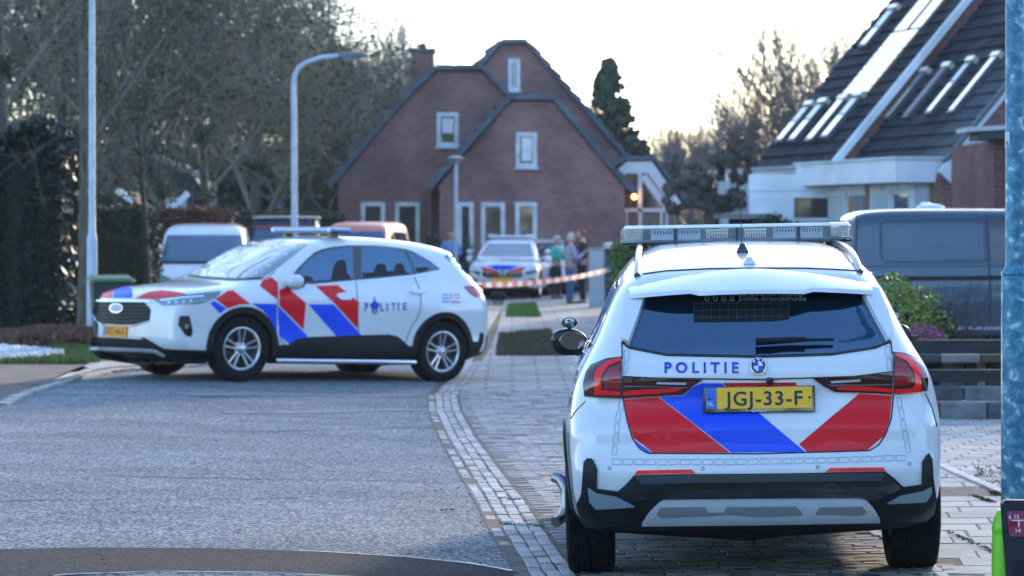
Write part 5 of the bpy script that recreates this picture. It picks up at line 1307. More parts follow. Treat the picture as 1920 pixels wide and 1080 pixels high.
# ---- shed and greenhouse far left
def sheds():
    Y = 62.0
    h = thing("garden_shed", "dark blue wooden shed with a white roof edge behind the left hedges", "shed", (0,0,0))
    pl = [P(x, y, Y) for x, y in ((330,440),(330,330),(345,318),(380,350),(380,440))]
    MB().prism([(p.x, p.z) for p in pl], lambda u, v: (u, Y, v), lambda u, v: (u, Y+3, v)).build("wall", vary(mat("blue_boards", (.02,.05,.10), .6), (.012,.035,.075), (.03,.07,.13), 3, 4, stretch=(8,8,.4)), h)
    for a, b in (((285,290),(345,316)),((345,314),(384,336))):
        MB().bar(P(*a, Y-.15), P(*b, Y-.15), .16, .25, up=(0,1,0)).build("roof_edge", white_trim, h)
    MB().bar(P(280,294,Y+1), P(345,320,Y+1), .08, 2.0, up=(0,1,0)).build("roof", tile_m, h)
    g = thing("greenhouse", "small greenhouse with a pale sloping glass roof in front of the dark blue shed", "greenhouse", (0,0,0))
    Y = 58.0; gl = mat("greenhouse_glass", (.40,.52,.62), .15, coat=1)
    pl = [P(x, y, Y) for x, y in ((292,440),(292,398),(298,390),(330,372),(350,364),(350,440))]
    MB().prism([(p.x, p.z) for p in pl], lambda u, v: (u, Y, v), lambda u, v: (u-.6, Y+2.5, v)).build("glazing", gl, g)
    MB().bar(P(322,396,Y-.1), P(352,362,Y-.1), .14, .1, up=(0,1,0)).build("roof_edge", white_trim, g)
    for x in (300,312,326,338): MB().bar(P(x,440,Y-.04), P(x,388 if x < 320 else 374,Y-.04), .03, .03, up=(0,1,0)).build("glazing_bar", white_trim, g)
    k = thing("garden_shed", "low brown shed with white roof edges standing behind the left hedge", "shed", (0,0,0))
    Y = 54.0
    pl = [P(x, y, Y) for x, y in ((196,440),(196,376),(225,358),(252,380),(252,440))]
    MB().prism([(p.x, p.z) for p in pl], lambda u, v: (u, Y, v), lambda u, v: (u, Y+2.5, v)).build("wall", vary(mat("brown_boards", (.10,.06,.035), .8), (.06,.035,.02), (.14,.09,.05), 3, 4, stretch=(8,8,.4)), k)
    MB().bar(P(196,374,Y-.2), P(224,388,Y-.2), .13, .3, up=(0,1,0)).build("roof_edge", white_trim, k); MB().bar(P(220,357,Y-.1), P(250,377,Y-.1), .11, .3, up=(0,1,0)).build("roof_edge", white_trim, k)
    d = thing("garage", "low dark garage between the hedges and the brick house", "garage", (0,0,0)); Y = 84
    a = P(505, 480, Y); b = P(636, 372, Y); MB().box(((a.x+b.x)/2, Y+2, (a.z+b.z)/2), (b.x-a.x, 4, b.z-a.z)).build("wall", mat("dark_green_boards", (.015,.028,.024), .7), d)
    MB().box(((a.x+b.x)/2, Y+2, b.z+.05), (b.x-a.x+.3, 4.4, .1)).build("roof", tile_m, d)
    s = P(524,383,Y-.1); tag(MB().lathe([(.0,0),(.15,0),(.15,.02),(0,.02)], 20, Matrix.Translation(s) @ Matrix.Rotation(R(90),4,'X'), cap=False).build("round_sign", mat("sign_blue", (.03,.18,.55), .4)), "small round blue sign on the low dark garage", "sign")
sheds()
# ---------------------------------------------------------------- trees and plants
def bark(name, c1, c2): return vary(mat(name, c1, .9), c1, c2, 6, 6, .5, 30, stretch=(3,3,.6))
bark_grey = bark("grey_bark", (.06,.052,.042), (.13,.115,.09)); bark_dark = bark("dark_bark", (.035,.028,.022), (.075,.062,.05)); bark_brown = rnd_island(mat('twig_brown', (.15,.125,.10), .9), [(.07,.058,.042),(.20,.175,.13),(.11,.115,.07),(.26,.225,.17),(.085,.072,.052)])
ivy_m = rnd_island(mat("ivy_leaves", (.03,.05,.02), .9, spec=.1), [(.022,.040,.016),(.06,.08,.028),(.035,.055,.022),(.09,.10,.045),(.03,.045,.02)])
ever_m = rnd_island(mat("evergreen_leaves", (.02,.045,.025), .6), [(.018,.048,.028),(.045,.095,.050),(.03,.066,.036)])
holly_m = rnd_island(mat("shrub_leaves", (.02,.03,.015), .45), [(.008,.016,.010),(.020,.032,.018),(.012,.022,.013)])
hedge_m = rnd_island(mat("hedge_leaves", (.07,.08,.04), .7), [(.025,.040,.018),(.075,.080,.038),(.045,.058,.026),(.11,.10,.055),(.03,.05,.024)])
def rv(rng): return Vector((rng.gauss(0,1), rng.gauss(0,1), rng.gauss(0,1))).normalized()
def bare_tree(seed, H, trunk_r, spread=.55, levels=5, kids=(7,6,5,4), up=.25, first=.25, lean=(0,0), droop=0, twist=.35, rmin=.006, tl=.8, kl=1.0):
    rng = random.Random(seed); tm = MB(); cm = MB()
    def grow(mb, p, d, L_, r, lev, n=4):
        pts = [p]; rad = [r]; q = p.copy(); dd = d.copy()
        seg = 5 if lev == 0 else (3 if lev < 3 else 2)
        for i in range(seg):
            dd = (dd+rv(rng)*twist*(.25 if lev == 0 else .55)/(seg**.5)+Vector((0,0,up*.3*(1 if lev else 0)-droop*.2*lev))).normalized()
            q = q+dd*(L_/seg); pts.append(q.copy()); rad.append(r*(1-.72*(i+1)/seg) if lev < 2 else r*(1-.6*(i+1)/seg))
        (tm if lev == 0 else cm).tube(pts, [max(x_, rmin) for x_ in rad], 8 if lev == 0 else (5 if lev == 1 else 3), cap=False)
        if lev >= levels-1: return
        k = kids[lev]
        for j in range(k):
            t = (first+(1-first)*((j+.5)/k) if lev == 0 else .15+.85*(j+rng.random())/k)
            t = min(t, .99); x = t*seg; i = min(int(x), seg-1); bp = pts[i].lerp(pts[i+1], x-i); br = rad[i]*(1-(x-i))+rad[i+1]*(x-i)
            ax = dd if lev else Vector((0,0,1)); side = ax.cross(rv(rng)).normalized()
            ang = spread*rng.uniform(.7, 1.5)*(1.25 if lev == 0 else 1)
            nd = (ax*math.cos(ang)+side*math.sin(ang)+Vector((0,0,up*.5))).normalized()
            grow(cm, bp, nd, (kl if lev == 0 else 1)*L_*rng.uniform(.42, .68)*(1.0-.35*t if lev == 0 else 1), br*rng.uniform(.45,.62), lev+1)
    grow(tm, Vector((0,0,-.2)), Vector((lean[0], lean[1], 1)).normalized(), H*tl, trunk_r, 0)
    return tm, cm
def leaf(mb, c, s_, rng, flat=0):
    a = rv(rng); b = a.cross(rv(rng)).normalized(); a = a*s_; b = b*s_*.7
    mb.add([c-a, c+b*.8, c+a, c-b*.8], [(0,1,2,3)])
def leaf_blob(mb, c, rad, n, s_, rng, shell=.5):
    for _ in range(n):
        d = rv(rng); r_ = (shell+(1-shell)*rng.random())
        leaf(mb, Vector((c[0]+d.x*rad[0]*r_, c[1]+d.y*rad[1]*r_, c[2]+d.z*rad[2]*r_)), s_*rng.uniform(.6, 1.4), rng)
def make_tree(name, label, cat, loc, tm, cm, m1, m2, leaves=None, lm=None, group=None, rz=0, sc=1):
    t = thing(name, label, cat, loc, rz, group); t.scale = (sc,)*3
    o = tm.build("trunk", m1, t, smooth=60, fix=False)
    cm.build("crown", m2, t, fix=False)
    if leaves: leaves.build("foliage", lm, t, fix=False)
    return t
rng = random.Random(3)
protoA = bare_tree(11, 11, .16, .62, 5, (12,8,6,5), up=.15, first=.12, rmin=.008)
protoB = bare_tree(23, 12, .19, .50, 5, (12,8,6,5), up=.35, first=.15, rmin=.008)
protoC = bare_tree(37, 9, .13, .70, 5, (11,8,6,5), up=.05, first=.12, rmin=.008)
def with_ivy(proto, n, s_, frac=.6, rad=.30, seed=1):
    r_ = random.Random(seed); lv = MB(); vs = proto[1].v; tv = proto[0].v
    for _ in range(n):
        src = tv if r_.random() < .25 else vs; p = Vector(r_.choice(src))
        if p.z > 12*frac*1.5: continue
        leaf(lv, p+rv(r_)*rad*r_.random(), s_*r_.uniform(.6,1.3), r_)
    return lv
TA = make_tree("bare_tree", "tall bare tree with ivy growing up its limbs, behind the dark hedge at far left", "tree", P(-40,0,52)*1, *protoA, bark_grey, bark_brown, with_ivy(protoA, 5000, .07, .5, .35, 4), ivy_m, "trees massed behind the left gardens")
def place(o, px, Y, H=0): o.location = (P(px,0,Y).x, Y, -.25); return o
place(TA, 20, 50)
TB = make_tree("bare_tree", "bare tree with grey upright limbs just left of the tall lamp post", "tree", (0,0,0), *protoB, bark_grey, bark_brown, with_ivy(protoB, 6000, .07, .6, .4, 5), ivy_m, "trees massed behind the left gardens"); place(TB, 470, 72); TB.rotation_euler.z = 1
TC = make_tree("bare_tree", "spreading brown twigged bare tree above the roof of the white van", "tree", (0,0,0), *protoC, bark_grey, bark_brown, with_ivy(protoC, 3500, .065, .6, .35, 6), ivy_m, "trees massed behind the left gardens"); place(TC, 390, 60)
def cp(o, px, Y, rz, sc, label, group=None):
    return dup(o, (P(px,0,Y).x, Y, -.25), rz, sc, label, group)
LT = "trees massed behind the left gardens"
for a in ((TB,-60,66,2.1,1.0,"bare tree at the extreme left edge, tallest above the dark evergreen hedge"),
          (TC,110,58,4.0,1.15,"brown twigged tree between the thin street trunk and the left edge"),
          (TA,230,70,.7,1.05,"bare tree showing between the left lamp post and the small leafy tree"),
          (TB,330,64,3.3,1.0,"ivy clad bare tree rising directly above the dark blue shed"),
          (TA,560,78,5.2,.95,"bare tree directly behind the curved arm lamp post"),
          (TC,620,84,1.8,1.1,"low spreading tree touching the left eave of the brick house"),
          (TB,160,84,.2,1.1,"farthest bare tree seen behind the white left lamp post"),
          (TA,410,88,4.4,1.15,"tall bare tree with sky gaps at the top edge left of centre")):
    cp(a[0], a[1], a[2], a[3], a[4], a[5], LT)
# dense backdrop of far wood, one mass
r_ = random.Random(99); mb = MB(); lv = MB()
def woodland(px0, px1, Y0, Y1, hfun, n, nl, twig=.9):
    for _ in range(n):
        px = r_.uniform(px0, px1); Y = r_.uniform(Y0, Y1); x = P(px,0,Y).x; H = hfun(px)*r_.uniform(.55, 1)
        z = H*r_.random()**1.25; d = Vector((r_.gauss(0,.5), r_.gauss(0,.3), 1)).normalized(); L_ = twig*r_.uniform(.5, 1.8); p = Vector((x, Y, z-.3)); w = r_.uniform(.008, .022)
        q = p+d*L_; s_ = Vector((w, 0, 0)); mid = p.lerp(q, .5)+rv(r_)*.08*L_
        mb.add([p-s_, p+s_, mid+s_*.7, mid-s_*.7, q], [(0,1,2,3),(3,2,4)])
    for _ in range(nl):
        px = r_.uniform(px0, px1); Y = r_.uniform(Y0, Y1); H = hfun(px)*.8
        leaf(lv, Vector((P(px,0,Y).x, Y, H*r_.random()**1.4-.3)), r_.uniform(.06,.16), r_)
hl = lambda px: float(np.interp(px, [-100,300,430,560,640,700,800,900], [13,12.5,11,10.5,9.6,8.2,8.6,6]))
woodland(-80, 660, 92, 112, hl, 17000, 12000)
wd1 = tag(mb.build("woodland", bark_brown, None, fix=False), "dense bare woodland filling the left background", "woodland", kind='stuff')
tag(lv.build("undergrowth", ivy_m, None, fix=False), "green undergrowth and ivy within the left woodland", "undergrowth", kind='stuff')
mb = MB()
for _ in range(17000):
    px = r_.uniform(-80, 640); Y = r_.uniform(86, 91); leaf(mb, Vector((P(px,0,Y).x, Y, 4.6*r_.random()**1.2-.3)), r_.uniform(.12,.28), r_)
tag(mb.build("undergrowth", ever_m, None, fix=False), "dark low thicket at the foot of the left woodland", "undergrowth", kind='stuff')
# pale far trees: centre left behind chimney, and right of the house
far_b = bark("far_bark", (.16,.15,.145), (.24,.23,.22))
protoF = bare_tree(51, 12, .19, .50, 5, (12,8,7,4), up=.40, first=.3, twist=.25, rmin=.011, tl=.5, kl=1.6)
TF = make_tree("bare_tree", "tall fine twigged bare tree left of the brick chimney", "tree", (0,0,0), *protoF, far_b, far_b, group="far bare trees against the sky"); place(TF, 712, 108); TF.scale = (1.0,)*3
FG = "far bare trees against the sky"
for a in ((TF,650,112,2.0,.93,"upright bare tree standing over the curved lamp head"),(TF,860,116,3.0,.80,"isolated fine bare tree between chimney and highest gable"),(TF,770,120,1.0,.84,"faint bare tree rising behind the brick chimney"),
          (TF,600,118,4.0,1.05,"tallest bare tree against the bright sky left of the lamp head"),(TF,1240,112,.5,.62,"pale bare tree just right of the dark conifer"),(TF,1300,104,2.5,.60,"bare tree behind the knobbly pollarded tree"),(TF,1370,110,5.0,.70,"bare tree between the pollard and the big round crowned tree")):
    cp(a[0], a[1], a[2], a[3], a[4], a[5], FG)
protoG = bare_tree(77, 11.5, .26, .52, 5, (14,9,7,4), up=.34, first=.42, twist=.20, rmin=.009, tl=.36, kl=2.4)
TG = make_tree("bare_tree", "big round crowned bare tree with upright twigs left of the steep roof", "tree", (0,0,0), *protoG, bark_dark, bark("warm_twigs", (.13,.115,.10), (.20,.18,.16)), group="bare trees behind the right houses"); place(TG, 1515, 92); TG.scale = (1.12,)*3
cp(TG, 1640, 96, 2.2, 1.05, "bare treetop peeping over the upper edge of the steep roof", "bare trees behind the right houses")
cp(TG, 1432, 98, 4.1, .80, "smaller bare tree at the left side of the round crowned one", "bare trees behind the right houses")
mb = MB(); lv = MB(); woodland(1180, 1460, 96, 110, lambda px: float(np.interp(px, [1180,1250,1330,1460], [4.2,4.8,5.2,4.4])), 7000, 1500)
tag(mb.build("woodland", far_b, None, fix=False), "low far bare wood behind the pollarded tree", "woodland", kind='stuff'); 
mb = MB(); lv = MB(); woodland(640, 900, 100, 118, lambda px: 7.2, 6000, 1200)
tag(mb.build("woodland", far_b, None, fix=False), "pale far bare wood left of the brick house roof", "woodland", kind='stuff')
# dark conifer right of the brick house
def conifer(name, label, px, Y, H, Rm, n, seed, m=ever_m, base=.0, s_=.11, pw=.62):
    r_ = random.Random(seed); t = thing(name, label, "tree", (P(px,0,Y).x, Y, -.3))
    MB().tube([(0,0,0),(.05,0,H*.5),(0,0,H*.97)], [.2,.12,.03], 8).build("trunk", bark_dark, t)
    lv = MB(); nb = int(H*26)
    for i in range(nb):
        z = base+(H-base)*(i+.5)/nb; k = 1-(z-base)/(H-base); R_ = Rm*(k**pw)*r_.uniform(.65, 1.1)+.12
        a = r_.uniform(0, 6.28); d = Vector((math.cos(a), math.sin(a), r_.uniform(.05,.5)))
        for q in range(n//nb):
            u = r_.random()**.6; c = Vector((0,0,z))+d*R_*u+rv(r_)*.22*(1-.3*u); leaf(lv, c, s_*r_.uniform(.6,1.4), r_)
    lv.build("foliage", m, t, fix=False); return t
conifer("conifer", "dark green conifer with ragged top right behind the brick house", 1142, 92, 7.9, 3.0, 20000, 5, pw=.95)
conifer("conifer", "lower dark conifer beside the ragged one, at its right", 1196, 95, 5.0, 1.9, 8000, 6)
conifer("conifer", "spreading dark pine behind the curved lamp post, branches toward the house", 610, 88, 5.8, 2.6, 6000, 8)
# pollarded plane: thick knobbly arms
def pollard():
    Y = 55; t = thing("pollarded_tree", "pollarded tree with thick knobbly arms in front of the white house", "tree", (0,0,0))
    W = lambda x, y, dy=0: P(x, y, Y+dy)
    tr = MB(); tr.tube([W(1335,520), W(1336,440), W(1333,400), W(1342,385)], [.16,.15,.17,.16], 10); tr.build("trunk", bark("pollard_bark", (.045,.04,.032), (.10,.09,.07)), t, smooth=70)
    arms = [[(1340,395),(1300,380),(1268,392),(1250,386)],[(1336,392),(1310,362),(1280,350),(1262,352)],[(1338,388),(1325,360),(1290,338),(1270,330),(1262,318)],[(1345,385),(1352,350),(1352,325),(1346,300)],
            [(1346,386),(1365,352),(1378,335),(1374,300),(1376,290)],[(1348,388),(1380,350),(1398,330),(1404,300)],[(1350,392),(1372,385),(1385,378),(1398,388)],[(1365,388),(1380,378),(1382,365)],[(1300,350),(1308,330),(1306,318)],[(1325,370),(1328,345),(1322,335)]]
    r_ = random.Random(4); cm = MB()
    for i, a in enumerate(arms):
        pts = [W(x, y, r_.uniform(-.6, .6)*(j > 0)) for j, (x, y) in enumerate(a)]; cm.tube(pts, [.13-.022*j for j in range(len(pts))], 8)
        e = pts[-1]
        for p in pts[1:]:
            for _ in range(4):
                c = p+rv(r_)*.11; rr = r_.uniform(.06, .12)*(1.25 if p is e else .8)
                cm.lathe([(0,-rr),(rr*.8,-rr*.5),(rr,0),(rr*.75,rr*.6),(0,rr)], 8, Matrix.Translation(c) @ Matrix.Rotation(r_.uniform(0,3),4,'X'), cap=False)
        for _ in range(16):
            d = (rv(r_)*.7+Vector((0,0,.6))).normalized(); L_ = r_.uniform(.12, .42); cm.tube([e, e+d*L_], [.025, .008], 4)
    cm.build("crown", MATS["pollard_bark"], t, smooth=80)
pollard()
# small leafy street tree with thin trunk, and bare street tree beside the lamp post
def street_trees():
    p = bare_tree(61, 6.2, .085, .5, 4, (12,5,4), up=.3, first=.33, twist=.3)
    r_ = random.Random(9); lv = MB()
    for _ in range(1300): q = Vector(r_.choice(p[1].v)); leaf(lv, q+rv(r_)*.22, r_.uniform(.04,.08), r_)
    t = make_tree("street_tree", "slim dark trunked street tree with small green leaves before the white van", "tree", (0,0,0), *p, bark_dark, bark_dark, lv, ivy_m); t.location = (P(281,0,43).x, 43, -.08); t.scale = (.85,.85,.92)
    p = bare_tree(67, 9.5, .08, .85, 5, (9,6,5,3), up=-.02, first=.36, twist=.35)
    t = make_tree("street_tree", "bare street tree with low spreading branches left of the white lamp post", "tree", (0,0,0), *p, bark("mossy_bark", (.06,.05,.04), (.13,.115,.09)), bark_grey); t.location = (P(152,0,37).x, 37, .02); t.rotation_euler.z = .6
    MB().tube([(.18,-.1,0),(.16,-.1,1.9)], .03, 6).build("stake", mat("stake_wood", (.25,.18,.11), .8), t)
street_trees()
# hedges
def hedge(name, label, px0, px1, ytop, Y, depth, n, m, s_=.05, lumps=.12, seed=1, base=-.1, cat="hedge", core=True, topfun=None):
    r_ = random.Random(seed); t = thing(name, label, cat, (0,0,0)); a = P(px0,0,Y).x; b = P(px1,0,Y).x; H = P(0,ytop,Y).z
    hf = topfun or (lambda x: H)
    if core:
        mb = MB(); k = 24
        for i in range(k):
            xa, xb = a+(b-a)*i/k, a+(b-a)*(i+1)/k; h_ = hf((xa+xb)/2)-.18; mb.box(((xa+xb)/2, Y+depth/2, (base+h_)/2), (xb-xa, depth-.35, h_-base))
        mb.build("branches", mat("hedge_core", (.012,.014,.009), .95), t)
    lv = MB()
    for _ in range(n):
        x = r_.uniform(a, b); h_ = hf(x)+r_.gauss(0, .05); u = r_.random()
        wob = lumps*math.sin(x*3.1+1)*math.sin(x*1.3)
        if u < .7: c = Vector((x, Y+wob+abs(r_.gauss(0, .10)), base+(h_-base)*r_.random()))
        elif u < .92: c = Vector((x, Y+depth*r_.random(), h_-abs(r_.gauss(0,.09))))
        else: c = Vector((r_.choice((a, b))+r_.gauss(0,.06), Y+depth*r_.random(), base+(h_-base)*r_.random()))
        leaf(lv, c, s_*r_.uniform(.6,1.4), r_)
    lv.build("foliage", m, t, fix=False); return t
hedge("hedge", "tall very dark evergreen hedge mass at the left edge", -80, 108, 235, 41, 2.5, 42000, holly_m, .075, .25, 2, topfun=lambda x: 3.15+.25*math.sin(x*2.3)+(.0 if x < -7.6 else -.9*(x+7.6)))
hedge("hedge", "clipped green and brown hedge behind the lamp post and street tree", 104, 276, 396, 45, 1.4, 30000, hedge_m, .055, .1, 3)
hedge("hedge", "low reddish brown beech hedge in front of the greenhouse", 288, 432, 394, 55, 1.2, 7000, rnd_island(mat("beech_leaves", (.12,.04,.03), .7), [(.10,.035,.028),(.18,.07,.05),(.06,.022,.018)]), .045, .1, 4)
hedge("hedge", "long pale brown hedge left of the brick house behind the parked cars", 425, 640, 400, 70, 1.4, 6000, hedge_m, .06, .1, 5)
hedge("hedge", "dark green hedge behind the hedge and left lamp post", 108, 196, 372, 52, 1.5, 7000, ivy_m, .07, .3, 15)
hedge("shrub", "green shrub at the corner of the brick house beside the person in blue", 795, 880, 438, 70, 1.2, 3500, ever_m, .05, .15, 6, cat="shrub", core=False, topfun=lambda x: 1.25+.25*math.sin(x*5))
hedge("hedge", "bright green clipped hedge seen past the left side of the roof light bar", 1150, 1215, 462, 44, 1.5, 4000, rnd_island(mat("bright_hedge", (.09,.16,.04), .7), [(.06,.12,.025),(.14,.22,.05),(.09,.17,.035)]), .04, .05, 7)
hedge("hedge", "low hedge in front of the white terraced house", 1420, 1560, 412, 50, 1.0, 2500, ivy_m, .05, .1, 8, topfun=lambda x: 1.75+.15*math.sin(x*4))
# planting by the low wall on the right: euonymus, bare twigs, flower pot
def planting():
    r_ = random.Random(12); Y = 24.2; g0 = zg(3.6, Y)
    t = thing("shrub", "yellow green leafy shrub with bare twigs in front of the blue grey van", "shrub", (P(1700,0,Y).x, Y, g0))
    lv = MB(); tw = MB(); twb = MB()
    cl = [((-.12,.0,1.12),(.20,.2,.16),500),((.10,.05,1.02),(.24,.2,.14),500),((-.02,0,.85),(.34,.25,.25),900),((.25,.05,.78),(.25,.2,.22),500),((-.2,.1,.65),(.2,.2,.3),400)]
    for c, rad, n in cl:
        for _ in range(n): d = rv(r_); leaf(lv, Vector((c[0]+d.x*rad[0]*r_.random()**.4, c[1]+d.y*rad[1]*r_.random()**.4, c[2]+d.z*rad[2]*r_.random()**.4)), r_.uniform(.012,.026), r_)
    lv.build("foliage", rnd_island(mat("euonymus", (.2,.3,.04), .5), [(.05,.10,.02),(.24,.34,.04),(.12,.20,.03),(.35,.42,.06),(.04,.07,.02)]), t, fix=False)
    for _ in range(150):
        b = Vector((r_.uniform(-.15,.55), r_.uniform(-.1,.3), .35)); d = Vector((r_.gauss(.25,.5), r_.gauss(0,.3), 1)).normalized(); L_ = r_.uniform(.4,.95); m_ = b+d*L_*.5+rv(r_)*.05
        tw.tube([b, m_, b+d*L_+rv(r_)*.08], [.006,.004,.002], 3, cap=False)
    for _ in range(60):
        b = Vector((r_.uniform(-.5,.5), r_.uniform(-.1,.3), .15)); d = Vector((r_.gauss(0,.4), r_.gauss(0,.3), 1)).normalized(); tw.tube([b, b+d*r_.uniform(.3,.9)], [.008,.003], 3, cap=False)
    tw.build("twigs", bark_dark, t, fix=False)
    pt = thing("flower_pot", "dark pot of pink heather flowers behind the black rail fence", "flower pot", (P(1735,0,Y-.5).x, Y-.5, zg(4, Y)))
    MB().lathe([(.10,0),(.17,.46),(.20,.50),(.20,.56),(.17,.56),(.16,.50)], 20, cap=False).build("pot", mat("dark_pot", (.03,.035,.04), .5), pt, smooth=50)
    fl = MB()
    for _ in range(1500): d = rv(r_); leaf(fl, Vector((d.x*.20, d.y*.2, .60+abs(d.z)*.19))*1.0, r_.uniform(.008,.018), r_)
    fl.build("flowers", rnd_island(mat("pink_flowers", (.4,.08,.2), .7), [(.25,.05,.12),(.5,.16,.30),(.12,.05,.06),(.6,.3,.42)]), pt, fix=False)
    for i, (px, h_, lb) in enumerate(((1700,.60,"weathered wicker basket beside the pot of pink heather"),)):
        k = thing("planter", lb, "planter", (P(px,0,Y-.4).x, Y-.4, zg(4, Y))); MB().lathe([(.12,0),(.16,.5),(.17,.52),(.14,.52)], 18, cap=False).build("pot", mat("wicker", (.10,.07,.05), .8), k, smooth=50)
planting()
# wood added behind the viewer, out of view, to darken the reflections
mb = MB(); r_ = random.Random(5)
for _ in range(22000):
    x = r_.uniform(-50, 50); Y = r_.uniform(-34, -26); leaf(mb, Vector((x, Y, 13.5*r_.random()*(1+.2*math.sin(x*.4)))), r_.uniform(.3,.6), r_)
tag(mb.build("woodland", ever_m, None, fix=False), "unseen wood added behind the viewer for darker reflections", "woodland", kind='stuff')
# ---------------------------------------------------------------- other vehicles
SUV = [(.25,.30),(.14,.33),(.08,.42),(.06,.52),(.06,.66),(.07,.80),(.08,.95),(.13,1.05),(.18,1.12),(.28,1.22),(.50,1.40),(.56,1.50),(.65,1.55),(.9,1.60),(1.4,1.638),(1.9,1.65),(2.35,1.635),(2.75,1.56),(3.2,1.33),(3.62,1.12),(3.78,1.075),(4.1,1.04),(4.38,.985),(4.53,.91),(4.585,.83),(4.60,.66),(4.60,.5),(4.60,.38),(4.52,.28),(4.3,.22),(4.0,.2),(.6,.2)]
VAN = [(.12,.32),(.02,.40),(.0,.6),(.0,1.0),(.03,1.4),(.09,1.78),(.16,1.90),(.35,1.95),(1.0,1.97),(2.8,1.96),(3.3,1.90),(3.6,1.76),(4.05,1.38),(4.3,1.16),(4.42,1.08),(4.7,.96),(4.86,.86),(4.90,.70),(4.90,.45),(4.82,.28),(4.6,.22),(.4,.22)]
def simple_car(name, label, cat, loc, th, prof, L, H, W, material, van=False, res=.055, base=(4.6,1.65)):
    root, M = car_root(name, label, cat, loc, th)
    sy, sz = L/base[0], H/base[1]; p = [(a*sy, b*sz) for a, b in prof]; w = W/2
    if van: zs = [0,.25,.5,.8,1.0,1.2,1.5,1.75,1.85,2.0]; ws = [.90,.96,.99,1.0,.985,.95,.88,.83,.79,.7]
    else: zs = [0,.3,.55,.8,.95,1.06,1.15,1.35,1.5,1.6,1.75]; ws = [.88,.96,.98,1.0,.985,.92,.88,.80,.73,.66,.55]
    c = Car(M, p, L, [z*sz for z in zs], [w*x for x in ws], [0,.4,1,L-1,L-.3,L], [.93,.97,1,1,.97,.92], [0,.5,1,L-1.5,L], [.93,.97,1,1,.93], belt=1.05*sz, k=.12, kr=.05 if van else .1, kf=.10, crown=.04, pw=3)
    wl_ = [(.95*sy,.34),(3.68*sy if not van else 3.95*sy,.34)]
    c.shell("body", material, root, wl_, .38, res=res)
    for y, z in wl_:
        for sx in (-1, 1): wheel(root, sx*(w-.13), y, .335, sx, r=.34, w=.21, ri=.215)
    return root, c, wl_
def text_plate(root, c, x, z, mode, txt=None, w=.5):
    h = c.hit([(x, z)], mode)[0][0]; sg = 1 if mode == 'front' else -1
    pl = MB().box((x, h[1]+sg*.012, z), (w,.02,.11)).build("number_plate", yellow_plate, root)
    return pl
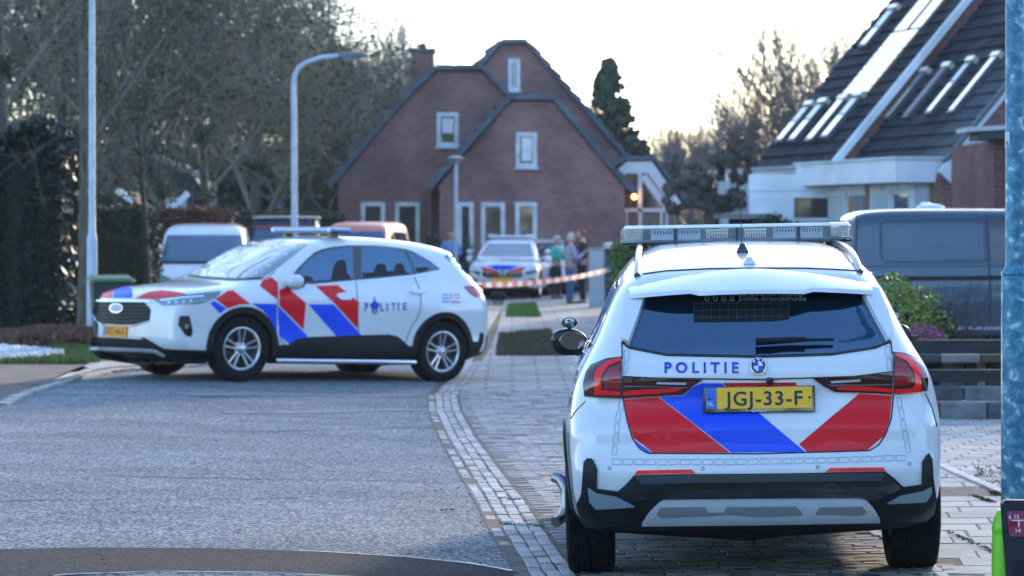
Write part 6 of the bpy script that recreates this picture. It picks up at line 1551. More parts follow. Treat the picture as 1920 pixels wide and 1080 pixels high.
def police_suv():
    hd = Vector((-.10,-.995,0)); th = math.atan2(.10,-.995); nose = Vector((-.24, 65.2, 0)); L = 4.3; o = nose-hd*L
    root, c, wl_ = simple_car("police_car", "white police car facing the viewer behind the barrier tape", "police car", (o.x, o.y, -.13), th, SUV, L, 1.57, 1.84, white_paint)
    f = 'front'
    g = c.panel("windscreen", [(-.70,1.08),(.70,1.08),(.62,1.25),(.56,1.42),(-.56,1.42),(-.62,1.25)], mat("grey_glass", (.10,.14,.17), .05, coat=1, ior=1.8), root, f, .07, .005, .01)
    for sx in (-1, 1):
        c.panel("headlight", [(sx*.56,.70),(sx*.84,.76),(sx*.86,.69),(sx*.60,.62)], head_glass, root, f, .05, .012, .02)
        c.panel("red_stripe", [(sx*.58,.84),(sx*.16,.75),(sx*.14,.72),(sx*.50,.73)], red_film, root, f, .06, .004, .004)
        c.panel("fog_lamp", [(sx*.62,.50),(sx*.80,.54),(sx*.82,.38),(sx*.70,.38)], black_gloss, root, f, .05, .008, .01)
        m_ = MB().lathe([(0,-.10),(.07,-.07),(.085,0),(.07,.07),(0,.10)], 12, Matrix.Translation((sx*1.02,L*.66,1.02)), cap=False).build("wing_mirror", white_paint, root, smooth=80)
        MB().lathe([(0,-.06),(.06,-.03),(.07,0),(.05,.06),(0,.08)], 12, Matrix.Translation((sx*1.02,L*.66,1.20)), cap=False).build("extra_mirror", white_paint, m_, smooth=80)
        MB().tube([(sx*.98,L*.66,1.0),(sx*.84,L*.66,.97)], .03, 6).build("mirror_arm", black_gloss, m_)
    c.panel("blue_stripe", [(-.40,.855),(-.2,.875),(.2,.875),(.40,.855),(.16,.75),(-.16,.75)], blue_film, root, f, .06, .0035, .004)
    gr = c.panel("grille", [(-.50,.72),(.50,.72),(.52,.60),(.40,.55),(-.40,.55),(-.52,.60)], black_gloss, root, f, .06, .012, .02)
    h = c.hit([(0,.67)], f)[0][0]; em = MB()
    Mx = Matrix.Translation((0,h[1]+.02,.67)) @ Matrix.Rotation(R(-90),4,'X')
    for (rx, ry) in ((.10,.07),(.045,.068),(.075,.03)):
        em.tube([Mx @ Vector((rx*math.cos(a), ry*math.sin(a), 0)) for a in np.linspace(0, 6.2832, 20)], .009, 5, cap=False)
    em.build("maker_badge", chrome, gr)
    text_plate(root, c, 0, .50, f)
    c.panel("lower_grille", [(-.72,.42),(-.5,.45),(.5,.45),(.72,.42),(.60,.33),(-.60,.33)], plastic, root, f, .06, .010, .02)
    c.panel("chin", [(-.74,.24),(.74,.24),(.66,.18),(-.66,.18)], plastic, root, f, .08, .012, .03)
    for md in ('left', 'right'):
        c.panel("side_window", [(.6,1.12),(3.1,1.04),(2.5,1.42),(1.0,1.42)], glass_dark, root, md, .08, .005, .01)
        for y, z in wl_: c.arc("arch_trim", (y, z), .37, .42, -20, 200, plastic, root, md, .012, .03)
        c.panel("side_stripe", [(2.0,.4),(2.4,.4),(2.9,.9),(2.5,.9)], blue_film, root, md, .08, .003, .004)
    b = MB().box((0,2.2,1.60),(1.15,.24,.07)).build("light_bar", mat("pale_bar", (.55,.62,.70), .2, coat=1), root, bevel=.02)
    for sx in (-1, 1): MB().box((sx*.50,2.2,1.63),(.16,.25,.04)).build("end_lamp", white_mark, b)
    # the silver car behind it
    nose = Vector((.62, 68.6, 0)); L = 4.2; o = nose-hd*L
    root, c, wl_ = simple_car("parked_car", "silver white car with dark nose parked beside the police car facing the viewer", "car", (o.x, o.y, -.13), th, SUV, L, 1.53, 1.80, mat("silver_paint", (.74,.76,.78), .35, coat=1))
    c.panel("windscreen", [(-.68,1.08),(.68,1.08),(.60,1.25),(.54,1.42),(-.54,1.42),(-.60,1.25)], MATS["grey_glass"], root, f, .07, .005, .01)
    dn = paint("navy_paint", (.025,.05,.08))
    g = c.panel("grille", [(-.62,.76),(.62,.76),(.66,.66),(.54,.52),(-.54,.52),(-.66,.66)], dn, root, f, .06, .012, .02)
    MB().lathe([(0,0),(.09,0),(.09,.02),(0,.02)], 18, Matrix.Translation((0,c.hit([(0,.66)],f)[0][0][1]+.01,.66)) @ Matrix.Rotation(R(-90),4,'X'), cap=False).build("maker_badge", chrome, g)
    c.panel("lower_bumper", [(-.82,.46),(.82,.46),(.80,.20),(-.80,.20)], plastic, root, f, .07, .012, .02)
    for sx in (-1, 1):
        MB().lathe([(0,0),(.06,0),(.06,.02),(0,.02)], 14, Matrix.Translation((sx*.60,c.hit([(sx*.6,.36)],f)[0][0][1]+.015,.34)) @ Matrix.Rotation(R(-90),4,'X'), cap=False).build("fog_lamp", white_mark, root)
        c.panel("headlight", [(sx*.50,.82),(sx*.82,.86),(sx*.84,.76),(sx*.56,.74)], mat("amber_lens", (.8,.5,.35), .1, coat=1), root, f, .05, .014, .02)
        m_ = MB().lathe([(0,-.10),(.08,-.06),(.09,0),(.07,.07),(0,.10)], 12, Matrix.Translation((sx*1.0,L*.66,1.03)), cap=False).build("wing_mirror", MATS["silver_paint"], root, smooth=80)
    for md in ('left', 'right'): c.panel("side_window", [(.6,1.12),(3.1,1.04),(2.5,1.42),(1.0,1.42)], glass_dark, root, md, .08, .005, .01)
police_suv()
def vans():
    # white van, front towards the viewer
    root, c, wl_ = simple_car("parked_van", "white van parked nose forward behind the nearer police car's bonnet", "van", (P(347,0,48).x, 52.3, -.06), math.pi+R(4), VAN, 4.4, 1.86, 1.84, white_paint, van=True, base=(4.9,1.97))
    f = 'front'
    c.panel("windscreen", [(-.80,1.13),(.80,1.13),(.77,1.35),(.70,1.62),(-.70,1.62),(-.77,1.35)], mat("blue_glass", (.03,.09,.16), .04, coat=1, ior=1.9), root, f, .07, .006, .01)
    c.strip("scuttle", [(-.82,1.10),(.82,1.10)], .05, black_mark, root, f, .012, .02)
    for sx in (-1, 1):
        c.panel("headlight", [(sx*.55,.80),(sx*.80,.90),(sx*.82,.72),(sx*.6,.68)], head_glass, root, f, .05, .012, .02)
        m_ = MB().box((sx*1.05,3.35,1.12),(.16,.10,.24)).build("wing_mirror", white_paint, root, bevel=.04); MB().bar((sx*1.0,3.35,1.03),(sx*.86,3.35,.98), .05).build("mirror_arm", black_gloss, m_)
        MB().box((sx*1.05,3.40,1.14),(.13,.06,.14)).build("mirror_cap", black_gloss, m_, bevel=.03)
    c.panel("grille", [(-.42,.80),(.42,.80),(.46,.66),(-.46,.66)], black_gloss, root, f, .06, .010, .02); text_plate(root, c, 0, .50, f)
    for md in ('left', 'right'): c.panel("side_window", [(2.5,1.12),(3.35,1.08),(3.05,1.5),(2.5,1.58)], glass_dark, root, md, .08, .005, .01)
    # dark van
    dk = paint("dark_blue_paint", (.03,.06,.10))
    root, c, wl_ = simple_car("parked_van", "dark van with a pale ribbed roof parked behind the nearer police car", "van", (P(513,0,58).x, 62.3, -.08), math.pi+R(3), VAN, 4.6, 2.06, 1.84, dk, van=True, base=(4.9,1.97))
    c.panel("windscreen", [(-.78,1.2),(.78,1.2),(.72,1.45),(.66,1.74),(-.66,1.74),(-.72,1.45)], MATS["blue_glass"], root, f, .07, .006, .01)
    mb = MB()
    for i in range(7): mb.box((-.66+i*.22,1.9,2.02+.01*math.cos((i-3)*.5)),(.20,2.6,.05))
    mb.build("roof_rack", mat("roof_canvas", (.62,.60,.54), .6), root, bevel=.015)
    c.strip("roof_stripe", [(-.70,1.80),(.70,1.80)], .03, mat("orange_film", (.6,.12,.03), .4), root, f, .008, .01)
    # orange people carrier
    og = paint("orange_paint", (.66,.20,.12))
    root, c, wl_ = simple_car("parked_car", "orange people carrier parked behind the nearer police car, roof and windows showing", "car", (P(690,0,55).x+.1, 58.2, -.08), math.pi-R(7), VAN, 4.3, 1.92, 1.66, og, van=True, base=(4.9,1.97))
    c.panel("windscreen", [(-.74,1.18),(.74,1.18),(.70,1.42),(.62,1.70),(-.62,1.70),(-.70,1.42)], glass_dark, root, f, .07, .006, .01)
    for md in ('left', 'right'):
        c.panel("side_window", [(.5,1.15),(1.35,1.14),(1.35,1.68),(.55,1.66)], glass_dark, root, md, .08, .006, .01); c.panel("side_window", [(1.42,1.14),(2.3,1.13),(2.3,1.69),(1.42,1.68)], glass_dark, root, md, .08, .006, .01); c.panel("side_window", [(2.4,1.13),(3.25,1.10),(2.95,1.50),(2.4,1.68)], glass_dark, root, md, .08, .006, .01)
    # blue grey transporter, side on
    bp_ = mat("blue_grey_paint", (.030,.062,.095), .40, metal=.2, coat=.7)
    root, c, wl_ = simple_car("parked_van", "large blue grey panel van parked side on behind the low fence", "van", (P(1583,0,31).x, 32.0, .02), R(-90), VAN, 5.0, 1.93, 1.92, bp_, van=True, res=.045, base=(4.9,1.97))
    s = 'right'
    X = lambda px: (px-1583)*31/F; Z = lambda py: CH-.02-(py-HZ)*31/F
    # pressed-in panel: dark groove outline, raised field
    grv = mat("groove", (.03,.05,.07), .4)
    c.strip("panel_groove", [(X(1664),Z(414)),(X(1852),Z(411)),(X(1852),Z(490)),(X(1664),Z(492)),(X(1656),Z(484)),(X(1656),Z(422))], .035, grv, root, s, .004, .006, closed=True)
    c.strip("side_moulding", [(X(1640),Z(523)),(X(1900),Z(521)),(X(2200),Z(520))], .05, plastic, root, s, .014, .02)
    c.strip("panel_groove", [(X(1620),Z(500)),(X(2200),Z(497))], .02, grv, root, s, .004, .006)
    c.strip("sill_trim", [(X(1796),Z(616)),(X(2200),Z(614))], .04, chrome, root, s, .012, .02)
    c.strip("door_seam", [(X(1857),Z(405)),(X(1858),Z(560)),(X(1858),Z(640))], .02, seam, root, s, .004, .006); c.strip("door_seam", [(X(1614),Z(400)),(X(1608),Z(480)),(X(1612),Z(560))], .018, seam, root, s, .004, .006)
    c.panel("side_window", [(X(1863),Z(406)),(X(2080),Z(406)),(X(2080),Z(490)),(X(1863),Z(490))], black_gloss, root, s, .1, .008, .01)
    c.panel("lower_cladding", [(.3,.30),(.5,.30),(.5,.38),(.3,.38)], plastic, root, s, .1, .01, .02)
    for y, z in wl_: c.arc("arch_trim", (y, z), .37, .41, -20, 200, bp_, root, s, .018, .03)
    c.panel("tail_light", [(.02,.95),(.14,.95),(.14,1.3),(.05,1.3)], lamp_red, root, s, .06, .012, .02)
    c.panel("body_lower", [(X(1800),Z(640)),(X(2100),Z(640)),(X(2100),Z(628)),(X(1800),Z(628))], plastic, root, s, .1, .012, .02)
    MB().lathe([(.19,0),(.18,.03),(.12,.05),(.06,.06),(0,.065)], 24, Matrix.Translation((.0,X(1770),1.925)) @ Matrix.Diagonal((1,.95,1,1)), cap=False).build("roof_vent", mat("vent_cover", (.6,.62,.63), .4), root, smooth=60)
    MB().lathe([(.08,0),(.08,.06),(.04,.08),(0,.08)], 20, Matrix.Translation((-.35,X(1770),1.93)), cap=False).build("roof_vent", MATS["vent_cover"], root, smooth=60)
vans()
# ---------------------------------------------------------------- street furniture
galv = mat("galvanised_steel", (.20,.30,.38), .45, metal=.35)
def galvanise(m):
    n, l, b = nodes(m); tc = n.new("ShaderNodeTexCoord"); v = n.new("ShaderNodeTexVoronoi"); v.inputs["Scale"].default_value = 55; v.inputs["Randomness"].default_value = 1
    t = n.new("ShaderNodeTexNoise"); t.inputs["Scale"].default_value = 22; t.inputs["Detail"].default_value = 5; t.inputs["Distortion"].default_value = .5
    l.new(tc.outputs["Object"], v.inputs["Vector"]); l.new(tc.outputs["Object"], t.inputs["Vector"])
    r = n.new("ShaderNodeValToRGB"); e = r.color_ramp.elements; e[0].position = .40; e[0].color = (.035,.15,.24,1); e[1].position = .66; e[1].color = (.42,.55,.62,1); x = e.new(.52); x.color = (.07,.22,.32,1); x = e.new(.60); x.color = (.12,.28,.38,1)
    l.new(t.outputs[0], r.inputs[0]); l.new(r.outputs[0], b.inputs["Base Color"])
galvanise(galv)
def furniture():
    Y = 12.0; x = P(1903,0,Y).x; t = thing("lamp_post", "thick mottled galvanised pole at the right edge", "lamp post", (x, Y, zg(x, Y)))
    z1 = P(0,512,Y).z-t.location.z
    MB().lathe([(.066,-.1),(.0645,.3),(.063,z1-.02),(.060,z1),(.0455,z1+.035),(.045,z1+.04),(.043,4.6)], 32).build("pole", galv, t, smooth=40)
    MB().lathe([(.0635,z1-.012),(.066,z1-.006),(.0655,z1+.004),(.060,z1+.01)], 32, cap=False).build("collar", galv, t, smooth=40)
    st = MB().box((P(1889.5,0,Y-.045).x-x, -.034, P(0,262,Y).z-t.location.z), (.021,.004,.072)).build("number_sticker", mat("sticker_white", (.7,.75,.78), .4), t)
    textobj("lettering", "5", (P(1887.5,0,Y-.045).x-x, -.0368, P(0,275,Y).z-t.location.z), (1,0,0), (0,0,1), .0115, .022, black_mark, st, .02)
    # marker post: black board with maroon plate, and yellow green plastic cover
    Y = 11.4; s_ = Y/F; t = thing("marker_post", "black marker board with a maroon hydrant plate before the galvanised pole", "sign", (P(1905,0,Y).x, Y, zg(2.2, Y)))
    zt = P(0,937,Y).z-t.location.z; lx = P(1877,0,Y).x-t.location.x; W_ = .19
    mb = MB(); poly = [(lx+.014,zt),(lx+W_,zt),(lx+W_+.02,-.1),(lx+.042,-.1),(lx+.0,zt-.016)]
    mb.prism(poly, lambda u, v: (u,-.025,v), lambda u, v: (u,.025,v)); mb.build("board", vary(mat("black_board", (.008,.012,.022), .5), (.006,.009,.017), (.014,.02,.032), 30, 4), t, bevel=.004)
    px0, pz = lx+.020, zt-.048; pw, ph = .12, .112
    rc = .010; pts = []
    for (cx, cz, a0) in ((px0+pw-rc,pz-rc,0),(px0+rc,pz-rc,90),(px0+rc,pz-ph+rc,180),(px0+pw-rc,pz-ph+rc,270)):
        for k in range(5): a = R(a0+22.5*k); pts.append((cx+rc*math.cos(a)+(.011*(pz-(cz))/ph if True else 0), cz+rc*math.sin(a)))
    mar = mat("maroon_plate", (.30,.035,.09), .4); pl = MB().prism(pts, lambda u, v: (u,-.030,v), lambda u, v: (u,-.0245,v)).build("plate", mar, t)
    sk_ = lambda z: .011*(pz-z)/ph
    MB().box((px0+.022+sk_(pz-.057),-.0305,pz-.057),(.036,.002,.020)).build("red_bar", mat("deep_red", (.28,.0,.012), .4), pl)
    tx = lambda s, dx, dz, w_, h_: textobj("lettering", s, (px0+dx+sk_(pz-dz),-.0312,pz-dz), (1,0,-.02), (0,0,1), w_, h_, white_mark, pl, .02)
    tx("B", .006, .034, .009, .016); tx("15", .031, .032, .020, .016); tx("14", .030, .093, .022, .016)
    MB().box((px0+.052+sk_(pz-.04),-.0312,pz-.040),(.070,.0018,.0042)).build("mark", white_mark, pl); MB().box((px0+.047+sk_(pz-.055),-.0314,pz-.056),(.0055,.0018,.028)).build("mark", white_mark, pl)
    for dx, dz in ((.016,.009),(.016,.103)): MB().lathe([(0,.0),(.0042,.0),(.003,.003),(0,.003)], 12, Matrix.Translation((px0+dx+sk_(pz-dz),-.030,pz-dz)) @ Matrix.Rotation(R(90),4,'X'), cap=False).build("rivet", mat("rivet", (.08,.30,.28), .4, metal=.6), pl)
    MB().box((lx+.11,-.0255,.13),(.13,.003,.17)).build("recess", mat("board_recess", (.003,.004,.007), .7), t)
    Y = 11.55; cx = P(1886,0,Y).x; t = thing("bollard", "yellow green plastic marker bollard behind the black board", "bollard", (cx, Y, zg(cx, Y)))
    zt = P(0,958,Y).z-t.location.z
    MB().lathe([(.066,-.05),(.065,.08),(.062,zt-.115),(.060,zt-.10),(.0625,zt-.09),(.064,zt-.078),(.060,zt-.055),(.048,zt-.02),(.034,zt+.005),(.0,zt+.012)], 28, cap=False).build("cover", mat("lime_plastic", (.20,.62,.015), .35, coat=.3), t, smooth=35)
    # left: pale lamp post
    grey_pole = vary(mat("pale_pole", (.42,.52,.60), .5), (.36,.46,.54), (.48,.57,.64), 5, 4)
    Y = 36.5; x = P(172.5,0,Y).x; t = thing("lamp_post", "tall pale straight lamp post by the nose of the striped police car", "lamp post", (x, Y, zg(x, Y)))
    z1 = P(0,448,Y).z-t.location.z
    MB().lathe([(.075,-.1),(.073,z1-.05),(.070,z1),(.050,z1+.09),(.048,z1+.1),(.040,6.6)], 24).build("pole", grey_pole, t, smooth=40)
    MB().box((.0,-.074,.62),(.07,.006,.26)).build("access_door", grey_pole, t, bevel=.004)
    MB().box((.35,0,6.6),(.75,.18,.09)).build("lamp_head", mat("lamp_head_grey", (.14,.15,.16), .5), t, bevel=.03)
    # curved arm lamp
    Y = 54; b = P(553,0,Y); t = thing("lamp_post", "lamp post with a curved arm reaching right over the street", "lamp post", (b.x, Y, -.1))
    q = [P(x, y, Y)-t.location for x, y in ((552,640),(552,400),(551,200),(550,165),(552,142),(560,127),(575,117),(600,108),(636,104))]
    MB().tube([(a.x, a.y, a.z) for a in q], [.075,.066,.060,.058,.056,.054,.052,.050,.048], 14).build("pole", grey_pole, t, smooth=50)
    a = P(634,104,Y)-t.location; e = P(684,102,Y)-t.location
    MB().tube([a, a.lerp(e,.2)+Vector((0,0,-.005)), a.lerp(e,.8)+Vector((0,0,-.01)), e], [.05,.085,.075,.03], 10).build("lamp_head", MATS["lamp_head_grey"], t, smooth=50)
    MB().box((a.lerp(e,.5)[0],0,a.z-.08),(.40,.13,.03)).build("lamp_glass", mat("lamp_glass", (.2,.22,.23), .2), t)
    # small post lamp before the brick house
    Y = 67; b = P(855,0,Y); t = thing("lamp_post", "short post lamp with a flat round top before the brick house", "lamp post", (b.x, Y, -.13))
    zt = P(0,296,Y).z-t.location.z
    MB().lathe([(.055,0),(.052,1.0),(.048,zt-.15)], 14).build("pole", grey_pole, t, smooth=40)
    MB().lathe([(.05,zt-.16),(.12,zt-.10),(.17,zt-.04),(.23,zt+.0),(.10,zt+.05),(0,zt+.06)], 20, cap=False).build("lamp_head", mat("lamp_shade", (.32,.30,.26), .5), t, smooth=60)
    # wheelie bin behind the bonnet
    Y = 35.0; x = P(207,0,Y).x; t = thing("wheelie_bin", "dark bin with a green lid behind the striped police car's bonnet", "bin", (x, Y, zg(x, Y)), .25)
    mb = MB(); a = [(-.20,-.22,.05),(.20,-.22,.05),(.20,.20,.05),(-.20,.20,.05)]; b = [(-.27,-.30,.93),(.27,-.30,.93),(.27,.26,.93),(-.27,.26,.93)]
    mb.add(a+b, [(3,2,1,0),(4,5,6,7),(0,1,5,4),(1,2,6,5),(2,3,7,6),(3,0,4,7)]); mb.build("container", mat("bin_dark", (.02,.03,.03), .5), t, bevel=.02)
    mb = MB(); mb.add([(-.31,-.34,.93),(.31,-.34,.93),(.31,.30,.93),(-.31,.30,.93),(-.27,-.28,.975),(.27,-.28,.975),(.27,.24,1.02),(-.27,.24,1.02)], [(3,2,1,0),(4,5,6,7),(0,1,5,4),(1,2,6,5),(2,3,7,6),(3,0,4,7)])
    mb.build("lid", mat("bin_green", (.03,.11,.06), .45), t, bevel=.015); MB().tube([(-.25,.34,.96),(.25,.34,.96)], .018, 8).build("handle", MATS["bin_dark"], t)
    for sx in (-1, 1): MB().lathe([(.03,-.03),(.10,-.03),(.10,.03),(.03,.03)], 18, Matrix.Translation((sx*.23,.24,.10)) @ Matrix.Rotation(R(90),4,'Y')).build("wheel", rubber, t)
    # far-left bin edge
    # white gate pier and dark post, barrier tape
    Y = 57.0; a = P(1105,468,Y); b = P(1133,556,Y)
    t = thing("cabinet", "pale grey street cabinet beside the dark bollard where the tape ends", "cabinet", ((a.x+b.x)/2, Y, -.13))
    w = b.x-a.x; h_ = a.z+.13; MB().box((0,.15,h_/2),(w,.30,h_)).build("housing", mat("cabinet_grey", (.42,.47,.50), .6), t, bevel=.012); MB().box((0,.15,h_+.015),(w+.04,.34,.04)).build("lid", mat("cabinet_lid", (.30,.30,.28), .7), t, bevel=.01)
    MB().box((0,-.003,h_*.52),(w-.06,.008,h_*.82)).build("door", MATS["cabinet_grey"], t, bevel=.004)
    Y = 56.0; x = P(1140.5,0,Y).x; t = thing("bollard", "dark blue post with a white cap holding the barrier tape", "post", (x, Y, -.13)); zt = P(0,458,Y).z+.13
    MB().lathe([(.085,-.1),(.085,zt-.08)], 18).build("post", mat("post_blue", (.015,.04,.08), .5), t, smooth=40); MB().lathe([(.11,zt-.09),(.115,zt-.02),(.08,zt+.03),(0,zt+.04)], 18, cap=False).build("cap", mat("post_cap", (.6,.6,.6), .5), t, smooth=40)
    tp = MB(); p0 = P(1140,506,Y-.1); p1 = P(880,534,45.0); nseg = 30; mt = [white_mark, mat("tape_red", (.72,.01,.06), .5)]
    pts = []
    for i in range(nseg+1):
        u = i/nseg; p = p0.lerp(p1, u); p.z -= .28*4*u*(1-u)*.35; tw_ = .3*math.sin(u*9)
        up = Vector((0, math.sin(tw_), math.cos(tw_)))*.05; pts.append((p+up, p-up))
    for i in range(nseg): tp.add([pts[i][0], pts[i][1], pts[i+1][1], pts[i+1][0]], [(0,1,2,3)])
    o = tp.build("barrier_tape", mt, None, fix=False); tag(o, "red and white barrier tape stretched across the footpath", "barrier tape")
    for i, f_ in enumerate(o.data.polygons): f_.material_index = 1 if (i//1) % 2 else 0
    knot = MB().lathe([(0,-.05),(.09,-.03),(.10,.03),(0,.05)], 10, Matrix.Translation(p0+Vector((0,-.0,0))), cap=False).build("tape_knot", white_mark, o)
    # right: low black rail fence and stone edging walls
    Y = 22.9; g0 = zg(4.2, Y)
    t = thing("rail_fence", "low fence of black horizontal planks on the right", "fence", (3.4, Y, g0)); dkw = vary(mat("black_planks", (.010,.014,.018), .6), (.006,.009,.012), (.02,.025,.03), 8, 5, stretch=(.4,6,6))
    for (ya, yb_) in ((637,663),(693,716)):
        za, zb_ = P(0,yb_,Y).z-g0, P(0,ya,Y).z-g0; MB().box((1.3,0,(za+zb_)/2),(3.4,.05,zb_-za)).build("plank", dkw, t, bevel=.004)
    for px in (1712, 1960): MB().box((P(px,0,Y).x-3.4,.055,.36),(.09,.06,.72)).build("post", dkw, t)
    st_m = lambda nm, a, b: vary(mat(nm, a, .9), a, b, 5, 7, .6, 30)
    sA = st_m("grey_stone", (.10,.12,.125), (.20,.22,.22)); sB = st_m("dark_stone", (.045,.055,.06), (.10,.115,.12)); sC = st_m("pink_stone", (.28,.22,.21), (.40,.33,.31)); sD = st_m("mossy_stone", (.09,.09,.03), (.15,.13,.06))
    def blocks(name, label, Y, y0, y1, segs, thick, grp=None):
        w = thing(name, label, "wall", (3.6, Y, zg(4, Y)))
        for (a, b, m_) in segs:
            za, zb_ = P(0,y1,Y).z, P(0,y0,Y).z; xa, xb = P(a,0,Y).x, P(b,0,Y).x
            MB().box(((xa+xb)/2-3.6, thick/2+random.uniform(-.01,.01), (za+zb_)/2-w.location.z), (xb-xa-.012, thick, zb_-za)).build("block", m_, w, bevel=.012)
    blocks("garden_wall", "lowest course of dark stone blocks at the back of the pavement, under the black fence", 22.5, 756, 792, [(1690,1762,sB),(1762,1852,sA),(1852,1960,sB)], .22)
    blocks("garden_wall", "grey stone step just above the lowest dark block course", 22.75, 727, 752, [(1690,1752,sA),(1752,1808,sB),(1808,1960,sA)], .3)
    blocks("garden_wall", "row of mixed pale pink and mossy stones behind the black planks", 23.4, 664, 681, [(1690,1722,sA),(1722,1764,sB),(1764,1840,sC),(1840,1960,sD)], .3)
    blocks("garden_wall", "dark stones between the two black planks at the back", 23.6, 681, 730, [(1690,1760,sB),(1760,1808,sA),(1808,1832,sB),(1832,1850,sC),(1850,1960,sB)], .3)
furniture()
sheet("driveway", [(3.3,23.9),(9,23.9),(12,36),(12,48),(2.5,48),(2.8,30)], .02, drive_m, 1)
# ---------------------------------------------------------------- people beyond the tape
def skin_mesh(name, joints, bones, radii, material, parent, sub=2):
    me = bpy.data.meshes.new(name); me.from_pydata(joints, bones, []); o = bpy.data.objects.new(name, me); C.objects.link(o)
    s = o.modifiers.new("skin", 'SKIN'); s.use_smooth_shade = True; u = o.modifiers.new("sub", 'SUBSURF'); u.levels = sub; u.render_levels = sub
    for i, r_ in enumerate(radii): me.skin_vertices[0].data[i].radius = (r_, r_) if not isinstance(r_, tuple) else r_
    me.skin_vertices[0].data[0].use_root = True
    dg = bpy.context.evaluated_depsgraph_get(); dg.update(); m2 = bpy.data.meshes.new_from_object(o.evaluated_get(dg)); bpy.data.objects.remove(o); m2.name = name
    m2.materials.clear(); m2.materials.append(material)
    for f in m2.polygons: f.use_smooth = True
    return link(name, m2, None, parent)
skin_c = mat("skin", (.50,.27,.20), .6); 
def person(label, px, Y, H, facing, top, trousers, hairc, coat=False, arm='fold', gz=-.13, hair_long=False):
    t = thing("person", label, "person", (P(px,0,Y).x, Y, gz), facing, "bystanders beyond the tape"); k = H/1.75
    S = lambda *p: tuple(a*k for a in p)
    # joints: 0 pelvis 1 waist 2 chest 3 neck 4 headbase ; legs ; arms
    if arm == 'fold': el, wr, hn = (.27,.06,1.12), (.10,.26,1.16), (.02,.29,1.17)
    elif arm == 'phone': el, wr, hn = (.25,.08,1.12), (.16,.30,1.24), (.13,.36,1.29)
    else: el, wr, hn = (.27,-.02,1.13), (.27,.10,.88), (.27,.13,.80)
    J = [S(0,0,.95),S(0,0,1.12),S(0,.01,1.34),S(0,0,1.48),S(0,.02,1.56)]; B = [(0,1),(1,2),(2,3),(3,4)]; Rr = [.125,.115,.135,.055,.05]
    for sx in (-1, 1):
        b = len(J); J += [S(sx*.10,0,.88),S(sx*.11,.01,.50),S(sx*.12,-.02,.10),S(sx*.13,.10,.04)]; B += [(0,b),(b,b+1),(b+1,b+2),(b+2,b+3)]; Rr += [.09,.06,.042,.035]
        b = len(J); J += [S(sx*.17,0,1.41),S(sx*el[0],el[1],el[2]),S(sx*wr[0],wr[1],wr[2]+(.03 if sx > 0 else 0)),S(sx*hn[0],hn[1],hn[2]+(.03 if sx > 0 else 0))]; B += [(2,b),(b,b+1),(b+1,b+2),(b+2,b+3)]; Rr += [.062,.045,.028,.030]
        hb = b+3; hp = Vector(J[hb]); d = (hp-Vector(J[b+2])).normalized(); sd_ = d.cross(Vector((0,0,1))).normalized()
        for i, (o_, l_) in enumerate(((-.028,.07),(-.010,.085),(.009,.08),(.027,.065))):
            n_ = len(J); q = hp+sd_*o_*k+d*.03*k; J += [tuple(q), tuple(q+(d*.6+Vector((0,0,-.5))).normalized()*l_*k)]; B += [(hb,n_),(n_,n_+1)]; Rr += [.010,.008]
        n_ = len(J); q = hp+sd_*(-.03*sx)*k; J += [tuple(q+Vector((0,0,.02))), tuple(q+(d*.5+Vector((0,0,.7))).normalized()*.055*k)]; B += [(hb,n_),(n_,n_+1)]; Rr += [.011,.009]
    body = skin_mesh("body", J, B, [r_*k for r_ in Rr], skin_c, t, 1)
    # head as an egg with nose, ears, eyes
    bm = bmesh.new(); bmesh.ops.create_icosphere(bm, subdivisions=4, radius=1)
    for v in bm.verts:
        x, y, z = v.co; w = 1-.22*max(0, -z)**1.5
        nx = x*.078*w; ny = y*.098*(1-.10*max(0,-z)) ; nz = z*.118
        if y > .5:
            ny += .028*math.exp(-((x/.16)**2+((z+.12)/.18)**2)); ny -= .012*math.exp(-(((abs(x)-.38)/.16)**2+((z-.12)/.12)**2)); ny += .006*math.exp(-((x/.3)**2+((z+.45)/.08)**2))
        if abs(x) > .85 and abs(z+.02) < .3 and abs(y) < .3: nx *= 1.14
        v.co = (nx*k, (ny+.02)*k, nz*k)
    me = bpy.data.meshes.new("head"); bm.to_mesh(me); bm.free(); smooth_angle(me, 80); hd_ = link("head", me, skin_c, body); hd_.location = S(0,.02,1.64)
    for sx in (-1, 1): MB().lathe([(0,-.010),(.011,0),(0,.010)], 8, Matrix.Translation(S(sx*.030,.105,.014)), cap=False).build("eye", black_mark, hd_)
    bm = bmesh.new(); bmesh.ops.create_icosphere(bm, subdivisions=4, radius=1); rr = random.Random(int(px))
    for v in list(bm.verts):
        x, y, z = v.co
        if (y > .25 and z < .42) or (z < (-.75 if hair_long else -.35)): bm.verts.remove(v); continue
        j = 1+rr.uniform(-.02,.04); v.co = (x*.090*j*k, (y*.108*j+.012)*k, (z*.128*j+.008)*k)
    me = bpy.data.meshes.new("hair"); bm.to_mesh(me); bm.free(); smooth_angle(me, 80); link("hair", me, mat("hair_"+hairc[0], hairc[1], .8), hd_)
    # clothing
    J2 = [S(0,0,.93 if not coat else .78),S(0,0,1.12),S(0,.01,1.34),S(0,0,1.45)]; B2 = [(0,1),(1,2),(2,3)]; R2 = [.155 if not coat else .165,.145,.160,.075]
    for sx in (-1, 1):
        b = len(J2); J2 += [S(sx*.18,0,1.40),S(sx*el[0],el[1],el[2]),S(sx*wr[0],wr[1],wr[2]+(.03 if sx > 0 else 0))]; B2 += [(2,b),(b,b+1),(b+1,b+2)]; R2 += [.080,.062,.045]
    skin_mesh("jacket", J2, B2, [r_*k for r_ in R2], top, t, 1)
    J3 = [S(0,0,1.0),S(0,0,.92)]; B3 = [(0,1)]; R3 = [.135,.135]
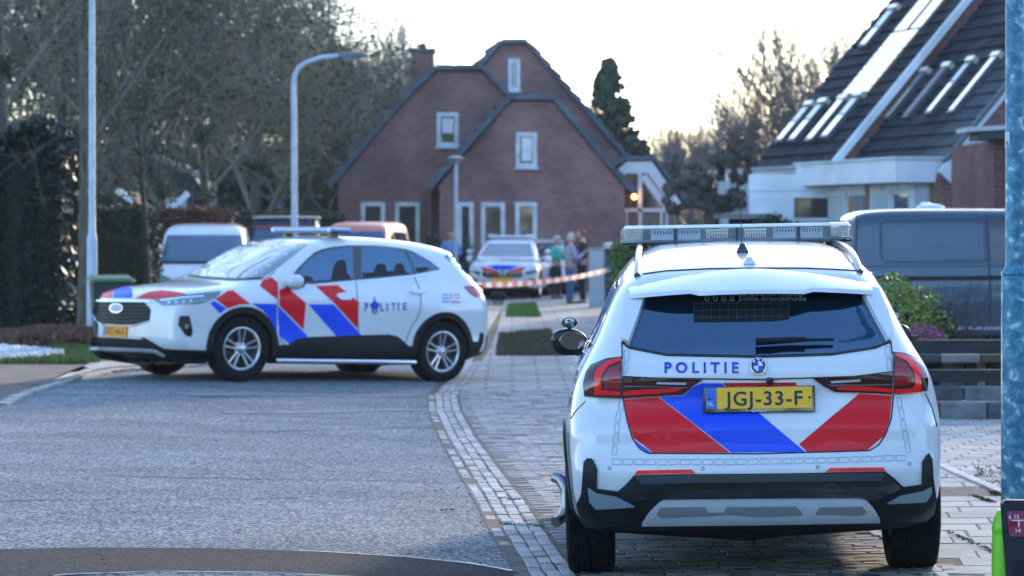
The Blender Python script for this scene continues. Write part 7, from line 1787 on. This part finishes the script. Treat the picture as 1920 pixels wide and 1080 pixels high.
    for sx in (-1, 1): b = len(J3); J3 += [S(sx*.10,0,.86),S(sx*.11,.01,.50),S(sx*.12,-.02,.09)]; B3 += [(1,b),(b,b+1),(b+1,b+2)]; R3 += [.105,.078,.062]
    skin_mesh("trousers", J3, B3, [r_*k for r_ in R3], trousers, t, 1)
    for sx in (-1, 1): MB().tube([S(sx*.12,-.06,.05),S(sx*.125,.03,.055),S(sx*.135,.14,.035)], [.048*k,.055*k,.035*k], 10).build("shoe", mat("shoe", (.03,.03,.035), .6), t, smooth=60)
    return t
cl = lambda n, c: vary(mat(n, c, .85), tuple(a*.8 for a in c), tuple(min(1, a*1.15) for a in c), 9, 5)
denim = cl("denim", (.06,.13,.24)); navy = cl("dark_cloth", (.012,.015,.025))
person("person in a bright blue jacket standing with folded arms before the brick house", 845, 68.6, 1.75, math.pi, cl("blue_jacket", (.12,.30,.62)), navy, ("brown", (.08,.05,.035)))
person("person in a teal jacket with white hair beside the silver parked car", 1043, 65.0, 1.62, math.pi+.9, cl("teal_jacket", (.05,.42,.36)), navy, ("white", (.62,.60,.57)), arm='phone')
person("person in a pale grey jacket and jeans with light blonde hair", 1069, 60.5, 1.70, -1.3, cl("grey_jacket", (.34,.38,.40)), denim, ("blonde", (.55,.50,.40)), arm='phone', hair_long=True)
p4 = person("person in a long black coat with reddish brown hair next to the street cabinet", 1092, 60.8, 1.80, 1.7, navy, navy, ("auburn", (.17,.085,.055)), coat=True, arm='phone')
b_ = MB().obox((P(1080,0,60.3).x, 60.35, 1.02), (.16,0,0), (0,.12,0), (0,0,.34)).build("shoulder_bag", cl("purple_cloth", (.16,.08,.40)), None, bevel=.05); tag(b_, "purple bag held between the person in grey and the one in black", "bag")

# a neighbour's house beyond the right edge of the view (it shows in the car windows)
nh = thing("brick_house", "neighbouring brick house beyond the right edge of the view", "house", (13.5, 17, 0))
MB().box((2.5,0,1.4),(5,16,2.9)).build("wall", brick_red, nh)
mb = MB(); mb.add([(-.4,-8.4,2.7),(-.4,8.4,2.7),(3,8.4,4.6),(3,-8.4,4.6),(6.4,8.4,2.7),(6.4,-8.4,2.7)], [(0,1,2,3),(3,2,4,5),(0,3,5),(1,4,2)]); mb.build("roof", tile_d, nh)
for y in (-5,-1,3,6.5): w_ = MB().box((-.02,y,1.5),(.08,1.4,1.3)).build("window", white_trim, nh); MB().box((-.07,y,1.5),(.03,1.2,1.1)).build("pane", pane_m, w_)
sun_block = thing("terraced_house", "unseen house block added past the right edge to block the sun", "house", (20.5, 50, 0))  # out of view, added to keep the low sun off the near road
MB().box((0,0,3),(11,26,7)).build("wall", brick_red, sun_block)
mb = MB(); mb.add([(-6,-13.5,5.6),(-6,13.5,5.6),(0,13.5,11.5),(0,-13.5,11.5),(6,13.5,5.6),(6,-13.5,5.6)], [(0,1,2,3),(3,2,4,5),(0,3,5),(1,4,2)]); mb.build("roof", tile_d, sun_block)
for y in (-9,-3,3,9): w_ = MB().box((-5.52,y,3.2),(.08,1.6,1.4)).build("window", white_trim, sun_block); MB().box((-5.58,y,3.2),(.03,1.4,1.2)).build("pane", pane_m, w_)
# winter air
HAZE = True
if HAZE:
    mb = MB(); mb.box((0, 430, 30), (620, 950, 71.0)); o = mb.build("haze", None, None)
    hm = bpy.data.materials.new("haze"); hm.use_nodes = True; n = hm.node_tree.nodes; l = hm.node_tree.links
    for q in list(n):
        if q.type == 'BSDF_PRINCIPLED': n.remove(q)
    pv = n.new("ShaderNodeVolumePrincipled"); pv.inputs["Color"].default_value = (.80,.88,1,1); pv.inputs["Density"].default_value = .00025; pv.inputs["Anisotropy"].default_value = .2
    out = [q for q in n if q.type == 'OUTPUT_MATERIAL'][0]; l.new(pv.outputs[0], out.inputs["Volume"]); o.data.materials.append(hm); tag(o, "pale winter haze over the street", "haze", kind='stuff')
front_police_car()
side_police_car()
